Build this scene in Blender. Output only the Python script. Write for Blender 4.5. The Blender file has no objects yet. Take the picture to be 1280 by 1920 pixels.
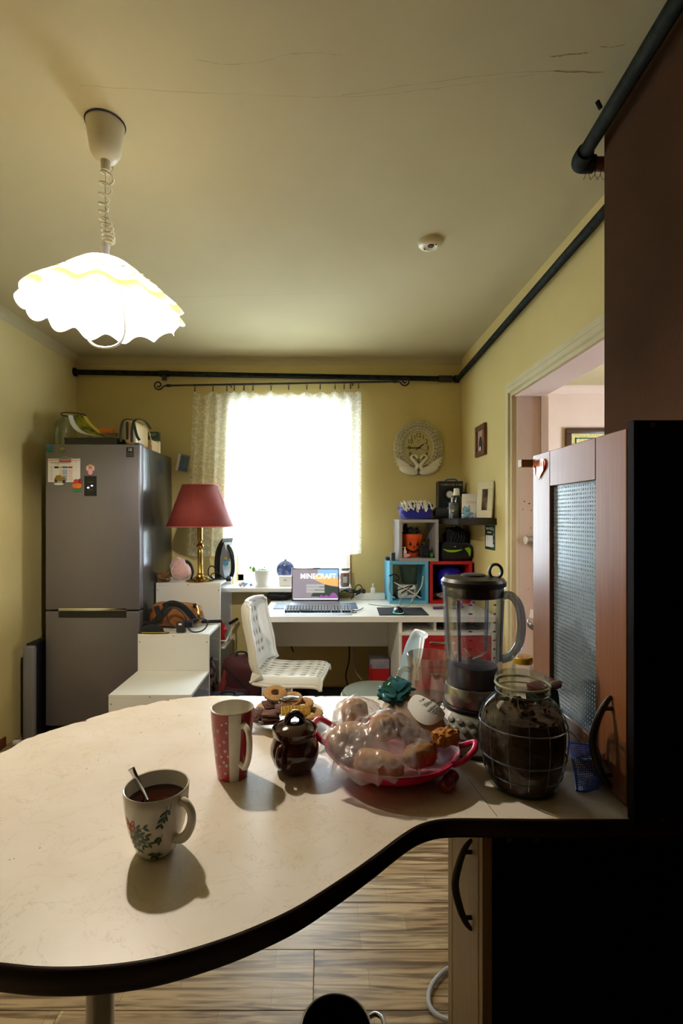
import bpy, bmesh, math, random
from mathutils import Vector, Matrix, noise
PI = math.pi
random.seed(7)
C = bpy.context.scene.collection
sc = bpy.context.scene

# ---------------------------------------------------------------- camera, world, exposure
EYE, FPX, CX, CY = 1.376, 930.0, 607.0, 970.0      # eye height, focal length in px, principal point (1280x1920)
cam_d = bpy.data.cameras.new('camera'); cam = bpy.data.objects.new('camera', cam_d); C.objects.link(cam)
cam.location = (0, 0, EYE); cam.rotation_euler = (PI/2, 0, 0)
cam_d.sensor_width = 36; cam_d.lens = FPX/1920*36; cam_d.clip_start = .02
cam_d.shift_x = (640-CX)/1920; cam_d.shift_y = (CY-960)/1920
sc.camera = cam
world = bpy.data.worlds.new('sky'); sc.world = world; world.use_nodes = True
bg = world.node_tree.nodes['Background']
bg.inputs[0].default_value = (.70, .84, 1, 1); bg.inputs[1].default_value = 22.0
LAMP_POWER = 33.0
vs = sc.view_settings
vs.view_transform = 'Standard'; vs.look = 'None'; vs.gamma = 1; vs.use_curve_mapping = False
vs.exposure = .95
sc.cycles.max_bounces = 10; sc.cycles.diffuse_bounces = 5; sc.cycles.transparent_max_bounces = 24
sc.cycles.transmission_bounces = 10; sc.cycles.caustics_refractive = False; sc.cycles.caustics_reflective = False
sc.cycles.sample_clamp_indirect = 6

def portal(name, loc, rot, sx, sy):
    l = bpy.data.lights.new(name, 'AREA'); l.shape = 'RECTANGLE'; l.size = sx; l.size_y = sy
    l.cycles.is_portal = True
    o = bpy.data.objects.new(name, l); o.location = loc; o.rotation_euler = rot; C.objects.link(o)

# ---------------------------------------------------------------- helpers
def X(px, Y): return (px-CX)*Y/FPX
def Z(py, Y): return EYE-(py-CY)*Y/FPX
def P(px, py, Y): return Vector((X(px, Y), Y, Z(py, Y)))
def T(px, py, z=.88):
    Y = (EYE-z)*FPX/(py-CY); return Vector((X(px, Y), Y, z))
def lin(c):
    if isinstance(c, str): c = tuple(int(c[i:i+2], 16)/255 for i in (0, 2, 4))
    return tuple(((v/12.92) if v <= .04045 else ((v+.055)/1.055)**2.4) for v in c)+(1,)
MATS = {}
def mat(name, col='808080', rough=.5, metal=0, spec=.5, var=None, bump=None, emit=0, sheen=0, coat=0, stretch=None, detail=4, subs=0):
    """var=(colour2, scale, contrast) blends a noise second colour; bump=(scale, strength)."""
    m = bpy.data.materials.new(name); m.use_nodes = True; nt = m.node_tree; N = nt.nodes; L = nt.links
    b = N['Principled BSDF']
    b.inputs['Base Color'].default_value = lin(col); b.inputs['Roughness'].default_value = rough
    b.inputs['Metallic'].default_value = metal; b.inputs['Specular IOR Level'].default_value = spec
    b.inputs['Coat Weight'].default_value = coat; b.inputs['Sheen Weight'].default_value = sheen
    if subs: b.inputs['Subsurface Weight'].default_value = subs; b.inputs['Subsurface Radius'].default_value = (.01,.01,.01)
    if emit:
        b.inputs['Emission Color'].default_value = lin(col); b.inputs['Emission Strength'].default_value = emit
    tc = None
    if var or bump:
        tc = N.new('ShaderNodeTexCoord'); src = tc.outputs['Object']
        if stretch:
            mp = N.new('ShaderNodeMapping'); mp.inputs['Scale'].default_value = stretch
            L.new(src, mp.inputs[0]); src = mp.outputs[0]
    if var:
        c2, s, k = var
        n = N.new('ShaderNodeTexNoise'); n.inputs['Scale'].default_value = s; n.inputs['Detail'].default_value = detail
        L.new(src, n.inputs['Vector'])
        r = N.new('ShaderNodeValToRGB'); e = r.color_ramp.elements
        e[0].position = max(0, .5-k); e[1].position = min(1, .5+k)
        e[0].color = lin(col); e[1].color = lin(c2)
        L.new(n.outputs['Fac'], r.inputs[0]); L.new(r.outputs[0], b.inputs['Base Color'])
    if bump:
        s, k = bump
        n = N.new('ShaderNodeTexNoise'); n.inputs['Scale'].default_value = s; n.inputs['Detail'].default_value = 5
        L.new(src, n.inputs['Vector'])
        bn = N.new('ShaderNodeBump'); bn.inputs['Strength'].default_value = k; bn.inputs['Distance'].default_value = .004
        L.new(n.outputs['Fac'], bn.inputs['Height']); L.new(bn.outputs[0], b.inputs['Normal'])
    MATS[name] = m
    return m
def thin(name, tint=(1, 1, 1), gloss=.08, rough=.02, body=0, bodycol='ffffff', bump=None, maxg=.6):
    """thin clear wall: transparent + fresnel gloss (+ a little milky body)."""
    m = bpy.data.materials.new(name); m.use_nodes = True; nt = m.node_tree; N = nt.nodes; L = nt.links
    N.remove(N['Principled BSDF']); out = N['Material Output']
    tr = N.new('ShaderNodeBsdfTransparent'); tr.inputs[0].default_value = tuple(tint)+(1,)
    gl = N.new('ShaderNodeBsdfGlossy'); gl.inputs['Roughness'].default_value = rough
    fr = N.new('ShaderNodeLayerWeight'); fr.inputs['Blend'].default_value = .25
    mr = N.new('ShaderNodeMapRange'); mr.inputs['To Min'].default_value = gloss; mr.inputs['To Max'].default_value = maxg
    pw = N.new('ShaderNodeMath'); pw.operation = 'POWER'; pw.inputs[1].default_value = 2.0
    L.new(fr.outputs['Fresnel'], mr.inputs[0])
    mx = N.new('ShaderNodeMixShader'); L.new(mr.outputs[0], mx.inputs[0])
    last = tr.outputs[0]
    if body:
        di = N.new('ShaderNodeBsdfDiffuse'); di.inputs[0].default_value = lin(bodycol)
        m2 = N.new('ShaderNodeMixShader'); m2.inputs[0].default_value = body
        L.new(tr.outputs[0], m2.inputs[1]); L.new(di.outputs[0], m2.inputs[2]); last = m2.outputs[0]
    L.new(last, mx.inputs[1]); L.new(gl.outputs[0], mx.inputs[2]); L.new(mx.outputs[0], out.inputs[0])
    if bump:
        tc = N.new('ShaderNodeTexCoord'); n = N.new('ShaderNodeTexNoise'); n.inputs['Scale'].default_value = bump[0]
        n.inputs['Detail'].default_value = 6; L.new(tc.outputs['Object'], n.inputs['Vector'])
        bn = N.new('ShaderNodeBump'); bn.inputs['Strength'].default_value = bump[1]; bn.inputs['Distance'].default_value = .01
        L.new(n.outputs['Fac'], bn.inputs['Height'])
        L.new(bn.outputs[0], gl.inputs['Normal']); L.new(bn.outputs[0], fr.inputs['Normal'])
    MATS[name] = m
    return m

LOC = {}
def tag(o, label=None, cat=None, group=None, kind=None):
    if label: o['label'] = label
    if cat: o['category'] = cat
    if group: o['group'] = group
    if kind: o['kind'] = kind
    return o
def thing(name, label, cat, loc=(0, 0, 0), rotz=0, group=None, kind=None):
    o = bpy.data.objects.new(name, None); C.objects.link(o)
    o.empty_display_size = .02
    o.location = loc; o.rotation_euler = (0, 0, rotz); LOC[o] = Vector(loc)
    return tag(o, label, cat, group, kind)

class MB:
    def __init__(s): s.v = []; s.f = []; s.mi = []; s.cur = 0
    def add(s, vs, fs):
        k = len(s.v); s.v += [Vector(v) for v in vs]
        s.f += [tuple(i+k for i in f) for f in fs]; s.mi += [s.cur]*len(fs); return s
    def mark(s): return len(s.v)
    def xf(s, M, k=0):
        for i in range(k, len(s.v)): s.v[i] = M @ s.v[i]
        return s
    def box(s, x0, x1, y0, y1, z0, z1):
        v = [(x, y, z) for x in (x0, x1) for y in (y0, y1) for z in (z0, z1)]
        return s.add(v, [(0, 1, 3, 2), (4, 6, 7, 5), (0, 4, 5, 1), (2, 3, 7, 6), (0, 2, 6, 4), (1, 5, 7, 3)])
    def rbox(s, x0, x1, y0, y1, z0, z1, r=.005, seg=2):
        bm = bmesh.new(); bmesh.ops.create_cube(bm, size=1)
        bmesh.ops.scale(bm, vec=(x1-x0, y1-y0, z1-z0), verts=bm.verts)
        bmesh.ops.translate(bm, vec=((x0+x1)/2, (y0+y1)/2, (z0+z1)/2), verts=bm.verts)
        r = min(r, .49*min(abs(x1-x0), abs(y1-y0), abs(z1-z0)))
        bmesh.ops.bevel(bm, geom=bm.edges[:], offset=r, segments=seg, affect='EDGES', profile=.5)
        return s.bm(bm)
    def bm(s, bm):
        bm.verts.index_update()
        s.add([v.co.copy() for v in bm.verts], [tuple(v.index for v in f.verts) for f in bm.faces]); bm.free(); return s
    def lathe(s, prof, n=32, c=(0, 0, 0), sx=1, sy=1, fn=None, a0=0, a1=None):
        k = len(s.v); c = Vector(c); full = a1 is None; m = n if full else n+1
        vs = []
        for (r, z) in prof:
            for i in range(m):
                a = 2*PI*i/n if full else a0+(a1-a0)*i/n
                rr, zz = (r, z) if fn is None else fn(r, z, a)
                vs.append(c+Vector((rr*math.cos(a)*sx, rr*math.sin(a)*sy, zz)))
        fs = []
        for j in range(len(prof)-1):
            for i in range(n):
                i2 = (i+1) % m
                fs.append((j*m+i, j*m+i2, (j+1)*m+i2, (j+1)*m+i))
        s.add(vs, fs)
        if full and prof[0][0] > 1e-6 and False: pass
        return s
    def disc(s, c, r, n=24, up=True, sx=1, sy=1):
        c = Vector(c)
        return s.add([c+Vector((r*sx*math.cos(2*PI*i/n), r*sy*math.sin(2*PI*i/n), 0)) for i in range(n)], [tuple(range(n)) if up else tuple(range(n))[::-1]])
    def tube(s, pts, r=.005, n=8, closed=False, caps=True, flat=None):
        pts = [Vector(p) for p in pts]; m = len(pts)
        rs = r if isinstance(r, (list, tuple)) else [r]*m
        tang = []
        for i in range(m):
            a = pts[(i-1) % m] if (closed or i > 0) else pts[i]
            b = pts[(i+1) % m] if (closed or i < m-1) else pts[i]
            t = (b-a); tang.append(t.normalized() if t.length > 1e-9 else Vector((0, 0, 1)))
        up = Vector((0, 0, 1)) if abs(tang[0].z) < .9 else Vector((1, 0, 0))
        nrm = (up-tang[0]*up.dot(tang[0])).normalized()
        vs = []
        for i in range(m):
            nrm = (nrm-tang[i]*nrm.dot(tang[i]))
            nrm = nrm.normalized() if nrm.length > 1e-6 else tang[i].orthogonal().normalized()
            bi = tang[i].cross(nrm)
            for j in range(n):
                a = 2*PI*j/n
                ca, sa = math.cos(a), math.sin(a)
                if flat: sa *= flat
                vs.append(pts[i]+(nrm*ca+bi*sa)*rs[i])
        fs = []
        for i in range(m if closed else m-1):
            i2 = (i+1) % m
            for j in range(n):
                j2 = (j+1) % n
                fs.append((i*n+j, i*n+j2, i2*n+j2, i2*n+j))
        if caps and not closed:
            fs.append(tuple(range(n))[::-1]); fs.append(tuple((m-1)*n+j for j in range(n)))
        return s.add(vs, fs)
    def cyl(s, a, b, r, n=20): return s.tube([a, b], r, n)
    def prism(s, poly, z0, z1, M=None):
        n = len(poly); k = len(s.v)
        s.add([(p[0], p[1], z0) for p in poly]+[(p[0], p[1], z1) for p in poly],
              [tuple(range(n))[::-1], tuple(range(n, 2*n))]+[(i, (i+1) % n, n+(i+1) % n, n+i) for i in range(n)])
        if M is not None: s.xf(M, k)
        return s
    def ball(s, c, r, nu=20, nv=12, p=1.0, amp=0, freq=3, seed=0):
        c = Vector(c); r = (r, r, r) if isinstance(r, (int, float)) else r
        sg = lambda v: math.copysign(abs(v)**p, v)
        vs = []; 
        for j in range(nv+1):
            ph = -PI/2+PI*j/nv
            for i in range(nu):
                a = 2*PI*i/nu
                d = Vector((sg(math.cos(ph))*sg(math.cos(a)), sg(math.cos(ph))*sg(math.sin(a)), sg(math.sin(ph))))
                k = 1
                if amp: k += amp*noise.noise(Vector(d)*freq+Vector((seed*7.3, seed*3.1, seed)))+amp*.5*noise.noise(Vector(d)*freq*2.3+Vector((seed, 9, seed*2.1)))
                vs.append(c+Vector((d.x*r[0], d.y*r[1], d.z*r[2]))*k)
        fs = [(j*nu+i, j*nu+(i+1) % nu, (j+1)*nu+(i+1) % nu, (j+1)*nu+i) for j in range(nv) for i in range(nu)]
        return s.add(vs, fs)
    def clamp(s, lo=(None,)*3, hi=(None,)*3):
        for i, v in enumerate(s.v):
            s.v[i] = Vector([min(max(v[k], lo[k] if lo[k] is not None else -9), hi[k] if hi[k] is not None else 9) for k in range(3)])
        return s
    def build(s, name, mats, parent=None, w=False, smooth=True, angle=38, label=None, kind=None):
        vs = s.v; loc = None
        if parent is not None and w:
            off = LOC[parent]; vs = [v-off for v in vs]
        elif parent is None:
            lo = [min(v[i] for v in vs) for i in range(3)]; hi = [max(v[i] for v in vs) for i in range(3)]
            loc = Vector(((lo[0]+hi[0])/2, (lo[1]+hi[1])/2, lo[2])); vs = [v-loc for v in vs]
        me = bpy.data.meshes.new(name); me.from_pydata([tuple(v) for v in vs], [], s.f)
        if not isinstance(mats, (list, tuple)): mats = [mats]
        for m in mats: me.materials.append(MATS[m] if isinstance(m, str) else m)
        if len(mats) > 1: me.polygons.foreach_set('material_index', s.mi)
        bm = bmesh.new(); bm.from_mesh(me)
        bmesh.ops.remove_doubles(bm, verts=bm.verts, dist=1e-6)
        bmesh.ops.recalc_face_normals(bm, faces=bm.faces); bm.to_mesh(me); bm.free()
        if smooth:
            me.shade_smooth(); me.set_sharp_from_angle(angle=math.radians(angle))
        o = bpy.data.objects.new(name, me); C.objects.link(o)
        if parent is not None: o.parent = parent; LOC[o] = LOC[parent].copy()
        else: o.location = loc; LOC[o] = loc
        if label: o['label'] = label
        if kind: o['kind'] = kind
        return o
def txt(name, s, size, m, parent, loc, rot=(PI/2, 0, 0), align='CENTER', ext=.0003, w=False, sx=1, bold=0):
    cu = bpy.data.curves.new(name, 'FONT'); cu.body = s; cu.size = size; cu.align_x = align; cu.align_y = 'CENTER'
    cu.extrude = ext; cu.offset = bold; cu.resolution_u = 3
    tmp = bpy.data.objects.new(name, cu); C.objects.link(tmp)
    bpy.context.view_layer.update()
    me = bpy.data.meshes.new_from_object(tmp.evaluated_get(bpy.context.evaluated_depsgraph_get()))
    bpy.data.objects.remove(tmp); me.materials.clear(); me.materials.append(MATS[m])
    o = bpy.data.objects.new(name, me); C.objects.link(o); o.parent = parent
    loc = Vector(loc)
    if w: loc = loc-LOC[parent]
    o.location = loc; o.rotation_euler = rot; o.scale = (sx, 1, 1); o['kind'] = 'stuff'
    return o
def struct(o): o['kind'] = 'structure'; return o
def spline(pts, n=8, closed=False):
    """Catmull-Rom through pts."""
    pts = [Vector(p) for p in pts]; m = len(pts); out = []
    for i in range(m if closed else m-1):
        g = lambda k: pts[k % m] if closed else pts[max(0, min(m-1, k))]
        p0, p1, p2, p3 = g(i-1), g(i), g(i+1), g(i+2)
        for j in range(n):
            t = j/n
            out.append(.5*((2*p1)+(p2-p0)*t+(2*p0-5*p1+4*p2-p3)*t*t+(3*p1-p0-3*p2+p3)*t**3))
    if not closed: out.append(pts[-1])
    return out
def copytree(o, parent=None):
    c = o.copy(); C.objects.link(c)
    if parent is not None: c.parent = parent
    LOC[c] = LOC.get(o, Vector())
    for ch in list(o.children): copytree(ch, c)
    return c
def RZ(a): return Matrix.Rotation(a, 4, 'Z')
def RX(a): return Matrix.Rotation(a, 4, 'X')
def RY(a): return Matrix.Rotation(a, 4, 'Y')
def TR(*a): return Matrix.Translation(Vector(a) if len(a) == 3 else Vector(a[0]))
# ---------------------------------------------------------------- materials
mat('wall_yellow', 'd9c88c', .85, var=('cdb978', 1.3, .25), bump=(90, .25))
mat('ceiling_paint', 'c8bc94', .9, var=('b5a880', .9, .3), bump=(25, .2))
mat('brown_paint', '46301f', 1.0, spec=.08, var=('382415', 3, .3), bump=(60, .3))
mat('pink_paint', 'd8c0b0', .8, var=('cbb09f', 2, .3), bump=(50, .2))
mat('trim_paint', 'd6cba4', .55, var=('c5b88c', 6, .3), bump=(40, .3))
mat('grime', '5a4a36', .9); mat('crack', '7c6d48', .95)
mat('pipe_dark', '0e120d', .7, spec=.08, var=('2b2f2a', 30, .2), bump=(60, .4))
mat('pipe_red', '6e2a18', .8, var=('3a1c12', 40, .2))
mat('iron_black', '15161a', .5)
mat('white_plastic', 'e9e6de', .35); mat('cream_plastic', 'd9cfae', .45); mat('white_frame', 'f1efe9', .4)
mat('white_melamine', 'ecebe6', .45); mat('white_gloss', 'f3f2f0', .3)
mat('black_plastic', '0c0c0e', .4); mat('black_matte', '0d0d0f', .85); mat('dark_grey', '2c2d31', .6); mat('mid_grey', '7e7e84', .6)
mat('steel_brushed', '7f7b80', .4, .55, var=('716d72', 60, .3), stretch=(1, 1, 12))
mat('fridge_side', '4a4b48', .22, .3)
mat('chrome', 'd4d4d4', .15, 1); mat('steel', 'a9a9a8', .3, 1); mat('dark_metal', '4b4742', .4, .9); mat('brass', 'b8964a', .22, 1)
mat('laminate', 'e4dacb', .36, var=('dacdb9', 9, .2), bump=(120, .06), spec=.4)
mat('particle_board', '8a5e36', .9, var=('5a3c22', 220, .2), bump=(200, .5))
mat('edging_dark', '1f0f0b', .3)
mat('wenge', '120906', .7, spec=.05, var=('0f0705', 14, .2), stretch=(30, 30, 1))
mat('wood_door', '84532f', .3, var=('6e4023', 8, .25), stretch=(20, 20, .6), coat=.12, spec=.5)
mat('wood_frame', '7a4520', .45, var=('5a2f14', 25, .2))
mat('tan_board', '9d7f4e', .5, var=('8a6d3f', 9, .25), stretch=(24, 24, .6))
mat('red', 'b3121d', .4); mat('red_dark', '8a1218', .5); mat('red_gloss', 'a01420', .12, coat=.5)
mat('blue_light', '5fb1d8', .5); mat('blue_deep', '16169a', .4); mat('navy', '0c1230', .35); mat('blue_plastic', '0d3fae', .4)
mat('grey_board', '9a979c', .55)
mat('orange', 'e0561a', .4); mat('yellow', 'd9c514', .5); mat('green', '2c7a2a', .6); mat('lime', '8fc11e', .6); mat('green_dark', '0f3a2a', .45)
mat('pink_fluff', 'e8b9b4', 1, bump=(60, 1.0), sheen=1); mat('pink', 'e79aa5', .5); mat('pink_hot', 'c4144c', .3)
mat('purple', '5a2d78', .5); mat('gold_cloth', '8a6a42', .4, var=('5f4226', 20, .3))
mat('tan_leather', '9c6230', .5, var=('835027', 12, .3)); mat('black_cloth', '101115', .85, bump=(150, .5), sheen=.1)
mat('maroon_cloth', '45171a', .85, bump=(150, .5)); mat('maroon_light', '7c2622', .8); mat('navy_cloth', '11182a', .85, bump=(150, .5))
mat('cloth_blue', '1c1c8e', .9, bump=(120, .6), sheen=.5); mat('fringe', 'd8d6cc', .9)
mat('shade_red', '8c3a34', .75, var=('802e2a', 10, .3)); mat('shade_thread', 'b9655c', .7)
mat('shade_trim', '7c2a28', .7)
mat('paper', 'e9e7e2', .8); mat('card_white', 'eee9e8', .6); mat('print_dark', '26221f', .8); mat('print_red', 'c23a34', .7); mat('print_grey', '9d9a96', .8)
mat('print_pink', 'e2a89e', .8); mat('print_yellow', 'd6bf3e', .8); mat('print_blue', '2c6fb5', .8); mat('print_green', '2f8a52', .8); mat('print_orange', 'd8762c', .8)
mat('ceramic', 'e2ddd0', .18, coat=.3, var=('d8d0be', 4, .3)); mat('ceramic_red', '9e1a22', .2, coat=.3); mat('glaze_brown', '3a1c0f', .12, coat=.6, var=('2a120a', 9, .3))
mat('leaf_green', '2c4a32', .5); mat('leaf_bright', '6fae48', .5); mat('soil', '3a2a1c', .95)
mat('tea', '2a0705', .05, spec=.6); mat('tea_amber', '7a2606', .05)
mat('biscuit', 'b98f58', .85, var=('a07440', 60, .25), bump=(150, .8)); mat('choc', '5c2f1c', .7, var=('4a2414', 40, .3), bump=(120, .5))
mat('wafer_yellow', 'd9b23c', .7, var=('c79a28', 80, .2), bump=(220, 1.0)); mat('foil', 'b9bcc6', .25, .9)
mat('bread', 'b77a3c', .8, var=('d3a568', 14, .25), bump=(60, .5)); mat('bread_pale', 'd2a674', .8, var=('b98452', 9, .25), bump=(50, .4))
mat('bread_crust', 'a8661f', .7, var=('c98a3a', 25, .25), bump=(80, .8))
mat('mushroom', '2a1a11', .8, var=('5a3d24', 35, .16), bump=(60, 1)); mat('mushroom_chip', '8a5c34', .75, var=('4a2c18', 40, .2))
mat('mushroom_chip_dark', '33200f', .75)
mat('chair_plastic', 'e8e6df', .4); mat('chair_green', '7d8475', .6, var=('6b7264', 12, .3)); mat('chair_blue', '9fb0b8', .5)
mat('lamp_glow', 'fff1d8', .5, emit=26)
mat('led_blue', '9fc4ff', .5, emit=4); mat('led_cyan', '30d8c0', .5, emit=.7)
mat('screen_bezel', '1b1c2a', .3); mat('key_black', '181a20', .5); mat('key_white', 'c8d4e0', .5); mat('alu_blue', '8d96a8', .35, .6)
mat('sky_pic', '7fa9d6', .5, emit=.6); mat('orange_pic', 'e8a060', .5, emit=.6); mat('hill_pic', '34433c', .5, emit=.4); mat('cloud_pic', '8e8896', .5, emit=.4); mat('purple_pic', '8a4f95', .5, emit=.5); mat('white_pic', 'ffffff', .5, emit=.9); mat('button_pic', '9a9a9a', .5, emit=.6)
mat('soft_pink', 'd9b6b0', .6); mat('skin_pic', 'caa387', .7); mat('dress_blue', '5b83b5', .8); mat('gold_dull', '9a7c3c', .5, .5)
mat('hair_dark', '1a120d', .8); mat('plush_blue', '7fa9cc', 1, sheen=.6, bump=(200, .5))
mat('clock_cream', 'd3cbb0', .4, bump=(180, .25)); mat('clock_shadow', '978c6e', .6); mat('clock_swan', 'e6e1d0', .35); mat('clock_face', 'c9bd86', .6); mat('gem', 'f4ecd4', .1)
mat('jar_lid_yellow', 'c79d1e', .35, .2); mat('clear_red', '8c1a1a', .15, coat=.5); mat('cable_grey', 'a7abb4', .5); mat('cable_white', 'dcdcda', .5)
mat('print_mistletoe', '34513c', .4); mat('print_branch', '6b8a5e', .4)
thin('glass', (.97, .985, .97), .06); thin('glass_green', (.86, .91, .87), .05, maxg=.45); thin('glass_window', (.97, .98, .98), .05)
thin('clear_plastic', (.93, .95, .99), .06, .06, .03, 'b4bfd4', maxg=.45); thin('glass_pitcher', (.92, .91, .87), .09, .05, .09, 'd8d4c8', maxg=.7)
thin('glass_handle', (.62, .68, .78), .16, .08, .25, '93a0b8')
thin('plastic_film', (.97, .96, .96), .035, .17, .19, 'f4ecec', bump=(24, .6), maxg=.5)
thin('tea_clear', (.62, .20, .05), .06, .02, .18, '6b2408')

def nodes(name):
    m = bpy.data.materials.new(name); m.use_nodes = True; MATS[name] = m
    return m, m.node_tree.nodes, m.node_tree.links
# laminate floor: strips of wood grain along X, shifted per plank
m, N, L = nodes('plank_wood'); b = N['Principled BSDF']
tc = N.new('ShaderNodeTexCoord'); oi = N.new('ShaderNodeObjectInfo')
mul = N.new('ShaderNodeMath'); mul.operation = 'MULTIPLY'; mul.inputs[1].default_value = 37.0; L.new(oi.outputs['Random'], mul.inputs[0])
cmb = N.new('ShaderNodeCombineXYZ'); L.new(mul.outputs[0], cmb.inputs[0]); L.new(mul.outputs[0], cmb.inputs[2])
addv = N.new('ShaderNodeVectorMath'); L.new(tc.outputs['Object'], addv.inputs[0]); L.new(cmb.outputs[0], addv.inputs[1])
br = N.new('ShaderNodeTexBrick'); br.inputs['Scale'].default_value = 1; br.inputs['Brick Width'].default_value = .43; br.inputs['Row Height'].default_value = .0647
br.inputs['Mortar Size'].default_value = .0006; br.inputs['Color1'].default_value = lin('a58a66'); br.inputs['Color2'].default_value = lin('bda682'); br.inputs['Mortar'].default_value = lin('7a6448'); br.offset = .37
L.new(addv.outputs[0], br.inputs['Vector'])
mp = N.new('ShaderNodeMapping'); mp.inputs['Scale'].default_value = (2.2, 34, 1); L.new(addv.outputs[0], mp.inputs[0])
gn = N.new('ShaderNodeTexNoise'); gn.inputs['Scale'].default_value = 1.6; gn.inputs['Detail'].default_value = 7; gn.inputs['Distortion'].default_value = .9; L.new(mp.outputs[0], gn.inputs['Vector'])
rp = N.new('ShaderNodeValToRGB'); rp.color_ramp.elements[0].position = .38; rp.color_ramp.elements[1].position = .58
rp.color_ramp.elements[0].color = lin('74604a'); rp.color_ramp.elements[1].color = (1, 1, 1, 1); L.new(gn.outputs['Fac'], rp.inputs[0])
mx = N.new('ShaderNodeMix'); mx.data_type = 'RGBA'; mx.blend_type = 'MULTIPLY'; mx.inputs[0].default_value = .85
L.new(br.outputs['Color'], mx.inputs[6]); L.new(rp.outputs[0], mx.inputs[7]); L.new(mx.outputs[2], b.inputs['Base Color']); b.inputs['Roughness'].default_value = .33
# lace: net with denser flower sprigs, white translucent thread
m, N, L = nodes('lace'); N.remove(N['Principled BSDF']); out = N['Material Output']
tc = N.new('ShaderNodeTexCoord')
def tex(scale, detail, dist):
    n = N.new('ShaderNodeTexNoise'); n.inputs['Scale'].default_value = scale; n.inputs['Detail'].default_value = detail; n.inputs['Distortion'].default_value = dist
    L.new(tc.outputs['UV'], n.inputs['Vector']); return n
n1 = tex(48, 3, 1.0); n2 = tex(120, 2, .4)
r1 = N.new('ShaderNodeMapRange'); r1.inputs['From Min'].default_value = .50; r1.inputs['From Max'].default_value = .56; L.new(n1.outputs['Fac'], r1.inputs[0])
r2 = N.new('ShaderNodeMapRange'); r2.inputs['From Min'].default_value = .3; r2.inputs['From Max'].default_value = .7; r2.inputs['To Min'].default_value = .52; r2.inputs['To Max'].default_value = .70; L.new(n2.outputs['Fac'], r2.inputs[0])
ma = N.new('ShaderNodeMath'); ma.operation = 'MULTIPLY_ADD'; ma.inputs[1].default_value = .22; L.new(r1.outputs[0], ma.inputs[0]); L.new(r2.outputs[0], ma.inputs[2])
tr = N.new('ShaderNodeBsdfTransparent'); di = N.new('ShaderNodeBsdfDiffuse'); di.inputs[0].default_value = lin('f3f0e2')
tl = N.new('ShaderNodeBsdfTranslucent'); tl.inputs[0].default_value = lin('f3f0e2')
m1 = N.new('ShaderNodeMixShader'); m1.inputs[0].default_value = .5; L.new(di.outputs[0], m1.inputs[1]); L.new(tl.outputs[0], m1.inputs[2])
m2 = N.new('ShaderNodeMixShader'); L.new(ma.outputs[0], m2.inputs[0]); L.new(tr.outputs[0], m2.inputs[1]); L.new(m1.outputs[0], m2.inputs[2]); L.new(m2.outputs[0], out.inputs[0])
# lamp shade: opal glass, translucent
def translucent(name, col, k=.65):
    m, N, L = nodes(name); N.remove(N['Principled BSDF']); out = N['Material Output']
    di = N.new('ShaderNodeBsdfDiffuse'); di.inputs[0].default_value = lin(col); tl = N.new('ShaderNodeBsdfTranslucent'); tl.inputs[0].default_value = lin(col)
    mm = N.new('ShaderNodeMixShader'); mm.inputs[0].default_value = k; L.new(di.outputs[0], mm.inputs[1]); L.new(tl.outputs[0], mm.inputs[2]); L.new(mm.outputs[0], out.inputs[0])
translucent('opal', 'fffaf0', .6); translucent('opal_yellow', 'ece09a', .62); translucent('opal_grey', 'e2e2e4', .55)
translucent('shade_fabric', 'b04f47', .3)
# dimpled cabinet glass: rows of small raised dots
m, N, L = nodes('dimple_glass'); b = N['Principled BSDF']
b.inputs['Base Color'].default_value = lin('8a98a2'); b.inputs['Roughness'].default_value = .2; b.inputs['Specular IOR Level'].default_value = 1.0; b.inputs['Metallic'].default_value = .55
tc = N.new('ShaderNodeTexCoord'); sp = N.new('ShaderNodeSeparateXYZ'); L.new(tc.outputs['Object'], sp.inputs[0])
def wave(sock, k):
    a = N.new('ShaderNodeMath'); a.operation = 'MULTIPLY'; a.inputs[1].default_value = k; L.new(sock, a.inputs[0])
    c = N.new('ShaderNodeMath'); c.operation = 'COSINE'; L.new(a.outputs[0], c.inputs[0]); return c.outputs[0]
w1 = wave(sp.outputs['Y'], 2*PI/.0085); w2 = wave(sp.outputs['Z'], 2*PI/.0085)
ad = N.new('ShaderNodeMath'); ad.operation = 'ADD'; L.new(w1, ad.inputs[0]); L.new(w2, ad.inputs[1])
mr = N.new('ShaderNodeMapRange'); mr.inputs['From Min'].default_value = .9; mr.inputs['From Max'].default_value = 2; L.new(ad.outputs[0], mr.inputs[0])
bn = N.new('ShaderNodeBump'); bn.inputs['Strength'].default_value = .9; bn.inputs['Distance'].default_value = .003; L.new(mr.outputs[0], bn.inputs['Height']); L.new(bn.outputs[0], b.inputs['Normal'])
# table laminate: cream with thin brown marble veins
m = MATS['laminate']; N = m.node_tree.nodes; L = m.node_tree.links; b = N['Principled BSDF']
tc = N.new('ShaderNodeTexCoord')
n = N.new('ShaderNodeTexNoise'); n.inputs['Scale'].default_value = 11; n.inputs['Detail'].default_value = 10; n.inputs['Roughness'].default_value = .62; n.inputs['Distortion'].default_value = 1.3; L.new(tc.outputs['Object'], n.inputs['Vector'])
rv = N.new('ShaderNodeValToRGB'); e = rv.color_ramp.elements; e[0].position = .491; e[0].color = (1, 1, 1, 1); e[1].position = .5; e[1].color = lin('cfae84')
e2 = e.new(.509); e2.color = (1, 1, 1, 1); L.new(n.outputs['Fac'], rv.inputs[0])
mx = N.new('ShaderNodeMix'); mx.data_type = 'RGBA'; mx.blend_type = 'MULTIPLY'; mx.inputs[0].default_value = .38
old = b.inputs['Base Color'].links[0].from_socket; L.new(old, mx.inputs[6]); L.new(rv.outputs[0], mx.inputs[7]); L.new(mx.outputs[2], b.inputs['Base Color'])

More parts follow.
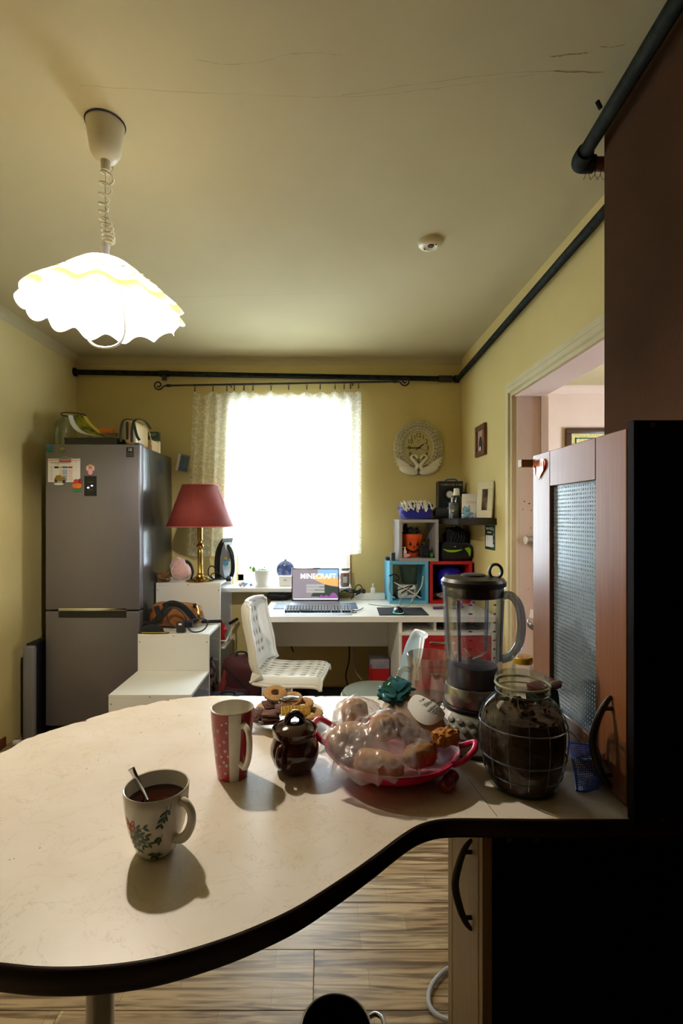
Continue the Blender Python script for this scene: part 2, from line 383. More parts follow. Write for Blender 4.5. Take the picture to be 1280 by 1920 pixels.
# ---------------------------------------------------------------- room shell
XL, XR, YB, YF, ZC = -1.92, 1.07, 3.85, -1.3, 2.61
WX0, WX1, WZ0, WZ1 = -.70, .20, .86, 2.24          # window opening
DY0, DY1, DZ = 1.86, 2.80, 2.06                     # doorway in the wall beside the chimney breast
floor = struct(MB().box(XL-.2, 4.2, YF-.2, 5.0, -.12, -.009).build('floor', 'particle_board', smooth=False))
pl = {}
def plank(L_):
    if L_ not in pl:
        me = MB().rbox(0, L_-.0012, 0, .1938, -.008, 0, .0012, 1)
        o = me.build('plank', 'plank_wood', floor, smooth=False); pl[L_] = o.data; o.data.name = 'plank_mesh'; bpy.data.objects.remove(o)
    return pl[L_]
k0 = int((YF-1.58)/.195)-1
for k in range(k0, 12):
    y = 1.58+.195*k
    if y > YB-.02: break
    x = XL-random.choice((.1, .35, .6, .85)); 
    if k == -1: x = -.03-1.285*2+.0
    if k == 0: x = XL-.2
    while x < XR:
        o = bpy.data.objects.new('plank', plank(1.285)); C.objects.link(o); o.parent = floor
        o.location = Vector((x, y, 0))-LOC[floor]; x += 1.285
struct(MB().box(XL-.2, 4.2, YF-.2, 5.0, ZC, ZC+.12).build('ceiling', 'ceiling_paint', smooth=False))
struct(MB().box(XL-.15, XL, YF, YB, 0, ZC).build('wall_left', 'wall_yellow', smooth=False))
struct(MB().box(XL-.15, 1.24, YF-.15, YF, 0, ZC).build('wall_front', 'brown_paint', smooth=False))
wb = MB(); D = .28
wb.box(XL-.15, WX0, YB, YB+D, 0, ZC); wb.box(WX1, XR+.17, YB, YB+D, 0, ZC); wb.box(WX0, WX1, YB, YB+D, 0, WZ0-.03); wb.box(WX0, WX1, YB, YB+D, WZ1, ZC)
wall_back = struct(wb.build('wall_back', 'wall_yellow', smooth=False))
wr = MB(); wr.box(XR, XR+.17, DY1, YB, 0, ZC); wr.box(XR, XR+.17, YF, DY0, 0, ZC); wr.box(XR, XR+.17, DY0, DY1, DZ, ZC)
wr.cur = 1; wr.box(XR+.003, XR+.168, DY1-.004, DY1, 0, DZ); wr.box(XR+.003, XR+.168, DY0, DY0+.004, 0, DZ); wr.box(XR+.003, XR+.168, DY0, DY1, DZ-.004, DZ)
struct(wr.build('wall_right', ['wall_yellow', 'pink_paint'], smooth=False))
# brown chimney breast standing before the doorway wall
struct(MB().prism([(.876, 1.55), (XR, 1.55), (XR, YF), (.65, YF)], 0, ZC).build('wall_chimney', 'brown_paint', smooth=False))
# the next room, seen over the cabinet through the doorway
nr = MB(); nr.box(XR+.17, 4.2, 4.68, 4.8, 0, ZC); nr.box(XR+.02, XR+.17, YB+.27, 4.68, 0, ZC)
struct(nr.build('wall_far_room', 'pink_paint', smooth=False))
nr = MB(); nr.box(4.0, 4.1, 0, 1.8, 0, ZC); nr.box(4.0, 4.1, 3.4, 4.68, 0, ZC); nr.box(4.0, 4.1, 1.8, 3.4, 0, .9); nr.box(4.0, 4.1, 1.8, 3.4, 1.75, ZC); nr.box(XR+.17, 4.1, .0, .1, 0, ZC)
struct(nr.build('wall_far_side', 'pink_paint', smooth=False))
mo = MB()
prof = [(0, 0), (0, -.075), (-.012, -.075), (-.018, -.05), (-.04, -.03), (-.05, -.012), (-.05, 0)]
mo.add([(XR+.17, 4.68+p[0], ZC+p[1]) for p in prof]+[(4.0, 4.68+p[0], ZC+p[1]) for p in prof],
       [(i, i+1, len(prof)+i+1, len(prof)+i) for i in range(len(prof)-1)])
struct(mo.build('trim_1', 'pink_paint'))
# plaster cove between ceiling and kitchen walls
cv = MB(); q = [(0, -.055), (.006, -.03), (.02, -.012), (.045, 0)]
cv.add([(XL, YB-p[0], ZC+p[1]) for p in q]+[(XR, YB-p[0], ZC+p[1]) for p in q], [(i, i+1, 4+i+1, 4+i) for i in range(3)])
struct(cv.build('trim_2', 'ceiling_paint'))
cv = MB(); cv.add([(XL+p[0], YF, ZC+p[1]) for p in q]+[(XL+p[0], YB, ZC+p[1]) for p in q], [(i, i+1, 4+i+1, 4+i) for i in range(3)])
struct(cv.build('trim_3', 'ceiling_paint'))
# door casing: moulded boards round the opening
cas = thing('trim_4', None, None, (XR, (DY0+DY1)/2, 0), kind='structure')
def casing(a, b, inw):
    # profile across the board width, stepping out of the wall
    pr = [(0, 0), (0, .012), (.018, .012), (.024, .024), (.05, .024), (.058, .016), (.085, .016), (.092, .006), (.092, 0)]
    mb = MB(); va = []; vb = []
    for (w_, d_) in pr:
        va.append(Vector(a)+Vector(inw[0])*w_+Vector((-d_, 0, 0))); vb.append(Vector(b)+Vector(inw[1])*w_+Vector((-d_, 0, 0)))
    n = len(pr); mb.add(va+vb, [(i, i+1, n+i+1, n+i) for i in range(n-1)]); return mb
casing((XR, DY1, 0), (XR, DY1, DZ), ((0, 1, 0), (0, 1, 1))).build('casing_board', 'trim_paint', cas, w=True)
casing((XR, DY1, DZ), (XR, DY0, DZ), ((0, 1, 1), (0, -1, 1))).build('casing_board', 'trim_paint', cas, w=True)
casing((XR, DY0, 0), (XR, DY0, DZ), ((0, -1, 0), (0, -1, 1))).build('casing_board', 'trim_paint', cas, w=True)
jm = MB(); jm.box(XR+.012, XR+.025, DY1-.008, DY1-.003, 0, DZ); jm.build('stop_bead', 'trim_paint', cas, w=True, smooth=False)
jm = MB(); jm.box(XR+.15, XR+.19, DY1-.016, DY1-.003, 0, DZ); jm.build('stop_bead', 'pink_paint', cas, w=True, smooth=False)
# flaked and dirty spots on the jamb and on the wall
sp_ = MB(); random.seed(3)
for (px, py, k) in [(983, 940, 5), (992, 944, 5), (980, 955, 3), (996, 957, 4), (978, 1080, 2), (990, 1105, 3), (984, 1060, 2), (995, 990, 4), (1000, 1200, 3), (990, 1210, 2), (982, 1140, 2), (988, 1005, 3)]:
    c = P(px, py, DY1-.0045); r = k*.0012
    n = 9; sp_.add([c+Vector((r*random.uniform(.5, 1.3)*math.cos(2*PI*i/n), 0, r*random.uniform(.4, .9)*math.sin(2*PI*i/n))) for i in range(n)], [tuple(range(n))])
sp_.build('flaked_spot', 'grime', cas, w=True, smooth=False)
# skirting behind the desk
bs = MB(); bs.rbox(-.68, XR, YB-.018, YB, 0, .06, .004); struct(bs.build('baseboard_back', 'black_plastic'))
bs = MB(); bs.rbox(XL, XL+.015, YF, 2.98, 0, .06, .004); struct(bs.build('baseboard_left', 'wood_frame'))
# thin cracks in the ceiling plaster
ck = MB(); random.seed(5)
def crack(pts, wd):
    pts = [T(a, b, ZC-.0006) for a, b in pts]; pp = spline(pts, 10); vs = []; n = len(pp)
    for i, p in enumerate(pp):
        o = .005*noise.noise(Vector((p.x*30, p.y*30, 1))); h = wd*random.uniform(.2, 1)
        vs += [p+Vector((0, o-h, 0)), p+Vector((0, o+h, 0))]
    ck.add(vs, [(2*i, 2*i+1, 2*i+3, 2*i+2) for i in range(n-1)])
crack([(370, 112), (450, 122), (560, 100), (640, 104)], .0005); crack([(150, 160), (400, 175), (640, 182), (820, 165), (1000, 140)], .0005)
crack([(640, 180), (900, 142), (1080, 132)], .0005); crack([(1030, 106), (1060, 103), (1100, 101)], .0016); crack([(1040, 134), (1075, 135), (1130, 136)], .0014)
crack([(180, 560), (420, 555), (660, 548)], .0005); crack([(1125, 88), (1170, 86)], .0012)
struct(ck.build('trim_5', 'crack', smooth=False))

# ---------------------------------------------------------------- window
win = thing('window_1', None, None, ((WX0+WX1)/2, YB+.2, WZ0), kind='structure')
WY = YB+.17
def bars(name, boxes, m='white_frame'):
    for b_ in boxes:
        MB().rbox(*b_, .006).build(name, m, win, w=True)
bars('window_frame', [(WX0, WX0+.055, WY, WY+.07, WZ0, WZ1), (WX1-.055, WX1, WY, WY+.07, WZ0, WZ1), (WX0, WX1, WY, WY+.07, WZ0, WZ0+.06), (WX0, WX1, WY, WY+.07, WZ1-.06, WZ1)])
xm = -.06
bars('mullion', [(xm-.03, xm+.03, WY, WY+.07, WZ0, WZ1)])
bars('sash', [(WX0+.055, xm-.03, WY+.01, WY+.06, 1.02, 1.045)])
for (a, b_) in ((WX0+.055, xm-.03), (xm+.03, WX1-.055)):
    MB().box(a, b_, WY+.032, WY+.036, WZ0+.06, WZ1-.06).build('pane', 'glass_window', win, w=True, smooth=False)
MB().rbox(-.83, .205, 3.63, YB+.18, .828, .858, .004).build('window_sill', 'white_gloss', win, w=True)
MB().rbox(WX1-.002, WX1+.012, YB-.012, YB+.17, .86, 1.12, .003).build('casing_strip', 'tan_board', win, w=True)
portal('window_portal', ((WX0+WX1)/2, YB+D+.02, (WZ0+WZ1)/2), (PI/2, 0, 0), WX1-WX0, WZ1-WZ0)
bpy.data.objects['window_portal'].rotation_euler = (-PI/2, 0, 0)
portal('far_window_portal', (4.12, 2.6, 1.33), (0, PI/2, 0), .85, 1.6)
# ---------------------------------------------------------------- pendant lamp
LX, LY = -.685, 1.555
lp = thing('pendant_lamp', 'lit pendant lamp with a ruffled white glass shade on a coiled cord', 'lamp', (LX, LY, 1.90))
q = lambda z: z-1.90
MB().lathe([(0, q(2.492)), (.018, q(2.492)), (.034, q(2.50)), (.045, q(2.52)), (.051, q(2.56)), (.056, q(2.598)), (.0575, q(2.604)), (.0575, q(2.607)), (0, q(2.607))], 36).build('ceiling_cup', 'cream_plastic', lp)
MB().lathe([(.059, q(2.604)), (.061, q(2.6095)), (0, q(2.6095))], 36).build('ceiling_ring', 'black_matte', lp)
MB().lathe([(.0, q(2.462)), (.013, q(2.462)), (.0155, q(2.495)), (.0, q(2.495))], 16).build('cord_sleeve', 'cream_plastic', lp)
pts = []; turns = 15
for i in range(turns*14+1):
    t = i/(turns*14); tt = t**.72*.62+t*.38
    z = 2.475-(2.475-2.232)*(t if t < .6 else .6+(t-.6)*1.0)
    r = .0165+.003*math.sin(t*9)
    ox = .006*math.sin(t*7+1)
    if t > .68: r *= .95; ox += .004
    ph = 2*PI*(7*t+4*t**4)
    pts.append((ox+r*math.cos(ph), r*math.sin(ph), q(z)))
MB().tube(pts, .0029, 6).build('coiled_cord', 'cream_plastic', lp)
MB().tube([(0, 0, q(2.48)), (.001, 0, q(2.2))], .0016, 6).build('pull_wire', 'cream_plastic', lp)
MB().lathe([(.0, q(2.232)), (.012, q(2.232)), (.0145, q(2.226)), (.0125, q(2.215)), (.0125, q(2.16)), (0, q(2.16))], 18).build('stem', 'white_plastic', lp)
def ruff(r, z, a):
    k = max(0, (r-.10)/.135); w = math.sin(a*14+.8*math.sin(a*2))
    return r+.012*k*k*math.cos(a*14), z+.013*k*k*w
prof = [(.02, q(2.178)), (.05, q(2.176)), (.075, q(2.165)), (.11, q(2.138)), (.15, q(2.102)), (.19, q(2.068)), (.212, q(2.046)), (.226, q(2.028)), (.233, q(2.016))]
sh = MB().lathe(prof, 176, fn=ruff).build('shade', 'opal', lp, angle=80)
MB().lathe([(.2135, q(2.0445)), (.2265, q(2.0275))], 176, fn=lambda r, z, a: (ruff(r, z, a)[0]-.0012, ruff(r, z, a)[1])).build('shade_band', 'opal_yellow', sh, angle=80)
MB().lathe([(.2265, q(2.0275)), (.2345, q(2.0145))], 176, fn=lambda r, z, a: (ruff(r, z, a)[0]-.0012, ruff(r, z, a)[1])).build('shade_rim', 'opal_grey', sh, angle=80)
fl = MB()
for k in range(12):
    a0 = 2*PI*k/12+.2
    for j in range(5):
        a = a0+.05*j; r = .155+.02*math.sin(j*1.4+k); zz = 2.102-(r-.15)*.86+.0015
        fl.ball((r*math.cos(a), r*math.sin(a), q(zz)), (.009, .005, .0015), 8, 4)
fl.build('flower_print', 'opal_yellow', sh, kind='stuff')
MB().lathe([(0, q(2.155)), (.022, q(2.155)), (.022, q(2.115)), (.014, q(2.11)), (0, q(2.11))], 18).build('bulb_holder', 'white_plastic', lp)
bl = MB().ball((0, 0, q(2.065)), (.021, .021, .03), 20, 12).build('bulb', mat('bulb_light', 'fff3e2', .5, emit=LAMP_POWER/(PI*.0072)), lp)
hp = [(.058*math.cos(PI*(.5-.5*math.cos(PI*i/20))), 0, q(2.07)-(.10*math.sin(PI*i/20)**.6)) for i in range(21)]
hp = spline([(-.045, 0, q(2.10)), (-.06, 0, q(1.99)), (-.056, 0, q(1.94)), (-.034, 0, q(1.915)), (0, 0, q(1.908)), (.034, 0, q(1.915)), (.056, 0, q(1.94)), (.06, 0, q(1.99)), (.045, 0, q(2.10))], 6)
MB().tube(hp, .0042, 8).build('pull_handle', 'white_plastic', lp)
# ceiling junction cover
c = T(806, 454, ZC)
jc = thing('ceiling_junction_cover', 'small round white cover with an opening fixed flat on the ceiling', 'ceiling cover', c-Vector((0, 0, .022)))
MB().lathe([(0, .004), (.026, .002), (.03, 0), (.046, .004), (.053, .012), (.055, .022), (0, .022)], 32).build('cover', 'cream_plastic', jc)
MB().lathe([(.0, -.001), (.014, -.001), (.014, .003), (0, .003)], 16, c=(.002, -.006, 0)).build('hole_plug', 'pipe_red', jc)
MB().ball((-.022, .02, .001), .004, 8, 6).build('screw', 'dark_metal', jc)
MB().ball((.022, -.02, .001), .004, 8, 6).build('screw', 'dark_metal', jc)
cp = MB().lathe([(0, 0), (.027, 0), (.029, -.003), (.029, -.006), (0, -.006)], 24); cp.xf(TR(P(378, 693, YB)) @ RX(PI/2) @ TR(0, 0, .006))
tag(cp.build('wall_disc', 'wall_yellow'), 'round painted-over cap on the yellow wall above the curtain rod', 'wall cap')
# ---------------------------------------------------------------- heating pipes
A = Vector((.784, 1.105, 2.52)); dirn = (Vector((.822, 1.6, 2.52))-A); A0 = A-dirn*2.2; EL = Vector((.822, 1.6, 2.52))
hp_ = thing('heating_pipe', 'thick dark green heating pipe under the ceiling along the brown chimney breast, with an elbow', 'pipe', A0)
MB().tube([A0, EL-dirn.normalized()*.01], .021, 20).build('pipe_run', 'pipe_dark', hp_, w=True)
eb = spline([EL-dirn.normalized()*.05, EL-dirn.normalized()*.015, EL+Vector((.012, .005, 0)), EL+Vector((.05, .006, 0))], 6)
MB().tube(eb, .0265, 20).build('elbow', 'pipe_dark', hp_, w=True)
MB().tube([EL+Vector((.045, .006, 0)), EL+Vector((.10, .006, 0))], .021, 18).build('thread_wrap', 'pipe_red', hp_, w=True)
MB().tube([EL+Vector((.095, .006, 0)), Vector((1.03, 1.606, 2.50))], .023, 18).build('stub', 'pipe_dark', hp_, w=True)
hm = MB(); random.seed(2)
for i in range(8):
    a = EL+Vector((random.uniform(.02, .10), .0, -.02)); hm.tube(spline([a, a+Vector((random.uniform(-.01, .01), 0, -.018)), a+Vector((random.uniform(-.02, .02), 0, -.035))], 4), .0008, 4)
hm.build('hemp_strands', 'pipe_red', hp_, w=True)
MB().tube([A+dirn*.62+Vector((-.02, 0, .02)), A+dirn*.62+Vector((-.03, 0, .04))], .006, 8).build('hook_nail', 'pipe_dark', hp_, w=True)
B0, B1 = Vector((1.028, 1.60, 2.503)), Vector((1.03, 3.817, 2.441))
p2_ = thing('heating_pipe', 'dark heating pipe running under the ceiling above the doorway', 'pipe', B0)
MB().tube([B0, B1], .0195, 18).build('pipe_run', 'pipe_dark', p2_, w=True)
MB().tube(spline([B0-Vector((.03, 0, 0)), B0, B0+Vector((0, .04, 0))], 5), .024, 16).build('elbow', 'pipe_dark', p2_, w=True)
C0, C1 = Vector((1.03, 3.817, 2.440)), Vector((XL, 3.817, 2.494))
p3_ = thing('heating_pipe', 'dark heating pipe across the window wall just above the curtain rod', 'pipe', C1)
MB().tube([C0, C1], .0195, 18).build('pipe_run', 'pipe_dark', p3_, w=True)
MB().tube([C0+Vector((.01, 0, 0)), C0+(C1-C0)*.008], .029, 16).build('corner_fitting', 'pipe_dark', p3_, w=True)
MB().tube([C0+(C1-C0)*.015, C0+(C1-C0)*.05], .027, 8).build('union_nut', 'dark_metal', p3_, w=True)
MB().tube([C1, C1+Vector((.012, 0, 0))], .0325, 18).build('wall_flange', 'pipe_dark', p3_, w=True)
MB().tube([C1+Vector((.012, 0, 0)), C1+Vector((.05, 0, 0))], .015, 12).build('thread_wrap', 'pipe_red', p3_, w=True)
k = C0+(C1-C0)*((1.03-X(308, 3.817))/(1.03-XL)); MB().tube([k+Vector((.035, 0, 0)), k-Vector((.035, 0, 0))], .0235, 14).build('tee', 'pipe_dark', p3_, w=True)
MB().tube([k, k-Vector((0, 0, .05))], [.018, .02], 12).build('plug', 'dark_metal', p3_, w=True)
# ---------------------------------------------------------------- curtain rod, rings, curtain
RY_ = 3.768
ra, rb = P(312, 723, RY_), P(744, 715.5, RY_)
rod = thing('curtain_rod', 'thin black wrought iron curtain rod with scroll ends above the lace curtain', 'curtain rod', ra)
MB().tube([ra, rb], .0075, 12).build('rod', 'iron_black', rod, w=True)
for (e, s) in ((ra, -1), (rb, 1)):
    sp0 = []
    for i in range(30):
        t = i/29; a = -PI*.5*1+t*2.6*PI; r = .042*(1-t)+.012
        sp0.append(e+Vector((s*(.042+r*math.sin(-a)*-1*1.0), 0, .004-.018*(1-t)+(-r*math.cos(a-PI*.0)*.0)+r*math.sin(a))))
    base = [e, e+Vector((s*.022, 0, -.004))]
    cc = e+Vector((s*.062, 0, .004)); sp1 = []
    for i in range(34):
        t = i/33; a = -PI*.75+t*2.55*PI; r = .036*(1-.72*t)
        sp1.append(cc+Vector((s*(r*math.cos(a)), 0, r*math.sin(a))))
    MB().tube(spline(base, 3)+sp1, .0058, 8).build('scroll_finial', 'iron_black', rod, w=True)
    MB().tube([e+Vector((-s*.03, 0, 0)), e], .011, 10).build('collar', 'iron_black', rod, w=True)
for px in (430, 662):
    t = (px-312)/(744-312); e = ra+(rb-ra)*t
    MB().tube([e, e+Vector((0, YB-RY_, 0))], .005, 8).build('bracket', 'iron_black', rod, w=True)
CT = [365, 399, 425, 439, 457, 474, 508, 541, 575, 600, 628, 645, 657, 672]
ringmb = MB()
for i, px in enumerate(CT):
    t = (px-312)/(744-312); e = ra+(rb-ra)*t
    if i == 0:
        r0 = thing('curtain_ring', 'small black clip ring hanging from the curtain rod', 'curtain ring', e, 0, 'clip rings along the curtain rod')
        MB().tube([(.013*math.cos(a*PI/8)*.3, .013*math.cos(a*PI/8), -.0055+.0135*math.sin(a*PI/8)) for a in range(16)], .002, 6, closed=True).build('ring', 'iron_black', r0)
        MB().tube([(0, 0, -.018), (0, 0, -.034)], [.003, .0045], 6).build('clip', 'iron_black', r0); MB().ball((0, 0, -.042), (.005, .005, .008), 8, 6).build('clip_jaw', 'iron_black', r0)
    else:
        r_ = copytree(r0); r_.location = e
        r_.rotation_euler.z = random.uniform(-.3, .3)
# curtain: waved net hanging from the clips
ztop = Z(737, RY_); nu, nv = 260, 46
lx0, lx1 = X(362, RY_), X(677, RY_); bx0, bx1 = X(348, RY_), X(676, RY_)
clipx = [X(p, RY_) for p in CT]
vsr = []; uvs = []
for j in range(nv+1):
    v = j/nv
    for i in range(nu+1):
        u = i/nu
        x = (lx0*(1-v)+bx0*v)*(1-u)+(lx1*(1-v)+bx1*v)*u
        xt = lx0+(lx1-lx0)*u
        near = min(abs(xt-c_) for c_ in clipx)
        sag = .022*min(1, near/.05)**1.3
        z0 = ztop+.010-sag+.0025*math.sin(u*420)
        zb = 1.098-.012*math.sin(u*9+1)-.02*math.sin(u*3)
        z = z0*(1-v)+zb*v
        y = RY_+.015*math.sin(u*2*PI*15+1.2*math.sin(u*9)+.5*v)*(.6+.4*v)+.008*math.sin(u*37+v*2)
        x += .008*math.sin(u*2*PI*15+2)*v
        vsr.append((x, y, z)); uvs.append((u*1.9, v*1.25))
fs = [(j*(nu+1)+i, j*(nu+1)+i+1, (j+1)*(nu+1)+i+1, (j+1)*(nu+1)+i) for j in range(nv) for i in range(nu)]
cm = MB(); cm.add(vsr, fs); cur = cm.build('lace_curtain', 'lace', angle=180)
uvl = cur.data.uv_layers.new(name='UVMap'); w_ = nu+1
lo = LOC[cur]
for l in cur.data.loops:
    co = cur.data.vertices[l.vertex_index].co+lo
    uvl.data[l.index].uv = ((co.x-bx0)/(lx1-bx0)*1.5, (co.z-1.0))
tag(cur, 'white floral lace curtain clipped to the iron rod before the bright window', 'curtain')

# ---------------------------------------------------------------- refrigerator
FX0, FX1, FY0, FY1, FZ = -1.755, -1.16, 3.126, 3.79, 1.837
fr = thing('refrigerator', 'tall grey steel two-door refrigerator with magnets and a black display', 'refrigerator', ((FX0+FX1)/2, FY0, 0))
MB().rbox(FX0+.004, FX1-.004, FY0+.075, FY1, .03, FZ-.004, .006).build('body', 'fridge_side', fr, w=True)
MB().box(FX0+.012, FX1-.012, FY0+.06, FY0+.08, .05, FZ-.01).build('door_seal', 'black_matte', fr, w=True, smooth=False)
zs = Z(1145, FY0)
ud = MB().rbox(FX0, FX1, FY0, FY0+.063, zs+.004, FZ, .007, 3).build('upper_door', 'steel_brushed', fr, w=True)
ld = MB().rbox(FX0, FX1, FY0, FY0+.063, .06, zs-.004, .007, 3).build('lower_door', 'steel_brushed', fr, w=True)
hx0, hx1 = X(110, FY0), X(237, FY0)
MB().box(hx0, hx1, FY0-.003, FY0+.02, Z(1158, FY0), Z(1147, FY0)).build('handle_recess', 'black_plastic', ld, w=True, smooth=False)
MB().rbox(hx0, hx1, FY0-.004, FY0+.02, Z(1145.5, FY0), Z(1140, FY0), .002).build('handle_strip', 'chrome', ud, w=True)
MB().rbox(FX0+.02, FX1-.02, FY0+.02, FY1-.02, 0, .06, .004).build('plinth', 'black_matte', fr, w=True)
hg = MB(); hg.rbox(FX1-.04, FX1-.012, FY0+.02, FY0+.10, FZ-.002, FZ+.012, .003); hg.build('hinge_cover', 'dark_grey', fr, w=True)
f = FY0-.0015
dp = MB().rbox(X(158, f), X(181, f), f-.001, FY0+.002, Z(930, f), Z(892.5, f), .0012).build('display_panel', 'black_plastic', ud, w=True)
d2 = MB()
for (px, py) in ((172.5, 910.8), (165.5, 914.4)): d2.box(X(px-1.6, f), X(px+1.6, f), f-.0022, f, Z(py+1, f), Z(py-1, f))
d2.build('display_light', 'led_blue', ud, w=True, smooth=False)
d2 = MB()
for a in range(3):
    for py in (904, 911, 918):
        d2.box(X(165+a*3.6, f), X(166.6+a*3.6, f), f-.0018, f, Z(py+.4, f), Z(py-.4, f))
d2.build('display_icons', 'print_grey', ud, w=True, smooth=False, kind='stuff')
MB().rbox(X(236.5, f), X(250.5, f), f-.0004, FY0+.001, Z(857, f), Z(838.5, f), .0004).build('warranty_sticker', 'black_plastic', ud, w=True)
txt('sticker_number', '10', .026, 'paper', ud, (X(243.5, f), f-.0006, Z(843.5, f)), w=True)
txt('sticker_line', 'YEARS WARRANTY', .0042, 'print_grey', ud, (X(243.5, f), f-.0006, Z(850.5, f)), w=True); txt('sticker_line', 'DIGITAL INVERTER', .0042, 'print_grey', ud, (X(243.5, f), f-.0006, Z(853.5, f)), w=True)
# paper timetable under a clip, magnets
pa = thing('timetable_sheet', 'white printed timetable sheet with coloured columns held on the refrigerator door', 'paper', P(121, 904, f))
MB().box(X(90, f), X(150.5, f), f-.001, f, Z(904, f), Z(860, f)).build('sheet', 'paper', pa, w=True, smooth=False)
for (a, b_, c_) in ((102, 110, 'print_dark'), (111, 116, 'print_yellow'), (117, 122, 'print_blue'), (122, 127, 'print_green'), (128, 136, 'print_red')):
    MB().box(X(a, f), X(b_, f), f-.0016, f-.001, Z(878, f), Z(874.5, f)).build('column_heading', c_, pa, w=True, smooth=False)
for (a, b_, c_) in ((111, 116.5, 'print_yellow'), (117, 126.5, 'print_blue'), (128, 136, 'print_pink')):
    mm = MB()
    for r_ in range(7): mm.box(X(a, f), X(b_, f), f-.0014, f-.001, Z(882.6+r_*3, f), Z(881.2+r_*3, f))
    mm.build('column_rows', c_, pa, w=True, smooth=False)
mm = MB()
for r_ in range(9): mm.box(X(94, f), X(99, f), f-.0014, f-.001, Z(875+r_*3, f), Z(874.3+r_*3, f))
mm.box(X(94, f), X(128, f), f-.0014, f-.001, Z(868.3, f), Z(867, f)); mm.box(X(103, f), X(112, f), f-.0014, f-.001, Z(870.5, f), Z(869.7, f)); mm.box(X(141.5, f), X(143, f), f-.0014, f-.001, Z(867.5, f), Z(865.8, f)); mm.build('text_rows', 'print_grey', pa, w=True, smooth=False)
MB().box(X(91, f), X(149, f), f-.0014, f-.001, Z(864, f), Z(862, f)).build('title_line', 'print_pink', pa, w=True, smooth=False)
pc = thing('magnet_clip', 'red and silver clip magnet pinching the top of the timetable sheet', 'magnet', P(124, 867, f))
MB().rbox(X(112, f), X(133, f), f-.012, f, Z(868, f), Z(861, f), .003).build('clip_plate', 'steel', pc, w=True); MB().rbox(X(113, f), X(134, f), f-.014, f-.002, Z(867, f), Z(863.5, f), .003).build('clip_band', 'print_red', pc, w=True)
MB().tube([P(112, 861, f-.01), P(118, 857, f-.015), P(128, 858, f-.015), P(136, 859, f-.01)], .003, 6).build('clip_lever', 'steel', pc, w=True)
def magnet(name, label, parts):
    t = thing(name, label, 'magnet', P(*parts[0][1][:2], f))
    for (nm, (px, py), (rx, rz), m_) in parts:
        MB().ball(P(px, py, f-.002), (rx*FY0/FPX, .006, rz*FY0/FPX), 14, 8, p=.8).build(nm, m_, t, w=True)
magnet('landscape_magnet', 'small blue and green landscape magnet in the top corner of the refrigerator door', [('sky', (92, 839), (5.5, 3), 'print_blue'), ('meadow', (93, 844), (6, 3), 'green')])
magnet('flower_magnet', 'tiny gold flower magnet above the timetable clip', [('petals', (116, 841), (5, 3.6), 'gold_dull'), ('stalk', (117, 846), (2, 3), 'green')])
magnet('car_magnet', 'old gold toy car magnet with a white base at the lower edge of the timetable', [('car_body', (113, 898), (11, 4.5), 'gold_dull'), ('wheel', (105, 901), (3, 3), 'dark_metal'), ('wheel', (120, 902), (3, 3), 'dark_metal'), ('cab', (110, 894), (6, 3), 'gold_dull'), ('base', (110, 907.5), (9, 2.2), 'paper')])
magnet('souvenir_magnet', 'orange and red souvenir house magnet beside the refrigerator display', [('house', (144, 911), (9, 5.5), 'print_orange'), ('roof', (143, 903), (5, 4.5), 'print_red'), ('roof', (150, 902), (3.4, 4.5), 'red_dark'), ('base', (144, 919), (9.5, 2.2), 'print_green')])
magnet('angel_magnet', 'pink angel figurine magnet above the refrigerator display', [('dress', (169, 884), (4.6, 6.5), 'pink'), ('wing', (164, 878), (2.6, 5), 'soft_pink'), ('wing', (174.5, 878), (2.6, 5), 'soft_pink'), ('head', (169.5, 873), (3.8, 3.8), 'skin_pic'), ('hair', (169.5, 870.5), (4, 2), 'gold_dull')])

# things on the refrigerator
zt = FZ
gj = thing('large_glass_jar', 'big empty clear glass jar on top of the refrigerator', 'jar', (X(138, 3.55), 3.55, zt))
jr = .117
MB().lathe([(0, .004), (jr*.8, .004), (jr, .03), (jr*1.03, .10), (jr*1.02, .19), (jr*.95, .215), (jr*.72, .238), (jr*.66, .25), (jr*.66, .262), (jr*.72, .268), (jr*.72, .274), (jr*.64, .276)], 40).build('glass_body', 'glass_green', gj)
MB().tube([(jr*.69*math.cos(a*PI/16), jr*.69*math.sin(a*PI/16), .272) for a in range(32)], .004, 6, closed=True).build('rim', 'dark_metal', gj)
tr_ = thing('baking_tray', 'black enamel baking tray lying on top of the refrigerator', 'tray', (X(185, 3.3), 3.32, zt))
tx0, tx1 = X(128, 3.2)-LOC[tr_].x, X(225, 3.2)-LOC[tr_].x
t = MB(); t.rbox(tx0, tx1, -.16, .2, 0.001, .012, .004); t.build('tray_floor', 'black_plastic', tr_)
t = MB(); t.tube([(tx0, -.16, .04), (tx1, -.16, .04), (tx1, .2, .04), (tx0, .2, .04)], .007, 8, closed=True); t.build('tray_rim', 'black_plastic', tr_)
for (a, b_, c_, d_) in ((tx0, tx1, -.165, -.158), (tx0, tx1, .195, .2), (tx0, tx0+.005, -.16, .2), (tx1-.005, tx1, -.16, .2)): MB().box(a, b_, c_, d_, .005, .04).build('tray_side', 'black_plastic', tr_, smooth=False)
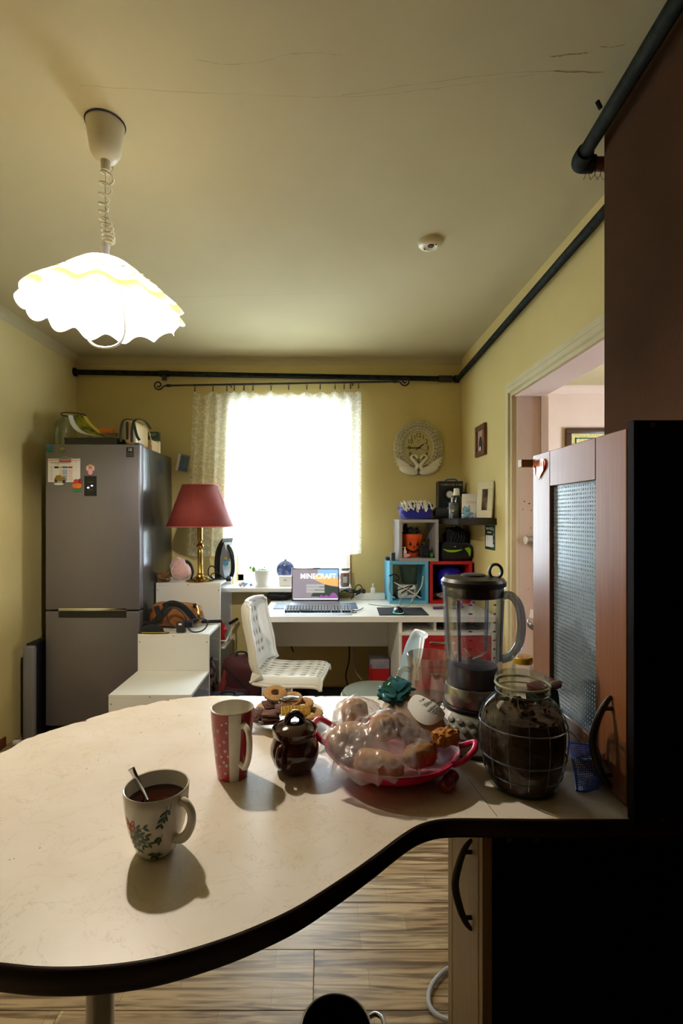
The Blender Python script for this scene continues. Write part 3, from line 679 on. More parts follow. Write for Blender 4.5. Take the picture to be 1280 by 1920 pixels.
# glossy magazine curling up out of the tray
mg = thing('magazine', 'glossy green and yellow magazine with a red strip, curling on the baking tray', 'magazine', (X(165, 3.3), 3.3, zt+.04))
bo = Vector((X(165, 3.3), 3.3, zt+.04))
def curl(k0, k1, name, m_, off=0):
    vs = []; pr = spline([(X(139, 3.3), 0, Z(783, 3.3)), (X(143, 3.3), 0, Z(798, 3.3)), (X(152, 3.3), 0, Z(810, 3.3)), (X(165, 3.3), 0, Z(817, 3.3)), (X(188, 3.3), 0, Z(821, 3.3))], 6)
    n = len(pr)
    for i, p in enumerate(pr):
        for k in (k0, k1):
            vs.append((p.x+.02*k+.14*k*(i/n), 3.22+.20*k, p.z+off+.035*k*(1-i/n)))
    mb = MB(); mb.add(vs, [(2*i, 2*i+1, 2*i+3, 2*i+2) for i in range(n-1)]); o = mb.build(name, m_, mg, w=True)
    s_ = o.modifiers.new('thick', 'SOLIDIFY'); s_.thickness = .004
curl(0, .22, 'page_edge', 'paper'); curl(.22, .8, 'cover', mat('mag_green', '4a5a1c', .25, var=('b3a52c', 14, .12))); curl(.8, 1, 'page_top', 'print_yellow', .001)
MB().rbox(X(186, 3.26), X(211, 3.26), 3.26, 3.30, Z(812, 3.26), Z(803, 3.26), .004).build('red_strip', 'print_orange', mg, w=True)
pg = MB(); pg.ball((X(205, 3.3), 3.3, Z(815, 3.3)), (.06, .05, .016), 20, 10, amp=.5, freq=3, seed=4); pg.build('crumpled_wrap', 'plastic_film', mg, w=True)
# cream case with straps
cc_ = thing('cream_case', 'cream rounded case with dark carrying straps on top of the refrigerator', 'case', (X(248, 3.2), 3.22, zt))
cx0, cx1 = X(231, 3.17)-LOC[cc_].x, X(254, 3.17)-LOC[cc_].x
MB().rbox(cx0, cx1, -.05, .2, 0, .165, .035, 4).build('case_shell', mat('case_cream', 'c2a878', .35), cc_)
for sx_ in (cx0-.012, cx1-.02):
    MB().tube(spline([(sx_, -.06, .02), (sx_+.002, -.062, .09), (sx_+.012, -.05, .155), (sx_+.022, .02, .18), (sx_+.03, .1, .18), (sx_+.03, .2, .15)], 5), .009, 8, flat=.4).build('strap', 'dark_grey', cc_)
MB().rbox(cx0+.018, cx0+.034, -.058, -.05, .035, .15, .003).build('front_band', 'dark_grey', cc_)
MB().tube(spline([(cx1-.02, -.03, .165), (cx1+.03, -.02, .15), (cx1+.075, -.02, .09), (cx1+.09, -.02, .03), (cx1+.09, -.02, .005)], 6), .0025, 6).build('cord', 'cream_plastic', cc_)
MB().tube(spline([(cx1-.01, -.055, .14), (cx1+.012, -.06, .06), (cx1+.03, -.06, .03)], 6), .009, 8, flat=.4).build('strap', 'green_dark', cc_)
bx = MB(); bx.rbox(X(259, 3.45), X(287, 3.45), 3.43, 3.57, zt, zt+.075, .003); tag(bx.build('beige_carton', mat('carton', 'c8a878', .7)), 'small beige carton beside the cream case on the refrigerator', 'carton')
gb = thing('printed_box', 'dark green printed box with gold lettering at the back of the refrigerator top', 'box', (X(276, 3.62), 3.64, zt))
b0 = LOC[gb]; MB().rbox(X(254, 3.62), X(296, 3.62), 3.62, 3.68, zt, zt+.165, .005).build('box_body', 'green_dark', gb, w=True)
MB().box(X(254, 3.62)+.002, X(296, 3.62)-.002, 3.618, 3.62, zt+.02, zt+.115).build('printed_panel', mat('grape_print', '3b3440', .4, var=('8a84a0', 25, .15)), gb, w=True, smooth=False)
txt('lettering', 'KOPONY', .034, 'print_yellow', gb, (X(275, 3.62), 3.617, zt+.14), w=True)
wb_ = MB(); wb_.rbox(X(289, 3.58), X(298, 3.58), 3.578, 3.617, zt, zt+.09, .003); tag(wb_.build('white_package', 'cream_plastic'), 'narrow off-white package in front of the dark green box', 'package')

# worktop offcut leaning between wall and refrigerator
sl = thing('worktop_offcut', 'dark slab of worktop with a rounded grey edge standing between refrigerator and wall', 'board', (-1.81, 3.05, 0))
MB().rbox(-1.842, -1.778, 3.07, 3.62, 0, .595, .004).build('slab', 'black_plastic', sl, w=True)
MB().rbox(-1.85, -1.777, 3.04, 3.08, 0, .585, .016, 4).build('rounded_edge', mat('edge_grey', '77777a', .4), sl, w=True)
# small bit of white conduit on the floor by the wall
t = MB(); t.rbox(-1.885, -1.85, 3.0, 3.03, 0, .02, .003); tag(t.build('cable_clip', 'white_plastic'), 'small white plastic cable clip on the floor by the wall', 'clip')

# small icon on the wall beside the curtain
ic = thing('photo_card', 'small tilted photo card of a blue figure on the wall beside the curtain', 'photo', P(343, 868, YB-.02))
k = MB(); k.box(-.045, .045, 0, .004, -.065, .065); M_ = RY(.2); k.xf(M_); k.build('card', mat('card_grey', '8f8c80', .5), ic, smooth=False)
k = MB(); k.box(-.02, .04, -.0015, 0, -.055, .055); k.xf(M_); k.build('picture', mat('pic_dim', '59646a', .6, var=('7d8288', 30, .2)), ic, smooth=False)
k = MB(); k.ball((.012, -.001, -.02), (.014, .002, .032), 12, 8); k.ball((.01, -.001, .02), (.007, .002, .009), 10, 6); k.xf(M_); k.build('printed_figure', 'dress_blue', ic)
k = MB(); k.box(-.045, -.03, -.006, 0, -.065, .065); k.xf(M_); k.build('white_strip', 'paper', ic, smooth=False)
# ---------------------------------------------------------------- stepped storage unit
SX0, SX1 = -1.155, -.712
S1, S2, S3 = (3.41, 3.845, .925), (3.077, 3.41, .652), (2.66, 3.077, .424)
su = thing('stepped_shelf', 'white stepped storage unit with three tiers beside the refrigerator', 'shelf', ((SX0+SX1)/2, 2.66, 0))
th = .018
for (y0, y1, z) in (S1, S2, S3):
    MB().rbox(SX0, SX1, y0, y1+.0, z-th, z, .0015, 1).build('step_top', 'white_melamine', su, w=True)
    MB().rbox(SX0, SX1, y0+.001, y0+th, {S1: S2[2], S2: S3[2], S3: 0}[(y0, y1, z)] if (y0, y1, z) != S3 else 0, z-th, .0015, 1).build('riser', 'white_melamine', su, w=True)
    sc_ = MB()
    for (fx, fz) in ((.03, .05), (.5, .012), (.97, .05)):
        sc_ = MB().ball((SX0+(SX1-SX0)*fx, y0, z-fz), (.0035, .002, .0035), 8, 6); sc_.build('screw', 'dark_metal', su, w=True)
for (y0, y1, z) in (S1, S2):
    MB().box(SX0, SX1, y0+.001, y0+th, 0, {.925: S2[2], .652: S3[2]}[z]).build('divider', 'white_melamine', su, w=True, smooth=False)
MB().box(SX0, SX1, 3.83, 3.845, 0, .907).build('back_panel', 'white_melamine', su, w=True, smooth=False)
for (y0, y1, z) in (S1, S2, S3): MB().box(SX0, SX0+.006, y0+th, y1, .02, z-th).build('side_panel', 'white_melamine', su, w=True, smooth=False)
for (y0, y1, z) in (S1, S2, S3):
    for zz in [z-.12-.14*i for i in range(int((z-.15)/.14))]:
        for yy in (y0+th, y1-.014): MB().box(SX0+.01, SX1-.01, yy, yy+.013, zz, zz+.012).build('runner', 'white_melamine', su, w=True, smooth=False)
# tray pulled half out of the top tier, with a red cloth
tr2 = thing('storage_tray', 'white wire tray hanging out of the upper tier of the stepped shelf', 'tray', (-.74, 3.62, .50))
MB().tube([(-.85, 3.44, .52), (-.68, 3.46, .515), (-.68, 3.80, .575), (-.85, 3.80, .575)], .006, 8, closed=True).build('tray_rim', 'white_plastic', tr2, w=True)
MB().box(-.85, -.69, 3.46, 3.80, .46, .466).build('tray_floor', 'white_plastic', tr2, w=True, smooth=False)
MB().tube([(-.68, 3.46, .515), (-.69, 3.46, .463), (-.85, 3.46, .463)], .005, 6).build('tray_front', 'white_plastic', tr2, w=True)
MB().tube([(-.70, 3.70, .585), (-.66, 3.78, .60)], .012, 8).build('tray_grip', 'black_plastic', tr2, w=True)
rc = MB(); rc.ball((-.765, 3.50, .56), (.075, .035, .095), 20, 14, amp=.35, freq=2.5, seed=2); rc.clamp((None, 3.47, .4662)); tag(rc.build('red_cloth', 'red'), 'crumpled red cloth in the tray of the stepped shelf', 'cloth')
MB().tube([(-1.1, 3.4+.2, .70), (-.72, 3.6, .70)], .008, 8)
# ---------------------------------------------------------------- table lamp
tl_ = thing('table_lamp', 'brass table lamp with a wide dark red fabric shade on the stepped shelf', 'lamp', (X(375, 3.51), 3.511, .925))
MB().lathe([(0, 0), (.098, 0), (.10, .006), (.085, .013), (.055, .018), (.048, .026), (.028, .034), (.024, .045), (0, .045)], 36).build('base', 'brass', tl_)
MB().lathe([(0, .04), (.02, .045), (.023, .055), (.018, .062), (.0185, .18), (.018, .215), (.013, .225), (.02, .235), (.027, .247), (.02, .262), (.012, .27), (.0125, .285), (.0185, .29), (.0185, .39), (0, .40)], 28).build('stem', 'brass', tl_)
zb, zt_ = Z(987, 3.52)-.925, Z(910, 3.52)-.925
ls = MB().lathe([(.232, zb), (.124, zt_)], 48).build('lamp_shade', 'shade_red', tl_)
ls.modifiers.new('thick', 'SOLIDIFY').thickness = .002
for (r, z) in ((.232, zb), (.124, zt_)): MB().tube([(r*math.cos(a*PI/24), r*math.sin(a*PI/24), z) for a in range(48)], .0035, 6, closed=True).build('shade_trim', 'shade_thread', tl_)
random.seed(11); sq = MB()
for k in range(16):
    a = random.uniform(0, 2*PI); t0 = random.uniform(0, .55); vv = []
    for i in range(14):
        t = t0+i*.033; a += random.uniform(-.03, .04); r = .232+(.125-.232)*t+.0025; z = zb+(zt_-zb)*t
        vv.append((r*math.cos(a), r*math.sin(a), z))
    sq.tube(vv, .0009, 4)
sq.build('shade_threads', 'shade_thread', ls, kind='stuff')
MB().tube([(-.03, 0, .40), (.03, 0, .40)], .004, 6).build('shade_carrier', 'brass', tl_); MB().cyl((0, 0, .39), (0, 0, .45), .016, 14).build('bulb_socket', 'white_plastic', tl_)
# ---------------------------------------------------------------- iron, earmuffs, cloth
ir = thing('clothes_iron', 'black and grey electric iron standing on its heel beside the table lamp', 'iron', (X(423, 3.63), 3.63, .925))
M_ = RZ(-.55)
def sideprism(poly, w, name, m_, par, M=M_, shift=0):
    mb = MB(); mb.prism([(p[0], p[1]) for p in poly], -w/2+shift, w/2+shift, M=RX(PI/2)); mb.xf(M); return mb.build(name, m_, par, angle=50)
out = spline([(-.055, .01, 0), (-.06, .12, 0), (-.04, .22, 0), (.012, .295, 0), (.02, .29, 0)], 6)
sideprism([(p.x, p.y) for p in out]+[(.0, .24), (-.02, .16), (-.025, .0), (-.05, 0)], .11, 'sole_plate', 'black_plastic', ir)
sideprism([(-.03, 0.01), (-.025, .14), (.0, .23), (.018, .27), (.035, .22), (.05, .16), (.045, .13), (.02, .15), (.005, .09), (.02, .03), (.03, 0)], .075, 'body', mat('iron_grey', '8d949c', .3), ir)
MB().tube([M_ @ Vector(p) for p in spline([(.02, 0, .245), (.055, 0, .20), (.07, 0, .13), (.068, 0, .06), (.045, 0, .012), (.02, 0, .01)], 6)], [.016]*31, 10).build('handle', 'black_plastic', ir)
MB().tube([M_ @ Vector((.035, -.03, .12)), M_ @ Vector((.035, -.045, .12))], .018, 14).build('dial', 'blue_light', ir)
MB().tube([M_ @ Vector((.035, -.02, .155)), M_ @ Vector((.035, -.045, .155))], .01, 10).build('steam_button', 'print_yellow', ir)
rx_ = LOC[ir]
cd = MB(); cd.tube(spline([(X(415, 3.6), 3.6, .94), (X(400, 3.58), 3.58, 1.02), (X(392, 3.57), 3.56, 1.01), (X(390, 3.5), 3.52, .965), (X(402, 3.5), 3.48, .945), (X(415, 3.5), 3.5, .96), (X(405, 3.5), 3.47, .94), (X(396, 3.5), 3.49, .97), (X(408, 3.5), 3.5, .985), (X(420, 3.5), 3.5, .945), (X(432, 3.5), 3.52, .94), (X(426, 3.5), 3.55, .955)], 8), .0042, 6)
cd.build('power_cord', 'black_plastic', ir, w=True)
MB().rbox(X(424, 3.5), X(434, 3.5), 3.48, 3.53, .926, .955, .006).build('plug', 'navy', ir, w=True)
em = thing('earmuffs', 'fluffy pale pink earmuffs with a black band on the stepped shelf', 'earmuffs', (X(340, 3.5), 3.49, .925))
MB().ball((X(332, 3.5)-LOC[em].x, .045, .097), (.057, .05, .068), 26, 16, amp=.12, freq=6, seed=1).build('ear_pad', 'pink_fluff', em)
MB().ball((X(341, 3.5)-LOC[em].x, -.015, .072), (.066, .055, .06), 26, 16, amp=.12, freq=6, seed=2).build('ear_pad', 'pink_fluff', em)
MB().tube(spline([(-.03, .05, .13), (.02, .06, .135), (.055, .05, .11), (.075, .03, .06), (.07, .0, .02)], 6), .011, 8, flat=.4).build('head_band', 'black_plastic', em)
gc = MB(); gc.ball((-1.113, 3.462, .958), (.048, .046, .036), 30, 18, amp=.6, freq=2.4, seed=5); gc.clamp((-1.153, 3.414, .9252), (-1.076, 3.50, None)); tag(gc.build('gold_pouch', 'gold_cloth'), 'crumpled shiny brown pouch beside the pink earmuffs', 'pouch')
# ---------------------------------------------------------------- handbag tier
hb = thing('handbag', 'tan leather handbag with black flap and strap lying on the middle tier', 'handbag', (X(327, 3.24), 3.272, .652))
b = MB(); b.ball((0, 0, .086), (.165, .07, .076), 32, 18, p=.55, amp=.12, freq=2, seed=3); b.xf(RY(.03)); b.build('bag_body', 'tan_leather', hb)
def strip(pts, wd, name, m_, par, n=6):
    pp = spline(pts, n); vs = []
    for i, p in enumerate(pp):
        d = (pp[min(i+1, len(pp)-1)]-pp[max(0, i-1)]); d = d.normalized(); s_ = d.cross(Vector((0, -1, 0))).normalized()*wd
        vs += [p-s_, p+s_]
    mb = MB(); mb.add(vs, [(2*i, 2*i+1, 2*i+3, 2*i+2) for i in range(len(pp)-1)]); o = mb.build(name, m_, par, angle=60)
    o.modifiers.new('t', 'SOLIDIFY').thickness = .006; return o
strip([(-.185, -.085, .035), (-.12, -.09, .045), (-.06, -.09, .11), (-.02, -.09, .155)], .02, 'flap_band', 'black_cloth', hb)
strip([(-.10, -.09, .155), (-.085, -.095, .11), (-.07, -.095, .06)], .016, 'flap_band', 'black_cloth', hb)
strip([(-.06, -.08, .15), (.0, -.085, .172), (.07, -.09, .15), (.12, -.09, .10), (.16, -.095, .05)], .018, 'shoulder_strap', 'black_cloth', hb)
MB().tube(spline([(.15, -.06, .15), (.165, -.08, .12), (.175, -.09, .09), (.18, -.085, .06)], 5), .008, 8).build('strap_buckle', 'brass', hb)
MB().ball((.14, -.05, .15), .016, 10, 8).build('strap_knob', 'black_plastic', hb)
cp_ = thing('baseball_hat', 'black baseball cap with a yellow piping under the handbag', 'cap', (X(286, 3.13), 3.122, .652))
MB().ball((.0, .0, .0), (.075, .045, .05), 24, 14).build('crown', 'black_cloth', cp_)
MB().ball((.02, -.03, .006), (.10, .022, .006), 24, 8).build('peak', 'black_cloth', cp_)
MB().tube(spline([(-.05, -.045, .01), (.0, -.053, .01), (.06, -.053, .01), (.11, -.045, .01)], 5), .002, 6).build('piping', 'print_yellow', cp_)
for v in cp_.children[0].data.vertices: v.co.z = max(v.co.z, 0.001)
cbl = thing('power_cable', 'coiled black power cable with plug lying over the handbag', 'cable', (X(340, 3.1), 3.12, .652))
o_ = LOC[cbl]
pts = [P(308, 1155, 3.12), P(314, 1142, 3.12), P(330, 1140, 3.12), P(345, 1152, 3.12), P(348, 1170, 3.12), P(335, 1178, 3.12), P(318, 1168, 3.12), P(313, 1150, 3.12), P(325, 1140, 3.12), P(342, 1148, 3.12), P(352, 1163, 3.12)]
MB().tube(spline(pts, 8), .0045, 8).build('cord', 'dark_grey', cbl, w=True)
MB().tube(spline([P(355, 1164, 3.12), P(372, 1160, 3.12), P(386, 1162, 3.13), P(389, 1170, 3.13), P(380, 1182, 3.11), P(362, 1185, 3.105), P(353, 1178, 3.11)], 8), .0045, 8).build('cord', 'dark_grey', cbl, w=True)
MB().rbox(X(330, 3.1), X(347, 3.1), 3.095, 3.125, .653, Z(1166, 3.1), .008).build('plug', 'dark_grey', cbl, w=True); MB().rbox(X(335, 3.1), X(341, 3.1), 3.093, 3.1, Z(1172, 3.1), Z(1168.5, 3.1), .001).build('plug_label', 'paper', cbl, w=True)
MB().rbox(X(348, 3.11), X(361, 3.11), 3.10, 3.13, Z(1176, 3.11), Z(1165, 3.11), .006).build('plug', 'navy', cbl, w=True)
t = MB(); t.tube([P(379, 1166, 3.31), P(414, 1164.5, 3.39)], .011, 12); tag(t.build('black_rod', 'black_matte'), 'black foam-covered rod lying at the back of the middle tier', 'rod')
# ---------------------------------------------------------------- bags under the steps
def backpack(name, label, c, r, mats, seed, strapm, rot=0):
    t = thing(name, label, 'backpack', c, rot)
    b = MB(); b.ball((0, 0, r[2]), r, 28, 20, p=.6, amp=.16, freq=1.8, seed=seed); b.clamp((None, None, .0002)); b.build('main_bag', mats[0], t)
    b = MB(); b.ball((0, -r[1]*.75, r[2]*.7), (r[0]*.72, r[1]*.5, r[2]*.55), 24, 16, p=.6, amp=.15, freq=2, seed=seed+1); b.clamp((None, None, .0002)); b.build('front_pocket', mats[1], t)
    MB().tube(spline([(-r[0]*.5, -r[1]*.9, r[2]*1.75), (0, -r[1]*1.0, r[2]*1.5), (r[0]*.5, -r[1]*1.02, r[2]*1.2), (r[0]*.65, -r[1]*1.0, r[2]*.7)], 6), .01, 8, flat=.5).build('strap', strapm, t)
    MB().tube(spline([(-.04, 0, r[2]*1.93), (-.03, -.01, r[2]*2.13), (.03, -.01, r[2]*2.13), (.04, 0, r[2]*1.93)], 5), .007, 6).build('top_loop', strapm, t)
    MB().tube(spline([(-r[0]*.55, -r[1]*1.22, r[2]*.95), (0, -r[1]*1.28, r[2]*1.18), (r[0]*.55, -r[1]*1.22, r[2]*.95)], 6), .003, 6).build('zip', 'dark_metal', t)
    return t
t = backpack('maroon_backpack', 'dark maroon backpack on the floor beside the stepped shelf', (-.548, 3.34, 0), (.148, .12, .22), ('maroon_cloth', 'maroon_cloth'), 3, 'black_cloth', -.2)
MB().tube(spline([(-.13, -.10, .1), (-.10, -.12, .25), (-.07, -.10, .37)], 5), .022, 8, flat=.4).build('side_panel', 'maroon_light', t)
t = backpack('navy_backpack', 'dark navy bag slumped on the floor below the maroon backpack', (-.575, 2.98, 0), (.13, .13, .155), ('navy_cloth', 'navy_cloth'), 8, 'black_cloth', .1)
t = backpack('patterned_bag', 'colourful patterned bag stuffed into the lower tier of the stepped shelf', (-.835, 3.318, .0), (.118, .058, .225), (mat('pattern_cloth', '2b2a3a', .85, var=('b8948a', 22, .08)), mat('pattern_cloth_red', '3a2333', .85, var=('a03030', 14, .1))), 12, 'black_cloth')
t = MB(); t.ball((-.755, 3.165, .085), (.09, .06, .075), 20, 14, amp=.3, seed=6); t.clamp((None, 3.0965, .0005), (None, 3.228, None)); tag(t.build('red_bundle', 'red'), 'bright red cloth bundle at the bottom of the stepped shelf', 'cloth')

# ---------------------------------------------------------------- window sill things
zsl = .858
pp = thing('potted_plant', 'small green seedling in a white plastic pot on the window sill', 'plant', (X(491, 3.72), 3.72, zsl))
MB().lathe([(0, 0), (.042, 0), (.045, .005), (.057, .115), (.06, .117), (.06, .125), (.054, .125), (.05, .1), (0, .1)], 32).build('pot', 'white_plastic', pp)
MB().lathe([(0, .003), (.05, .003), (.058, .012), (.06, .012), (.056, 0), (0, 0)], 28).build('saucer', 'white_plastic', pp)
MB().disc((0, 0, .102), .05).build('soil', 'soil', pp)
random.seed(9)
for (dx, dz, s_) in ((-.06, .05, .028), (-.085, .055, .018), (.0, .035, .014), (.03, .03, .016), (.015, .05, .012), (-.02, .03, .012)):
    MB().tube(spline([(dx*.2, 0, .1), (dx*.6, -.01, .12+dz*.8), (dx, -.02, .1+dz)], 5), .0015, 5).build('stalk', 'leaf_bright', pp)
    lf = MB(); n = 8; vs = []
    for i in range(n+1):
        t = i/n; wd = s_*.55*math.sin(PI*t)**.8
        vs += [(-wd, .004, -t*s_*1.8), (0, 0, -t*s_*1.8), (wd, .004, -t*s_*1.8)]
    lf.add(vs, [f_ for i in range(n) for f_ in ((3*i, 3*i+1, 3*i+4, 3*i+3), (3*i+1, 3*i+2, 3*i+5, 3*i+4))]); lf.xf(TR(dx, -.022, .105+dz) @ RY(random.uniform(-.5, .5)) @ RX(-.3))
    lf.build('leaf', 'leaf_bright', pp)
fr_ = thing('flower_garland', 'small pastel flower and pebble decoration beside the plant pot', 'ornament', (X(464, 3.7), 3.7, zsl)); random.seed(4)
for i in range(13):
    x_ = random.uniform(-.055, .05); MB().ball((x_, random.uniform(-.03, .02), .012+random.uniform(0, .016)), random.uniform(.009, .014), 10, 8, amp=.3, seed=i).build('blossom', random.choice(['soft_pink', 'paper', 'plush_blue', 'pink']), fr_)
ob = thing('blue_ornament', 'round dark blue patterned ornament hanging low before the window', 'ornament', P(535, 1068, 3.90)-Vector((0, 0, .075)))
b = MB(); b.ball((0, 0, .075), (.072, .03, .072), 32, 20); b.build('disc', mat('navy_pattern', '0d1230', .25, var=('3a4470', 24, .15)), ob)
MB().tube([(0, 0, .143), (0, 0, .158)], [.012, .008], 10).build('cap', 'navy', ob)
MB().tube([(0, 0, .155), (0, 0, .40)], .0012, 5).build('thread', 'navy', ob)
wbx = thing('white_carton', 'small white carton with a dark mark on the window sill behind the laptop', 'carton', (X(535, 3.74), 3.75, zsl))
MB().rbox(-.05, .05, -.025, .03, 0, .075, .004).build('carton_body', 'paper', wbx); txt('printed_mark', 'H!', .022, 'print_dark', wbx, (0, -.0255, .045))
jj = thing('preserve_jar', 'glass jar of pinkish preserve with a metal lid on the sill behind the laptop', 'jar', (X(646, 3.74), 3.74, zsl))
MB().lathe([(0, .002), (.034, .002), (.038, .01), (.038, .10), (.032, .115), (.032, .125)], 28).build('glass_body', 'glass', jj)
MB().lathe([(0, .005), (.034, .005), (.036, .012), (.036, .098), (0, .1)], 24).build('contents', mat('preserve', 'b08a78', .6, var=('8a5a46', 40, .2)), jj)
MB().lathe([(.036, .118), (.036, .135), (.033, .138), (0, .138)], 28).build('lid', 'steel', jj)
MB().box(-.016, .016, -.0395, -.0375, .03, .075).build('sticker', 'paper', jj, smooth=False)

# ---------------------------------------------------------------- desk
DX0, DX1, DYF, DYB, DZt = -.384, 1.06, 3.05, 3.76, .766
dk = thing('desk', 'white desk with a red drawer standing under the window', 'desk', ((DX0+DX1)/2, DYF, 0))
MB().rbox(DX0, DX1, DYF, DYB, DZt-.036, DZt, .002, 1).build('desk_top', 'white_melamine', dk, w=True)
MB().rbox(DX0, DX0+.034, DYF+.005, DYB-.005, 0, DZt-.036, .002, 1).build('side_panel', 'white_melamine', dk, w=True)
MB().rbox(DX1-.03, DX1, DYF+.005, DYB-.005, 0, DZt-.036, .002, 1).build('side_panel', 'white_melamine', dk, w=True)
MB().box(DX0+.034, .46, 3.56, 3.575, .45, DZt-.036).build('modesty_panel', 'white_melamine', dk, w=True, smooth=False)
ux = .462
MB().rbox(ux, ux+.02, DYF+.005, 3.57, 0.05, DZt-.036, .002, 1).build('unit_side', 'white_melamine', dk, w=True)
zt2 = Z(1186, DYF)
MB().rbox(ux, DX1-.03, DYF+.002, 3.57, zt2-.02, zt2, .002, 1).build('unit_shelf', 'white_melamine', dk, w=True)
MB().box(X(817, DYF), X(822, DYF), DYF+.06, 3.56, zt2, DZt-.036).build('unit_divider', 'white_melamine', dk, w=True, smooth=False)
MB().box(ux+.02, DX1-.03, 3.55, 3.565, .06, DZt-.036).build('unit_back', 'white_melamine', dk, w=True, smooth=False)
for (z1, z0) in ((zt2-.024, Z(1250, DYF)), (Z(1250, DYF)-.006, Z(1310, DYF)), (Z(1310, DYF)-.006, .06)):
    dr = MB().rbox(ux+.022, DX1-.032, DYF-.002, DYF+.016, z0, z1, .002, 1).build('drawer_front', 'red', dk, w=True)
    zh = z1-.035
    MB().rbox(X(804, DYF), X(852, DYF), DYF-.022, DYF-.012, zh-.008, zh+.006, .002, 1).build('handle', 'chrome', dr, w=True)
t = MB(); t.rbox(.72, .98, 3.12, 3.5, zt2, zt2+.018, .004); tag(t.build('closed_laptop', 'dark_grey'), 'dark flat case lying in the open compartment of the desk', 'laptop')
# ---------------------------------------------------------------- laptop
ly = 3.50; a, b_ = P(546, 1122, ly), P(636, 1122, ly)
lw = b_.x-a.x
la = thing('laptop', 'open laptop showing a game menu on the desk under the window', 'laptop', ((a.x+b_.x)/2, ly, DZt))
MB().rbox(-lw/2-.0, lw/2, -.22, .0, 0, .018, .003).build('base', 'alu_blue', la)
hh = Z(1067, ly)-DZt-.01; M_ = TR(0, 0, .014) @ RX(-.16)
k = MB(); k.rbox(-lw/2, lw/2, 0, .008, 0, hh, .004); k.xf(M_); lid = k.build('screen_lid', 'screen_bezel', la)
def pic(x0, x1, z0, z1, m_, name, d=.0006, poly=None):
    k = MB(); w2 = lw-.016; h2 = hh-.022
    if poly: vs = [(-w2/2+w2*u, -d, .012+h2*v) for u, v in poly]; k.add(vs, [tuple(range(len(vs)))])
    else: k.add([(-w2/2+w2*x0, -d, .012+h2*z0), (-w2/2+w2*x1, -d, .012+h2*z0), (-w2/2+w2*x1, -d, .012+h2*z1), (-w2/2+w2*x0, -d, .012+h2*z1)], [(0, 1, 2, 3)])
    k.xf(M_); return k.build(name, m_, lid, smooth=False)
pic(0, 1, 0, 1, 'cloud_pic', 'display'); pic(0, 0, 0, 0, 'sky_pic', 'picture_sky', .001, [(.55, 1), (1, 1), (1, .72), (.8, .74), (.55, .82)])
pic(0, 0, 0, 0, 'orange_pic', 'picture_dusk', .001, [(.42, .70), (.55, .82), (.8, .74), (1, .72), (1, .42), (.7, .5)])
pic(0, 0, 0, 0, 'hill_pic', 'picture_hill', .0012, [(.4, .1), (.5, .35), (.7, .5), (.85, .44), (1, .42), (1, .08)])
pic(0, 0, 0, 0, 'purple_pic', 'picture_blossom', .0014, [(.58, .06), (.62, .16), (.68, .1), (.74, .15), (.8, .1), (.86, .22), (.93, .22), (.99, .1), (.99, .05)])
for zz in (.46, .36, .26): pic(.3, .7, zz-.04, zz+.04, 'button_pic', 'menu_button', .0016)
pic(.02, .99, .0, .025, 'white_pic', 'task_bar', .0016)
tt = txt('game_title', 'MINECRAFT', .05, 'white_pic', lid, (0, 0, 0), sx=.98, bold=.0003)
tt.matrix_local = M_ @ TR(0.02, -.003, .012+(hh-.022)*.76) @ RX(PI/2) @ Matrix.Diagonal((.95, 1, 1, 1))
lm = txt('menu_line', 'Copyright Game Studio', .009, 'white_pic', lid, (0, 0, 0)); lm.matrix_local = M_ @ TR(.05, -.002, .012+(hh-.022)*.16) @ RX(PI/2); bpy.data.objects.remove(lm)
# ---------------------------------------------------------------- keyboard, mouse, mat
ky0 = (EYE-DZt-.03)*FPX/(1145-CY)
kb = thing('keyboard', 'black gaming keyboard with lit keys in front of the laptop', 'keyboard', (X(595, 3.17), 3.17, DZt))
kw = .43
kbm = MB(); kbm.add([(-kw/2, -.075, .006), (kw/2, -.075, .006), (kw/2, .095, .03), (-kw/2, .095, .03), (-kw/2, -.085, .0), (kw/2, -.085, 0), (kw/2, .095, 0), (-kw/2, .095, 0)], [(0, 1, 2, 3), (4, 5, 1, 0), (7, 6, 5, 4), (3, 2, 6, 7), (0, 3, 7, 4), (1, 5, 6, 2)])
kbm.build('case', 'alu_blue', kb)
k = MB(); k.add([(-kw/2+.012, -.040, .0125), (kw/2-.012, -.040, .0125), (kw/2-.012, .088, .031), (-kw/2+.012, .088, .031)], [(0, 1, 2, 3)]); k.build('key_bed', 'key_black', kb, smooth=False)
ks = MB(); kt = MB()
for r_ in range(6):
    for c_ in range(21):
        x_ = -kw/2+.022+c_*.0195; y_ = -.034+r_*.0205; z_ = .0135+r_*.003
        if c_ in (15,) and False: continue
        if r_ == 0 and 4 < c_ < 9: continue
        gap = .006 if c_ >= 15 else 0; gap += .006 if c_ >= 18 else 0
        x_ += gap-.006
        ks.box(x_-.0078, x_+.0078, y_-.0075, y_+.0075, z_, z_+.010); kt.box(x_-.006, x_+.006, y_-.004, y_+.006, z_+.010, z_+.0106)
ks.box(-kw/2+.11, -kw/2+.185, -.041, -.027, .0135, .0225)
ks.build('keys', 'key_black', kb, smooth=False, kind='stuff'); kt.build('key_legends', 'key_white', kb, smooth=False, kind='stuff')
kc = MB(); kc.tube(spline([(.215, .05, .012), (.25, .02, .006), (.24, -.03, .006), (.20, .0, .006), (.27, .06, .006), (.3, .12, .01)], 6), .003, 6); kc.build('cord', 'black_plastic', kb)
t = MB(); t.rbox(X(513, 3.35), X(670, 3.35), 3.30, 3.52, DZt, DZt+.004, .001); tag(t.build('desk_mat', mat('mat_blue', '4a6080', .6)), 'thin blue desk mat under the laptop and keyboard', 'desk mat')
la.location.z += .004; kb.location.z += .0; LOC[la].z += .004
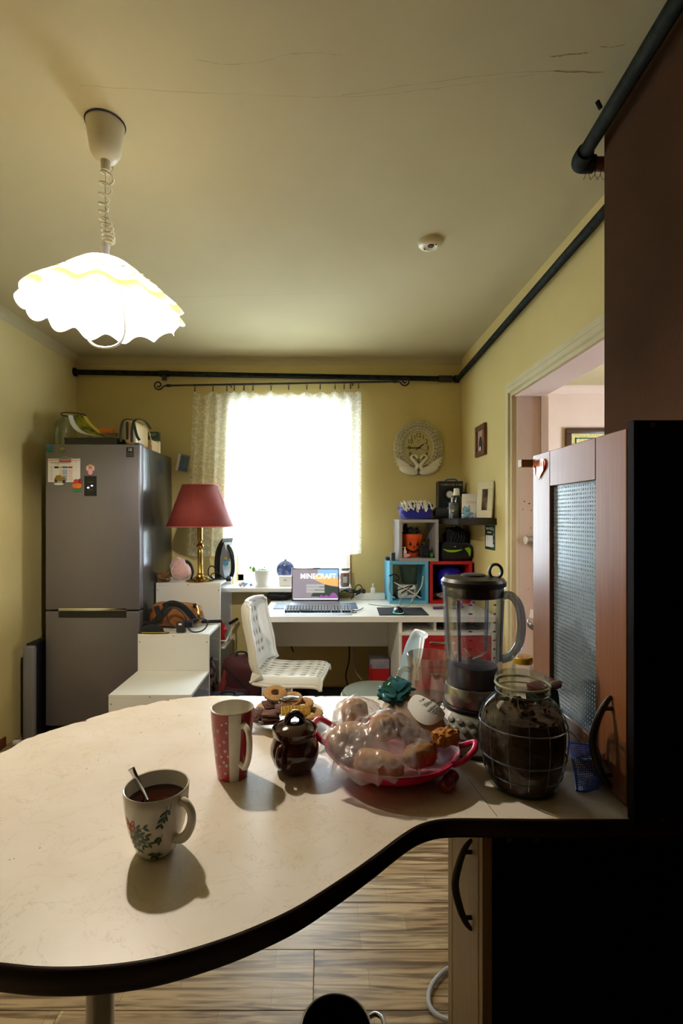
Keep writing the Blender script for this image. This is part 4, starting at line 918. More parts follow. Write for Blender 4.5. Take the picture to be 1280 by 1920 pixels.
mp_ = [T(706, 1140, DZt), T(790, 1140, DZt), T(804, 1154, DZt), T(711, 1154, DZt)]
t = MB(); t.prism([(p.x, p.y) for p in mp_], DZt, DZt+.004); tag(t.build('mouse_pad', 'black_matte', smooth=False), 'black rectangular mouse pad on the white desk', 'mouse pad')
ms = thing('computer_mouse', 'black computer mouse with a lit cyan rim on the mouse pad', 'mouse', (X(747, 3.13), 3.15, DZt+.004))
k = MB(); k.ball((0, 0, .0), (.033, .055, .04), 24, 14, p=.9)
for i, v in enumerate(k.v): k.v[i] = Vector((v.x, v.y, max(v.z, 0)))
k.build('shell', 'black_plastic', ms); MB().tube([(.033*math.cos(PI+a*PI/16), .054*math.sin(PI+a*PI/16), .005) for a in range(17)], .002, 6).build('light_rim', 'led_cyan', ms)
MB().tube(spline([(0, .05, .01), (.03, .12, .004), (-.02, .2, .003), (-.10, .24, .003), (-.16, .3, .003)], 6), .002, 6).build('cord', 'black_plastic', ms)
t = MB(); pst = thing('power_strip', 'white power strip with a plugged charger at the back of the desk', 'power strip', (X(690, 3.7), 3.7, DZt))
x0, x1 = X(664, 3.7)-LOC[pst].x, X(721, 3.7)-LOC[pst].x
MB().rbox(x0, x1, -.03, .03, 0, .045, .006).build('strip_body', 'white_plastic', pst)
MB().rbox(.02, .05, -.02, .02, .044, .085, .006).build('charger', 'white_plastic', pst); MB().tube([(.035, 0, .085), (.035, 0, .115)], .006, 8).build('charger_cord', 'white_plastic', pst)
MB().rbox(-.055, -.02, -.02, .02, .044, .075, .008).build('black_plug', 'black_plastic', pst); MB().tube(spline([(-.04, 0, .07), (-.06, -.01, .105), (-.09, -.02, .10), (-.11, -.04, .04), (-.13, -.06, .01)], 6), .004, 6).build('plug_cord', 'black_plastic', pst)
cb = MB(); random.seed(21)
for i in range(5): cb.tube(spline([P(642+random.uniform(-6, 6), 1108+random.uniform(-3, 3), 3.6), P(655, 1103+i*2, 3.6), P(668, 1108+i, 3.6), P(676, 1104+i*2, 3.62), P(664, 1117, 3.62)], 5), .0028, 6)
tag(cb.build('tangled_cables', 'black_plastic'), 'tangle of thin black cables beside the laptop', 'cables', kind='stuff')
t = MB(); t.ball((X(522, 3.66), 3.66, DZt+.03), (.09, .05, .03), 20, 12, amp=.5, freq=3, seed=9); t.clamp((None, None, DZt+.0002), (None, None, .8275)); tag(t.build('black_headset_bundle', 'black_cloth'), 'crumpled black bundle under the sill beside the laptop', 'bundle')
t = thing('hair_brush', 'purple hair brush lying in front of the red cube', 'brush', (X(835, 3.3), 3.3, DZt))
MB().ball((.06, 0, .016), (.065, .03, .014), 20, 10).build('brush_head', 'purple', t); MB().tube(spline([(.0, 0, .012), (-.04, -.01, .01), (-.085, -.015, .01)], 5), [.009]*11, 8).build('handle', 'purple', t); MB().ball((.06, 0, .03), (.055, .024, .016), 16, 8).build('bristles', 'black_matte', t)

# under the desk
for (lab, pts, m_) in (('black cable hanging down below the desk panel', [(655, 1205), (654, 1240), (648, 1265), (652, 1285), (658, 1290)], 'black_plastic'), ('pale grey cable hanging down below the desk panel', [(660, 1205), (662, 1240), (668, 1262), (678, 1275)], 'cable_grey'), ('thin short black cable under the desk behind the white chair', [(545, 1205), (546, 1212), (550, 1222)], 'black_plastic')):
    tag(MB().tube(spline([P(px, py, 3.585) for px, py in pts], 6), .006 if 'grey' not in lab else .004, 8).build('hanging_cable', m_), lab, 'cable')
gbag = thing('gift_bag', 'grey and red paper bag standing on the floor under the desk', 'bag', (X(711, 3.45), 3.49, 0))
z0 = Z(1266, 3.45)
bw = X(736, 3.45)-X(700, 3.45)
k = MB(); k.box(-bw/2, bw/2, -.06, .06, .0, Z(1234, 3.45)); k.build('bag_body', mat('bag_grey', '7c7a86', .6, var=('a8a4ac', 12, .15)), gbag, smooth=False)
MB().box(-bw/2-.001, bw/2+.001, -.062, .061, 0, Z(1252, 3.45)).build('red_panel', 'red', gbag, smooth=False)
MB().tube(spline([(-bw*.45, -.064, .36), (-bw*.42, -.066, .28), (-bw*.3, -.066, .24)], 5), .004, 6).build('handle_cord', 'red', gbag)
# ---------------------------------------------------------------- white swivel chair with a perforated shell
def perforated(S, nu, nv, hole, rr=.33, n=12):
    """surface S(u,v) split into cells; hole(i,j) -> True cuts a round hole."""
    mb = MB(); m = n//4
    for j in range(nv):
        for i in range(nu):
            u0, u1, v0, v1 = i/nu, (i+1)/nu, j/nv, (j+1)/nv
            ring = []
            for k in range(n):
                a = 2*PI*k/n+PI/4; ca, sa = math.cos(a), math.sin(a); mxx = max(abs(ca), abs(sa))
                ring.append((ca/mxx, sa/mxx, ca, sa))
            U = lambda s: (u0+u1)/2+s*(u1-u0)/2
            V = lambda s: (v0+v1)/2+s*(v1-v0)/2
            outer = [S(U(r[0]), V(r[1])) for r in ring]
            if hole(i, j):
                inner = [S(U(r[2]*rr*2), V(r[3]*rr*2)) for r in ring]
                mb.add(outer+inner, [(k, (k+1) % n, n+(k+1) % n, n+k) for k in range(n)])
            else:
                mb.add(outer+[S(U(0), V(0))], [(k, (k+1) % n, n) for k in range(n)])
    return mb
ch = thing('swivel_chair', 'white plastic swivel chair with a perforated one-piece shell at the desk', 'chair', (X(540, 2.82), 2.82, 0), -.14)
prof = spline([(-.232, 0, .905), (-.245, 0, .87), (-.232, 0, .78), (-.205, 0, .66), (-.195, 0, .58), (-.175, 0, .535), (-.12, 0, .517), (0, 0, .512), (.12, 0, .518), (.19, 0, .516), (.215, 0, .50)], 8)
def PV(v):
    t = v*(len(prof)-1); i = min(int(t), len(prof)-2); return prof[i].lerp(prof[i+1], t-i)
def S_(u, v):
    p = PV(v); s_ = 2*u-1
    wd = .195 if v > .5 else .195*(.86+.14*min(1, v/.35)); 
    taper = 1-.25*max(0, (.12-v)/.12)**2
    edge = max(0, abs(s_)-.72)/.28
    y = s_*wd*taper
    if v < .52: return Vector((p.x+.05*edge**1.5*(1 if v > .06 else .6)+.02*s_*s_, y, p.z))
    return Vector((p.x, y, p.z-.035*edge**1.6+.012*(abs(s_)**2)*(1-edge)))
NV = 17
sh_ = perforated(S_, 9, NV, lambda i, j: 0 < i < 8 and j in (1, 2, 3, 4, 5, 6, 9, 10, 11, 12, 13, 14, 15), .27).build('shell', 'chair_plastic', ch, angle=60)
sf = sh_.modifiers.new('thick', 'SOLIDIFY'); sf.thickness = .008; sf.offset = 0
lipp = [S_(0, 1-i/40) for i in range(41)]+[S_(i/20, 0) for i in range(1, 21)]+[S_(1, i/40) for i in range(1, 41)]+[S_(1-i/20, 1) for i in range(1, 20)]
MB().tube(lipp, .0085, 8, closed=True).build('rolled_edge', 'chair_plastic', ch)
MB().rbox(-.07, .10, -.08, .08, .482, .508, .008).build('seat_plate', 'steel', ch)
MB().cyl((0.01, 0, .12), (.01, 0, .49), .018, 18).build('gas_column', 'chrome', ch); MB().cyl((.01, 0, .10), (.01, 0, .30), .026, 18).build('column_sleeve', 'white_plastic', ch)
MB().tube([(.02, -.05, .49), (.04, -.17, .478)], .005, 8).build('height_lever', 'black_plastic', ch)
for k in range(5):
    a = 2*PI*k/5+.09; e = Vector((.01+.24*math.cos(a), .24*math.sin(a), .075))
    lg = MB().tube([(.01, 0, .115), e], [.022, .014], 10).build('base_leg', 'chrome', ch)
    MB().tube([e+Vector((0, -.014, -.047)), e+Vector((0, .014, -.047))], .028, 14).build('caster', 'black_plastic', lg)
# ---------------------------------------------------------------- second chair
c2 = thing('kitchen_chair', 'old chair with a grey-green seat and a pale blue curved back beside the desk drawers', 'chair', (X(705, 2.62), 2.62, 0))
seat = MB(); seat.lathe([(0, .425), (.16, .425), (.178, .435), (.182, .447), (.172, .458), (.12, .466), (0, .468)], 36, sx=1.0, sy=1.0); seat.build('seat', 'chair_green', c2)
MB().tube([(.18*math.cos(a*PI/20), .18*math.sin(a*PI/20), .432) for a in range(40)], .009, 8, closed=True).build('seat_rim', 'chair_plastic', c2)
bk = MB(); nu_, nv_ = 12, 14; vs = []
for j in range(nv_+1):
    v = j/nv_
    for i in range(nu_+1):
        s_ = 2*i/nu_-1
        hw = .155*(1-max(0, v-.72)**2*6.0)
        vs.append((.155+.10*v**1.3-.035*s_*s_+.0, s_*hw-.03, .40+.365*v))
bk.add(vs, [(j*(nu_+1)+i, j*(nu_+1)+i+1, (j+1)*(nu_+1)+i+1, (j+1)*(nu_+1)+i) for j in range(nv_) for i in range(nu_)])
o = bk.build('backrest', 'chair_blue', c2, angle=60); o.modifiers.new('t', 'SOLIDIFY').thickness = .014
eg = [vs[j*(nu_+1)] for j in range(nv_+1)]+[vs[nv_*(nu_+1)+i] for i in range(1, nu_+1)]+[vs[j*(nu_+1)+nu_] for j in range(nv_-1, -1, -1)]
MB().tube(eg, .011, 8).build('back_edge', 'chair_plastic', c2)
hg = MB(); hg.rbox(.172, .19, -.19, -.17, .575, .63, .004); hg.build('back_hinge', 'white_plastic', c2)
for k in range(4):
    a = PI/4+k*PI/2; MB().tube([(.10*math.cos(a), .10*math.sin(a), .43), (.17*math.cos(a), .17*math.sin(a), .0)], .011, 10).build('leg', 'chrome', c2)

# ---------------------------------------------------------------- box cubes on the desk
def cube(name, label, x0, x1, y0, y1, z0, z1, m_, back):
    t = thing(name, label, 'storage cube', ((x0+x1)/2, y0, z0)); w_ = .022
    for (nm, b_) in (('bottom_board', (x0, x1, y0, y1, z0, z0+w_)), ('top_board', (x0, x1, y0, y1, z1-w_, z1)), ('side_board', (x0, x0+w_, y0, y1, z0+w_, z1-w_)), ('side_board', (x1-w_, x1, y0, y1, z0+w_, z1-w_))):
        MB().rbox(*b_, .0012, 1).build(nm, m_, t, w=True)
    if back: MB().box(x0+w_, x1-w_, y1-.006, y1-.001, z0+w_, z1-w_).build('back_board', back, t, w=True, smooth=False)
    return t
QY0, QY1 = 3.50, 3.81
zq = Z(1052.5, QY0); zq2 = Z(974, QY0)
cube('blue_cube', 'open light blue storage cube standing on the desk', X(730, QY0), X(803, QY0), QY0, QY1, DZt, zq, 'blue_light', None)
cube('red_cube', 'open red storage cube standing on the desk in the room corner', X(805.5, QY0), X(885, QY0), QY0, QY1, DZt, zq, 'red', 'wenge')
cube('grey_cube', 'open grey storage cube stacked on the blue cube', X(748, QY0), X(822, QY0), QY0, QY1, zq, zq2, 'grey_board', None)
zi = DZt+.022; zg = zq+.022
# in the grey cube
pb = thing('pumpkin_bucket', 'orange pumpkin-face bucket inside the grey cube', 'bucket', (.640, 3.635, zg))
MB().lathe([(0, .002), (.048, .002), (.056, .01), (.078, .135), (.081, .137), (.081, .165), (.078, .168), (.074, .165), (.07, .13), (0, .02)], 36, fn=lambda r, z, a: (r*(1+.02*math.cos(a*10)), z)).build('bucket_shell', 'orange', pb)
def on_bucket(poly, name):
    n = len(poly); k = MB(); vs = []
    for (a, z) in poly:
        r = (.056+(.078-.056)*(z-.01)/.125)*1.022+.002; vs.append((r*math.sin(a), -r*math.cos(a), z))
    k.add(vs, [tuple(range(n))]); k.build(name, 'black_matte', pb, smooth=False)
on_bucket([(-.42, .085), (-.1, .085), (-.24, .118)], 'eye'); on_bucket([(.30, .085), (.62, .085), (.5, .118)], 'eye')
on_bucket([(.02, .07), (.18, .07), (.1, .088)], 'nose')
for i in range(8):
    a0 = -.65+i*.18; zf = lambda a: .048-.018*math.cos((a-.05)*1.9)+.012*abs(a-.05)
    on_bucket([(a0, zf(a0)+.016), (a0, zf(a0)), (a0+.18, zf(a0+.18)), (a0+.18, zf(a0+.18)+.016)], 'mouth')
k = MB(); k.ball((.0, 0, .16), (.07, .062, .045), 24, 14, amp=.7, freq=3, seed=3); k.ball((-.042, .01, .205), (.016, .014, .05), 12, 10, amp=.3, seed=2)
for i, v in enumerate(k.v):
    h = math.hypot(v.x, v.y); lim = .062 if v.z < .17 else .076
    k.v[i] = Vector((v.x*min(1, lim/max(h, 1e-6)), v.y*min(1, lim/max(h, 1e-6)), min(max(v.z, .13), .243)))
k.build('black_fabric_filling', 'black_cloth', pb)
k = MB(); k.ball((.722, 3.55, zg+.045), (.042, .035, .05), 26, 16, amp=.8, freq=3, seed=6); k.clamp((.690, 3.512, zg+.0002), (.750, 3.585, None))
tag(k.build('black_cloth_heap', 'black_cloth'), 'crumpled black cloth heap beside the pumpkin bucket', 'cloth')
yb = thing('yellow_cup', 'small yellow cup with a wire handle inside the grey cube', 'cup', (.743, 3.712, zg+.0))
MB().lathe([(0, 0), (.03, 0), (.04, .11), (.036, .11), (.028, .01), (0, .01)], 22).build('cup_shell', 'yellow', yb); MB().tube(spline([(-.03, -.03, .09), (-.01, -.05, .12), (.02, -.05, .1), (.03, -.04, .13)], 5), .002, 5).build('wire_handle', 'black_plastic', yb)
k = MB(); k.ball((.768, 3.535, zg+.018), (.016, .022, .018), 16, 10, amp=.3, seed=1); k.clamp((.7515, None, zg+.0002), (.7865, None, None)); tag(k.build('green_ball', 'green'), 'small green crumpled ball in the corner of the grey cube', 'ball')
pu = thing('pump_bottle', 'tiny white pump bottle in front of the pumpkin bucket', 'bottle', (X(759, 3.53), 3.537, zg))
MB().lathe([(0, 0), (.013, 0), (.014, .006), (.013, .05), (.006, .06), (.005, .072), (0, .072)], 16).build('bottle', 'white_plastic', pu); MB().rbox(-.016, .006, -.004, .004, .07, .078, .002).build('pump_head', 'white_plastic', pu)
k = MB(); k.tube(spline([(X(756, 3.52), 3.511, zg+.03), (X(761, 3.52), 3.511, zg+.025), (X(767, 3.52), 3.511, zg+.02), (X(761, 3.52), 3.511, zg+.012), (X(756, 3.52), 3.511, zg+.009)], 5), .0085, 8); tag(k.build('pink_clip', 'pink'), 'pink plastic hair clip at the front of the grey cube', 'hair clip')
# in the blue cube
wbx = thing('white_router', 'white rounded plastic box among cables inside the blue cube', 'box', (X(762, 3.6), 3.62, zi)); MB().rbox(-.068, .068, -.05, .05, 0, .10, .02, 3).build('box_shell', 'white_plastic', wbx); MB().rbox(.0, .05, -.053, -.049, .03, .07, .006).build('socket', 'mid_grey', wbx)
k = thing('glass_bowl', 'clear glass bowl on top of the white box in the blue cube', 'bowl', (X(768, 3.65), 3.64, zi+.10)); MB().lathe([(0, .001), (.05, .001), (.06, .015), (.078, .12), (.081, .12), (.081, .127)], 32).build('bowl_shell', 'glass_green', k)
for (lab, m_, pts) in (('white flat cable crossing the front of the blue cube', 'cable_white', [(739, 1092), (760, 1104), (775, 1113), (788, 1121)]), ('white cable loop hanging down the blue cube', 'cable_white', [(793, 1080), (790, 1098), (781, 1113), (774, 1121), (771, 1130)]), ('black cable bent out of the blue cube', 'black_plastic', [(729, 1080), (740, 1077), (748, 1084), (742, 1090)]), ('thin black cable across the white box', 'black_plastic', [(742, 1108), (756, 1103), (773, 1098), (765, 1104), (752, 1112)]), ('thin grey cable looping onto the desk', 'cable_grey', [(730, 1092), (729, 1105), (733, 1116), (740, 1121)])):
    tag(MB().tube(spline([P(a, b_, 3.494 if (b_ > 1112 and 'loop hanging' in lab) or 'bent out' in lab or 'looping onto' in lab else 3.515) for a, b_ in pts], 6), .0042, 6).build('loose_cable', m_), lab, 'cable')
tag(MB().tube(spline([P(774, 1118, 3.49), P(773, 1127, 3.48), T(764, 1136, DZt+.005), T(752, 1138, DZt+.005), P(748, 1131, 3.44), P(752, 1120, 3.49)], 6), .003, 6).build('loose_cable', 'cable_grey'), 'grey cable looping from the blue cube over the desk', 'cable')
# in the red cube
k = thing('blue_ball', 'shiny dark blue ball inside the red cube', 'ball', (X(842, 3.62), 3.63, zi+.045)); MB().ball((0, 0, .10), .102, 36, 22).build('ball_skin', 'blue_deep', k)
k = MB(); k.ball((X(840, 3.55), 3.6, zi+.022), (.10, .06, .02), 26, 12, amp=.5, freq=3, seed=5); k.clamp((X(805.5, QY0)+.0225, None, zi+.0002)); tag(k.build('snack_packet', mat('packet', 'b8aea0', .35, var=('6a3040', 12, .12))), 'crumpled shiny packet under the blue ball', 'packet')
# on the cubes
bl_ = thing('folded_blanket', 'folded dark blue blanket with a white fringe on the grey cube', 'blanket', (X(780, 3.6), 3.62, zq2))
k = MB(); k.ball((0, 0, .045), (.118, .09, .047), 30, 16, p=.5, amp=.12, freq=2.5, seed=2); k.clamp((None, None, .0002)); k.build('blanket_fold', 'cloth_blue', bl_)
k = MB(); k.ball((.0, .0, .085), (.112, .08, .035), 30, 14, p=.6, amp=.3, freq=3, seed=4); k.build('blanket_fold', 'cloth_blue', bl_)
random.seed(13); fg = MB()
for i in range(46):
    x_ = random.uniform(-.12, .095); z_ = .118+random.uniform(-.012, .015)-.05*max(0, -x_-.07); y_ = -.085
    fg.tube(spline([(x_, y_+.05, z_+.005), (x_+random.uniform(-.01, .01), y_-.004, z_-.012), (x_+random.uniform(-.016, .016), y_-.012, z_-.04-random.uniform(0, .02))], 3), .0034, 5)
fg.build('fringe', 'fringe', bl_, kind='stuff')
gd = thing('small_speaker', 'small grey rounded gadget beside the grey cube', 'gadget', (X(736.5, 3.53), 3.54, zq)); MB().rbox(-.016, .016, -.02, .02, 0, .064, .008, 3).build('housing', 'mid_grey', gd); MB().rbox(-.012, .012, -.0215, -.019, .006, .058, .003).build('front_grille', 'dark_grey', gd)
k = MB(); k.rbox(X(722, 3.6), X(729.5, 3.6), 3.56, 3.62, zq, zq+.025, .006); tag(k.build('dark_pouch', 'dark_grey'), 'tiny dark pouch on the corner of the blue cube', 'pouch')
bp = thing('school_backpack', 'black school backpack with lime green trim lying on the red cube', 'backpack', (X(852, 3.6), 3.62, zq))
k = MB(); k.ball((.0, 0, .065), (.128, .1, .065), 30, 18, p=.55, amp=.12, freq=2, seed=3); k.clamp((None, None, .0002), (XR-.001-LOC[bp].x, None, None)); k.build('main_bag', 'black_cloth', bp)
k = MB(); k.ball((.015, .02, .16), (.085, .07, .075), 30, 18, p=.8, amp=.3, freq=2.5, seed=8); k.build('top_pocket', 'black_cloth', bp)
def band(pts, wds, name, m_, par):
    pp = spline(pts, 5); vs = []; n = len(pp)
    for i, p in enumerate(pp):
        wd = wds*math.sin(PI*(i+.3)/(n))**.7; vs += [p+Vector((0, 0, -wd)), p+Vector((0, -.004, 0)), p+Vector((0, 0, wd))]
    mb = MB(); mb.add(vs, [f_ for i in range(n-1) for f_ in ((3*i, 3*i+1, 3*i+4, 3*i+3), (3*i+1, 3*i+2, 3*i+5, 3*i+4))]); mb.build(name, m_, par, angle=70)
band([(-.105, -.106, .085), (-.07, -.112, .073), (-.02, -.114, .072), (.03, -.112, .082)], .008, 'trim_stripe', 'lime', bp)
k = MB(); k.add([(.045, -.112, .09), (.075, -.108, .10), (.092, -.105, .085), (.09, -.107, .05), (.082, -.108, .03), (.07, -.112, .06)], [(0, 1, 2, 3, 4, 5)]); k.xf(TR(0, -.003, 0)); k.build('trim_patch', 'lime', bp)
MB().rbox(-.03, -.015, -.118, -.11, .10, .108, .002).build('badge', 'chrome', bp)
for i in range(5): MB().tube(spline([(-.04+.02*i, -.055, .12), (-.03+.022*i, -.07, .17), (.0+.012*i, -.05, .215)], 5), .0022, 5).build('cord', 'dark_grey', bp)
# ---------------------------------------------------------------- floating shelf and what stands on it
HX0, HX1, HY0, HY1, HZ0, HZ1 = .83, XR, 3.07, 3.82, 1.328, 1.37
t = MB(); t.rbox(HX0, HX1, HY0, HY1, HZ0, HZ1, .002, 1); tag(t.build('floating_shelf', mat('shelf_black', '1a1512', .28)), 'dark floating shelf fixed in the corner above the red cube', 'shelf')
bx = thing('product_box', 'dark printed product box with a speaker picture standing on the floating shelf', 'box', (X(846, 3.7), 3.72, HZ1))
x0, x1, y_ = X(822, 3.68), X(868, 3.68), 3.68; zt3 = Z(902, 3.68)
MB().rbox(x0, x1, y_, y_+.09, HZ1, zt3, .002, 1).build('box_body', mat('box_dark', '14171c', .35), bx, w=True)
MB().box(x0, x1, y_-.0008, y_, HZ1+.02, HZ1+.13).build('printed_glow', mat('box_glow', '123038', .4, var=('0c1418', 10, .2)), bx, w=True, smooth=False)
txt('lettering', 'COMPUTER TUBE', .0205, 'print_grey', bx, ((x0+x1)/2+.004, y_-.001, zt3-.028), w=True, bold=.0003)
def disc_front(c, r, m_, name, par, w=True, d=.001):
    k = MB(); k.lathe([(0, 0), (r, 0), (r, d), (0, d)], 28); k.xf(TR(c) @ RX(PI/2)); return k.build(name, m_, par, w=w)
cc0 = P(843, 927, y_); disc_front(cc0, .05, 'black_matte', 'printed_cone', bx, d=.0015); disc_front(cc0, .028, 'print_grey', 'printed_ring', bx, d=.0022); disc_front(cc0, .022, 'paper', 'printed_dome', bx, d=.003); disc_front(P(842, 955, y_), .036, 'black_matte', 'printed_cone', bx, d=.0015); disc_front(P(841, 954, y_), .016, 'print_grey', 'printed_ring', bx, d=.0022)
MB().tube(spline([P(834, 903, y_+.03), P(838, 899.5, y_+.03), P(853, 899, y_+.03), P(857, 902, y_+.03)], 5), .006, 8).build('carry_handle', 'print_blue', bx, w=True)
sk = thing('cylinder_speaker', 'dark grey cylindrical speaker lying at the shelf end', 'speaker', (X(828, 3.6), 3.6, HZ1))
k = MB(); k.tube([(-.055, 0, .038), (-.05, 0, .038), (.06, 0, .038), (.065, 0, .038)], [.03, .038, .038, .03], 22); k.build('speaker_body', 'dark_grey', sk); k = MB(); k.tube([(-.058, 0, .038), (-.054, 0, .038)], .026, 18); k.build('end_cap', 'black_matte', sk)
bt = thing('perfume_bottle', 'tall dark spray bottle with a white cap on the floating shelf', 'bottle', (X(857, 3.4), 3.42, HZ1))
MB().lathe([(0, 0), (.034, 0), (.036, .006), (.036, .13), (.03, .15), (.018, .156), (.018, .165), (0, .165)], 24).build('bottle_body', mat('bottle_dark', '1c2226', .15), bt); MB().lathe([(.019, .156), (.023, .158), (.018, .205), (.0, .207)], 20).build('cap', 'paper', bt); MB().lathe([(.0205, .15), (.0205, .158), (.0, .158)], 20).build('collar', 'gold_dull', bt)
pc = thing('pen_cup', 'dark wire mesh pen cup with a white stick on the floating shelf', 'pen cup', (X(850, 3.3), 3.3, HZ1))
ms_ = MB(); r = .031
for i in range(16):
    for s_ in (1, -1): ms_.tube([(r*math.cos(2*PI*i/16+s_*t*.09*2*PI), r*math.sin(2*PI*i/16+s_*t*.09*2*PI), .012*t*1.02+.004) for t in range(9)], .0011, 4)
ms_.build('wire_mesh', 'steel', pc, kind='stuff'); MB().lathe([(0, .001), (r, .001), (r-.003, .105), (r-.006, .105), (r-.006, .005), (0, .005)], 20).build('inner_cup', 'black_plastic', pc)
MB().cyl((-.012, -.005, .02), (-.014, -.008, .135), .005, 10).build('white_stick', 'paper', pc); MB().cyl((.012, -.005, .02), (.016, -.008, .14), .0035, 8).build('pencil', 'print_grey', pc)
k = thing('small_tin', 'little black lidded tin at the front of the floating shelf', 'tin', (X(852, 3.12), 3.12, HZ1)); MB().lathe([(0, 0), (.019, 0), (.02, .004), (.02, .026), (0, .026)], 22).build('tin_body', 'black_plastic', k); MB().lathe([(.021, .022), (.021, .032), (.019, .034), (0, .034)], 22).build('lid', 'dark_metal', k)
k = thing('camera', 'small black camera behind the bottles on the floating shelf', 'camera', (X(869, 3.5), 3.52, HZ1)); MB().rbox(-.045, .045, -.03, .03, 0, .16, .012).build('camera_body', 'black_matte', k); MB().cyl((.0, -.03, .11), (0, -.06, .11), .026, 20).build('lens', 'black_plastic', k); MB().ball((.0, -.01, .165), (.04, .03, .02), 16, 8).build('viewfinder', 'black_matte', k); disc_front((0, -.06, .11), .018, 'dark_metal', 'lens_glass', k, w=False)
pl_ = thing('plush_toy', 'tiny light blue plush toy slumped on the floating shelf', 'plush toy', (X(876, 3.12), 3.125, HZ1))
MB().ball((0, 0, .0262), (.024, .018, .024), 18, 12, amp=.25, seed=1).build('torso', 'plush_blue', pl_); MB().ball((-.004, -.006, .055), (.02, .016, .017), 18, 12, amp=.2, seed=2).build('head', 'plush_blue', pl_)
for (x_, z_) in ((-.016, .066), (.012, .07)): MB().ball((x_, -.002, z_), (.007, .006, .014), 10, 8).build('ear', 'plush_blue', pl_)
for (x_, y_2, z_) in ((-.022, -.012, .01), (.024, -.012, .01), (-.024, -.004, .034), (.026, -.004, .03)): MB().ball((x_, y_2, z_), (.014, .01, .009), 10, 8).build('limb', 'plush_blue', pl_)
kc_ = thing('name_card', 'white framed name card with pink lettering leaning on the floating shelf', 'card', (.957, 3.235, HZ1+.001))
M_ = RZ(-.35) @ RX(-.22); w2, h2 = .058, .165
k = MB(); k.rbox(-w2, w2, 0, .012, 0.001, h2, .002, 1); k.xf(M_); k.build('card_block', 'card_white', kc_)
k = MB(); k.box(-w2+.008, w2-.008, -.0006, 0, .01, h2-.01); k.xf(M_); k.build('card_face', 'paper', kc_, smooth=False)
t_ = txt('lettering', 'KEIRA', .026, 'print_pink', kc_, (0, 0, 0)); t_.matrix_local = M_ @ TR(0.004, -.0012, .105) @ RX(PI/2)
k = MB(); k.box(-w2+.006, -w2+.042, -.0016, -.0006, .025, .07); k.xf(M_); k.build('yellow_picture', mat('pic_yellow', '8a8410', .6), kc_, smooth=False)
k = MB(); k.tube([(-w2+.024+.008*math.cos(a*.5), -.002, .05+.011*math.sin(a*.5)) for a in range(13)], .003, 6); k.xf(M_); k.build('yellow_loop', 'yellow', kc_)
pf = thing('framed_photo', 'white photo frame leaning against the wall on the floating shelf', 'photo frame', (1.006, 3.128, HZ1+.0015))
M_ = RZ(-.9) @ RX(-.10); w2, h2 = .056, .235
for (a_, b_, c_, d_) in ((-w2, w2, 0.001, .05), (-w2, w2, h2-.05, h2), (-w2, -w2+.036, .05, h2-.05), (w2-.036, w2, .05, h2-.05)):
    k = MB(); k.rbox(a_, b_, 0, .014, c_, d_, .002, 1); k.xf(M_); k.build('frame_bar', 'cream_plastic', pf)
k = MB(); k.box(-w2+.03, w2-.03, .005, .012, .045, h2-.045); k.xf(M_); k.build('photograph', mat('photo_dark', '2a2420', .3, var=('8a6a58', 30, .12)), pf, smooth=False)
k = MB(); k.box(-w2, w2, .014, .02, .0, h2); k.xf(M_); k.build('backing', 'black_matte', pf, smooth=False)
# ---------------------------------------------------------------- on the wall beside the doorway
wf = thing('wooden_picture', 'small reddish wooden picture frame hung on the wall by the doorway', 'picture', (XR, 3.35, Z(853, 3.35)))
wy0, wy1 = 3.255, 3.455; wz0, wz1 = 1.79, 2.0
for (a_, b_, c_, d_) in ((wy0, wy1, wz0, wz0+.035), (wy0, wy1, wz1-.035, wz1), (wy0, wy0+.035, wz0+.035, wz1-.035), (wy1-.035, wy1, wz0+.035, wz1-.035)): MB().rbox(XR-.02, XR, a_, b_, c_, d_, .002, 1).build('frame_bar', 'wood_frame', wf, w=True)
MB().box(XR-.01, XR-.004, wy0+.03, wy1-.03, wz0+.03, wz1-.03).build('picture_sheet', mat('pic_beige', 'a08a78', .4), wf, w=True, smooth=False)
k = MB(); k.ball((XR-.011, 3.355, 1.87), (.002, .035, .055), 14, 10); k.build('printed_robe', 'hair_dark', wf, w=True); k = MB(); k.ball((XR-.011, 3.355, 1.94), (.002, .016, .02), 12, 8); k.build('printed_face', 'skin_pic', wf, w=True); k = MB(); k.ball((XR-.012, 3.36, 1.84), (.002, .014, .02), 12, 8); k.build('printed_hand', 'paper', wf, w=True)
cal = thing('wall_calendar', 'green pocket calendar card taped on the wall under the floating shelf', 'calendar', (XR, 3.19, 1.167))
cy0, cy1, cz0, cz1 = 3.10, 3.285, 1.168, 1.325
MB().box(XR-.003, XR, cy0, cy1, cz0, cz1).build('card', 'green_dark', cal, w=True, smooth=False)
MB().box(XR-.0038, XR-.003, cy0+.035, cy1-.015, cz0+.018, cz1-.065).build('date_table', 'paper', cal, w=True, smooth=False)
for i in range(3): MB().box(XR-.0044, XR-.0038, cy0+.06+i*.035, cy0+.062+i*.035, cz0+.018, cz1-.065).build('table_rule', 'print_grey', cal, w=True, smooth=False)
txt('lettering', 'PLAN LEKCJI', .022, 'paper', cal, (XR-.0034, (cy0+cy1)/2+.008, cz1-.022), rot=(PI/2, 0, -PI/2), w=True, bold=.0004); txt('lettering', 'kalendarz', .02, 'paper', cal, (XR-.0034, (cy0+cy1)/2+.008, cz1-.045), rot=(PI/2, 0, -PI/2), w=True)
for i, (yy, zz, m_) in enumerate(((.02, .1, 'print_orange'), (.018, .06, 'print_orange'), (.02, .13, 'print_yellow'), (.02, .03, 'paper'))): k = MB(); k.ball((XR-.0034, cy0+yy, cz0+zz), (.001, .008, .009), 10, 6); k.build('printed_sticker', m_, cal, w=True)
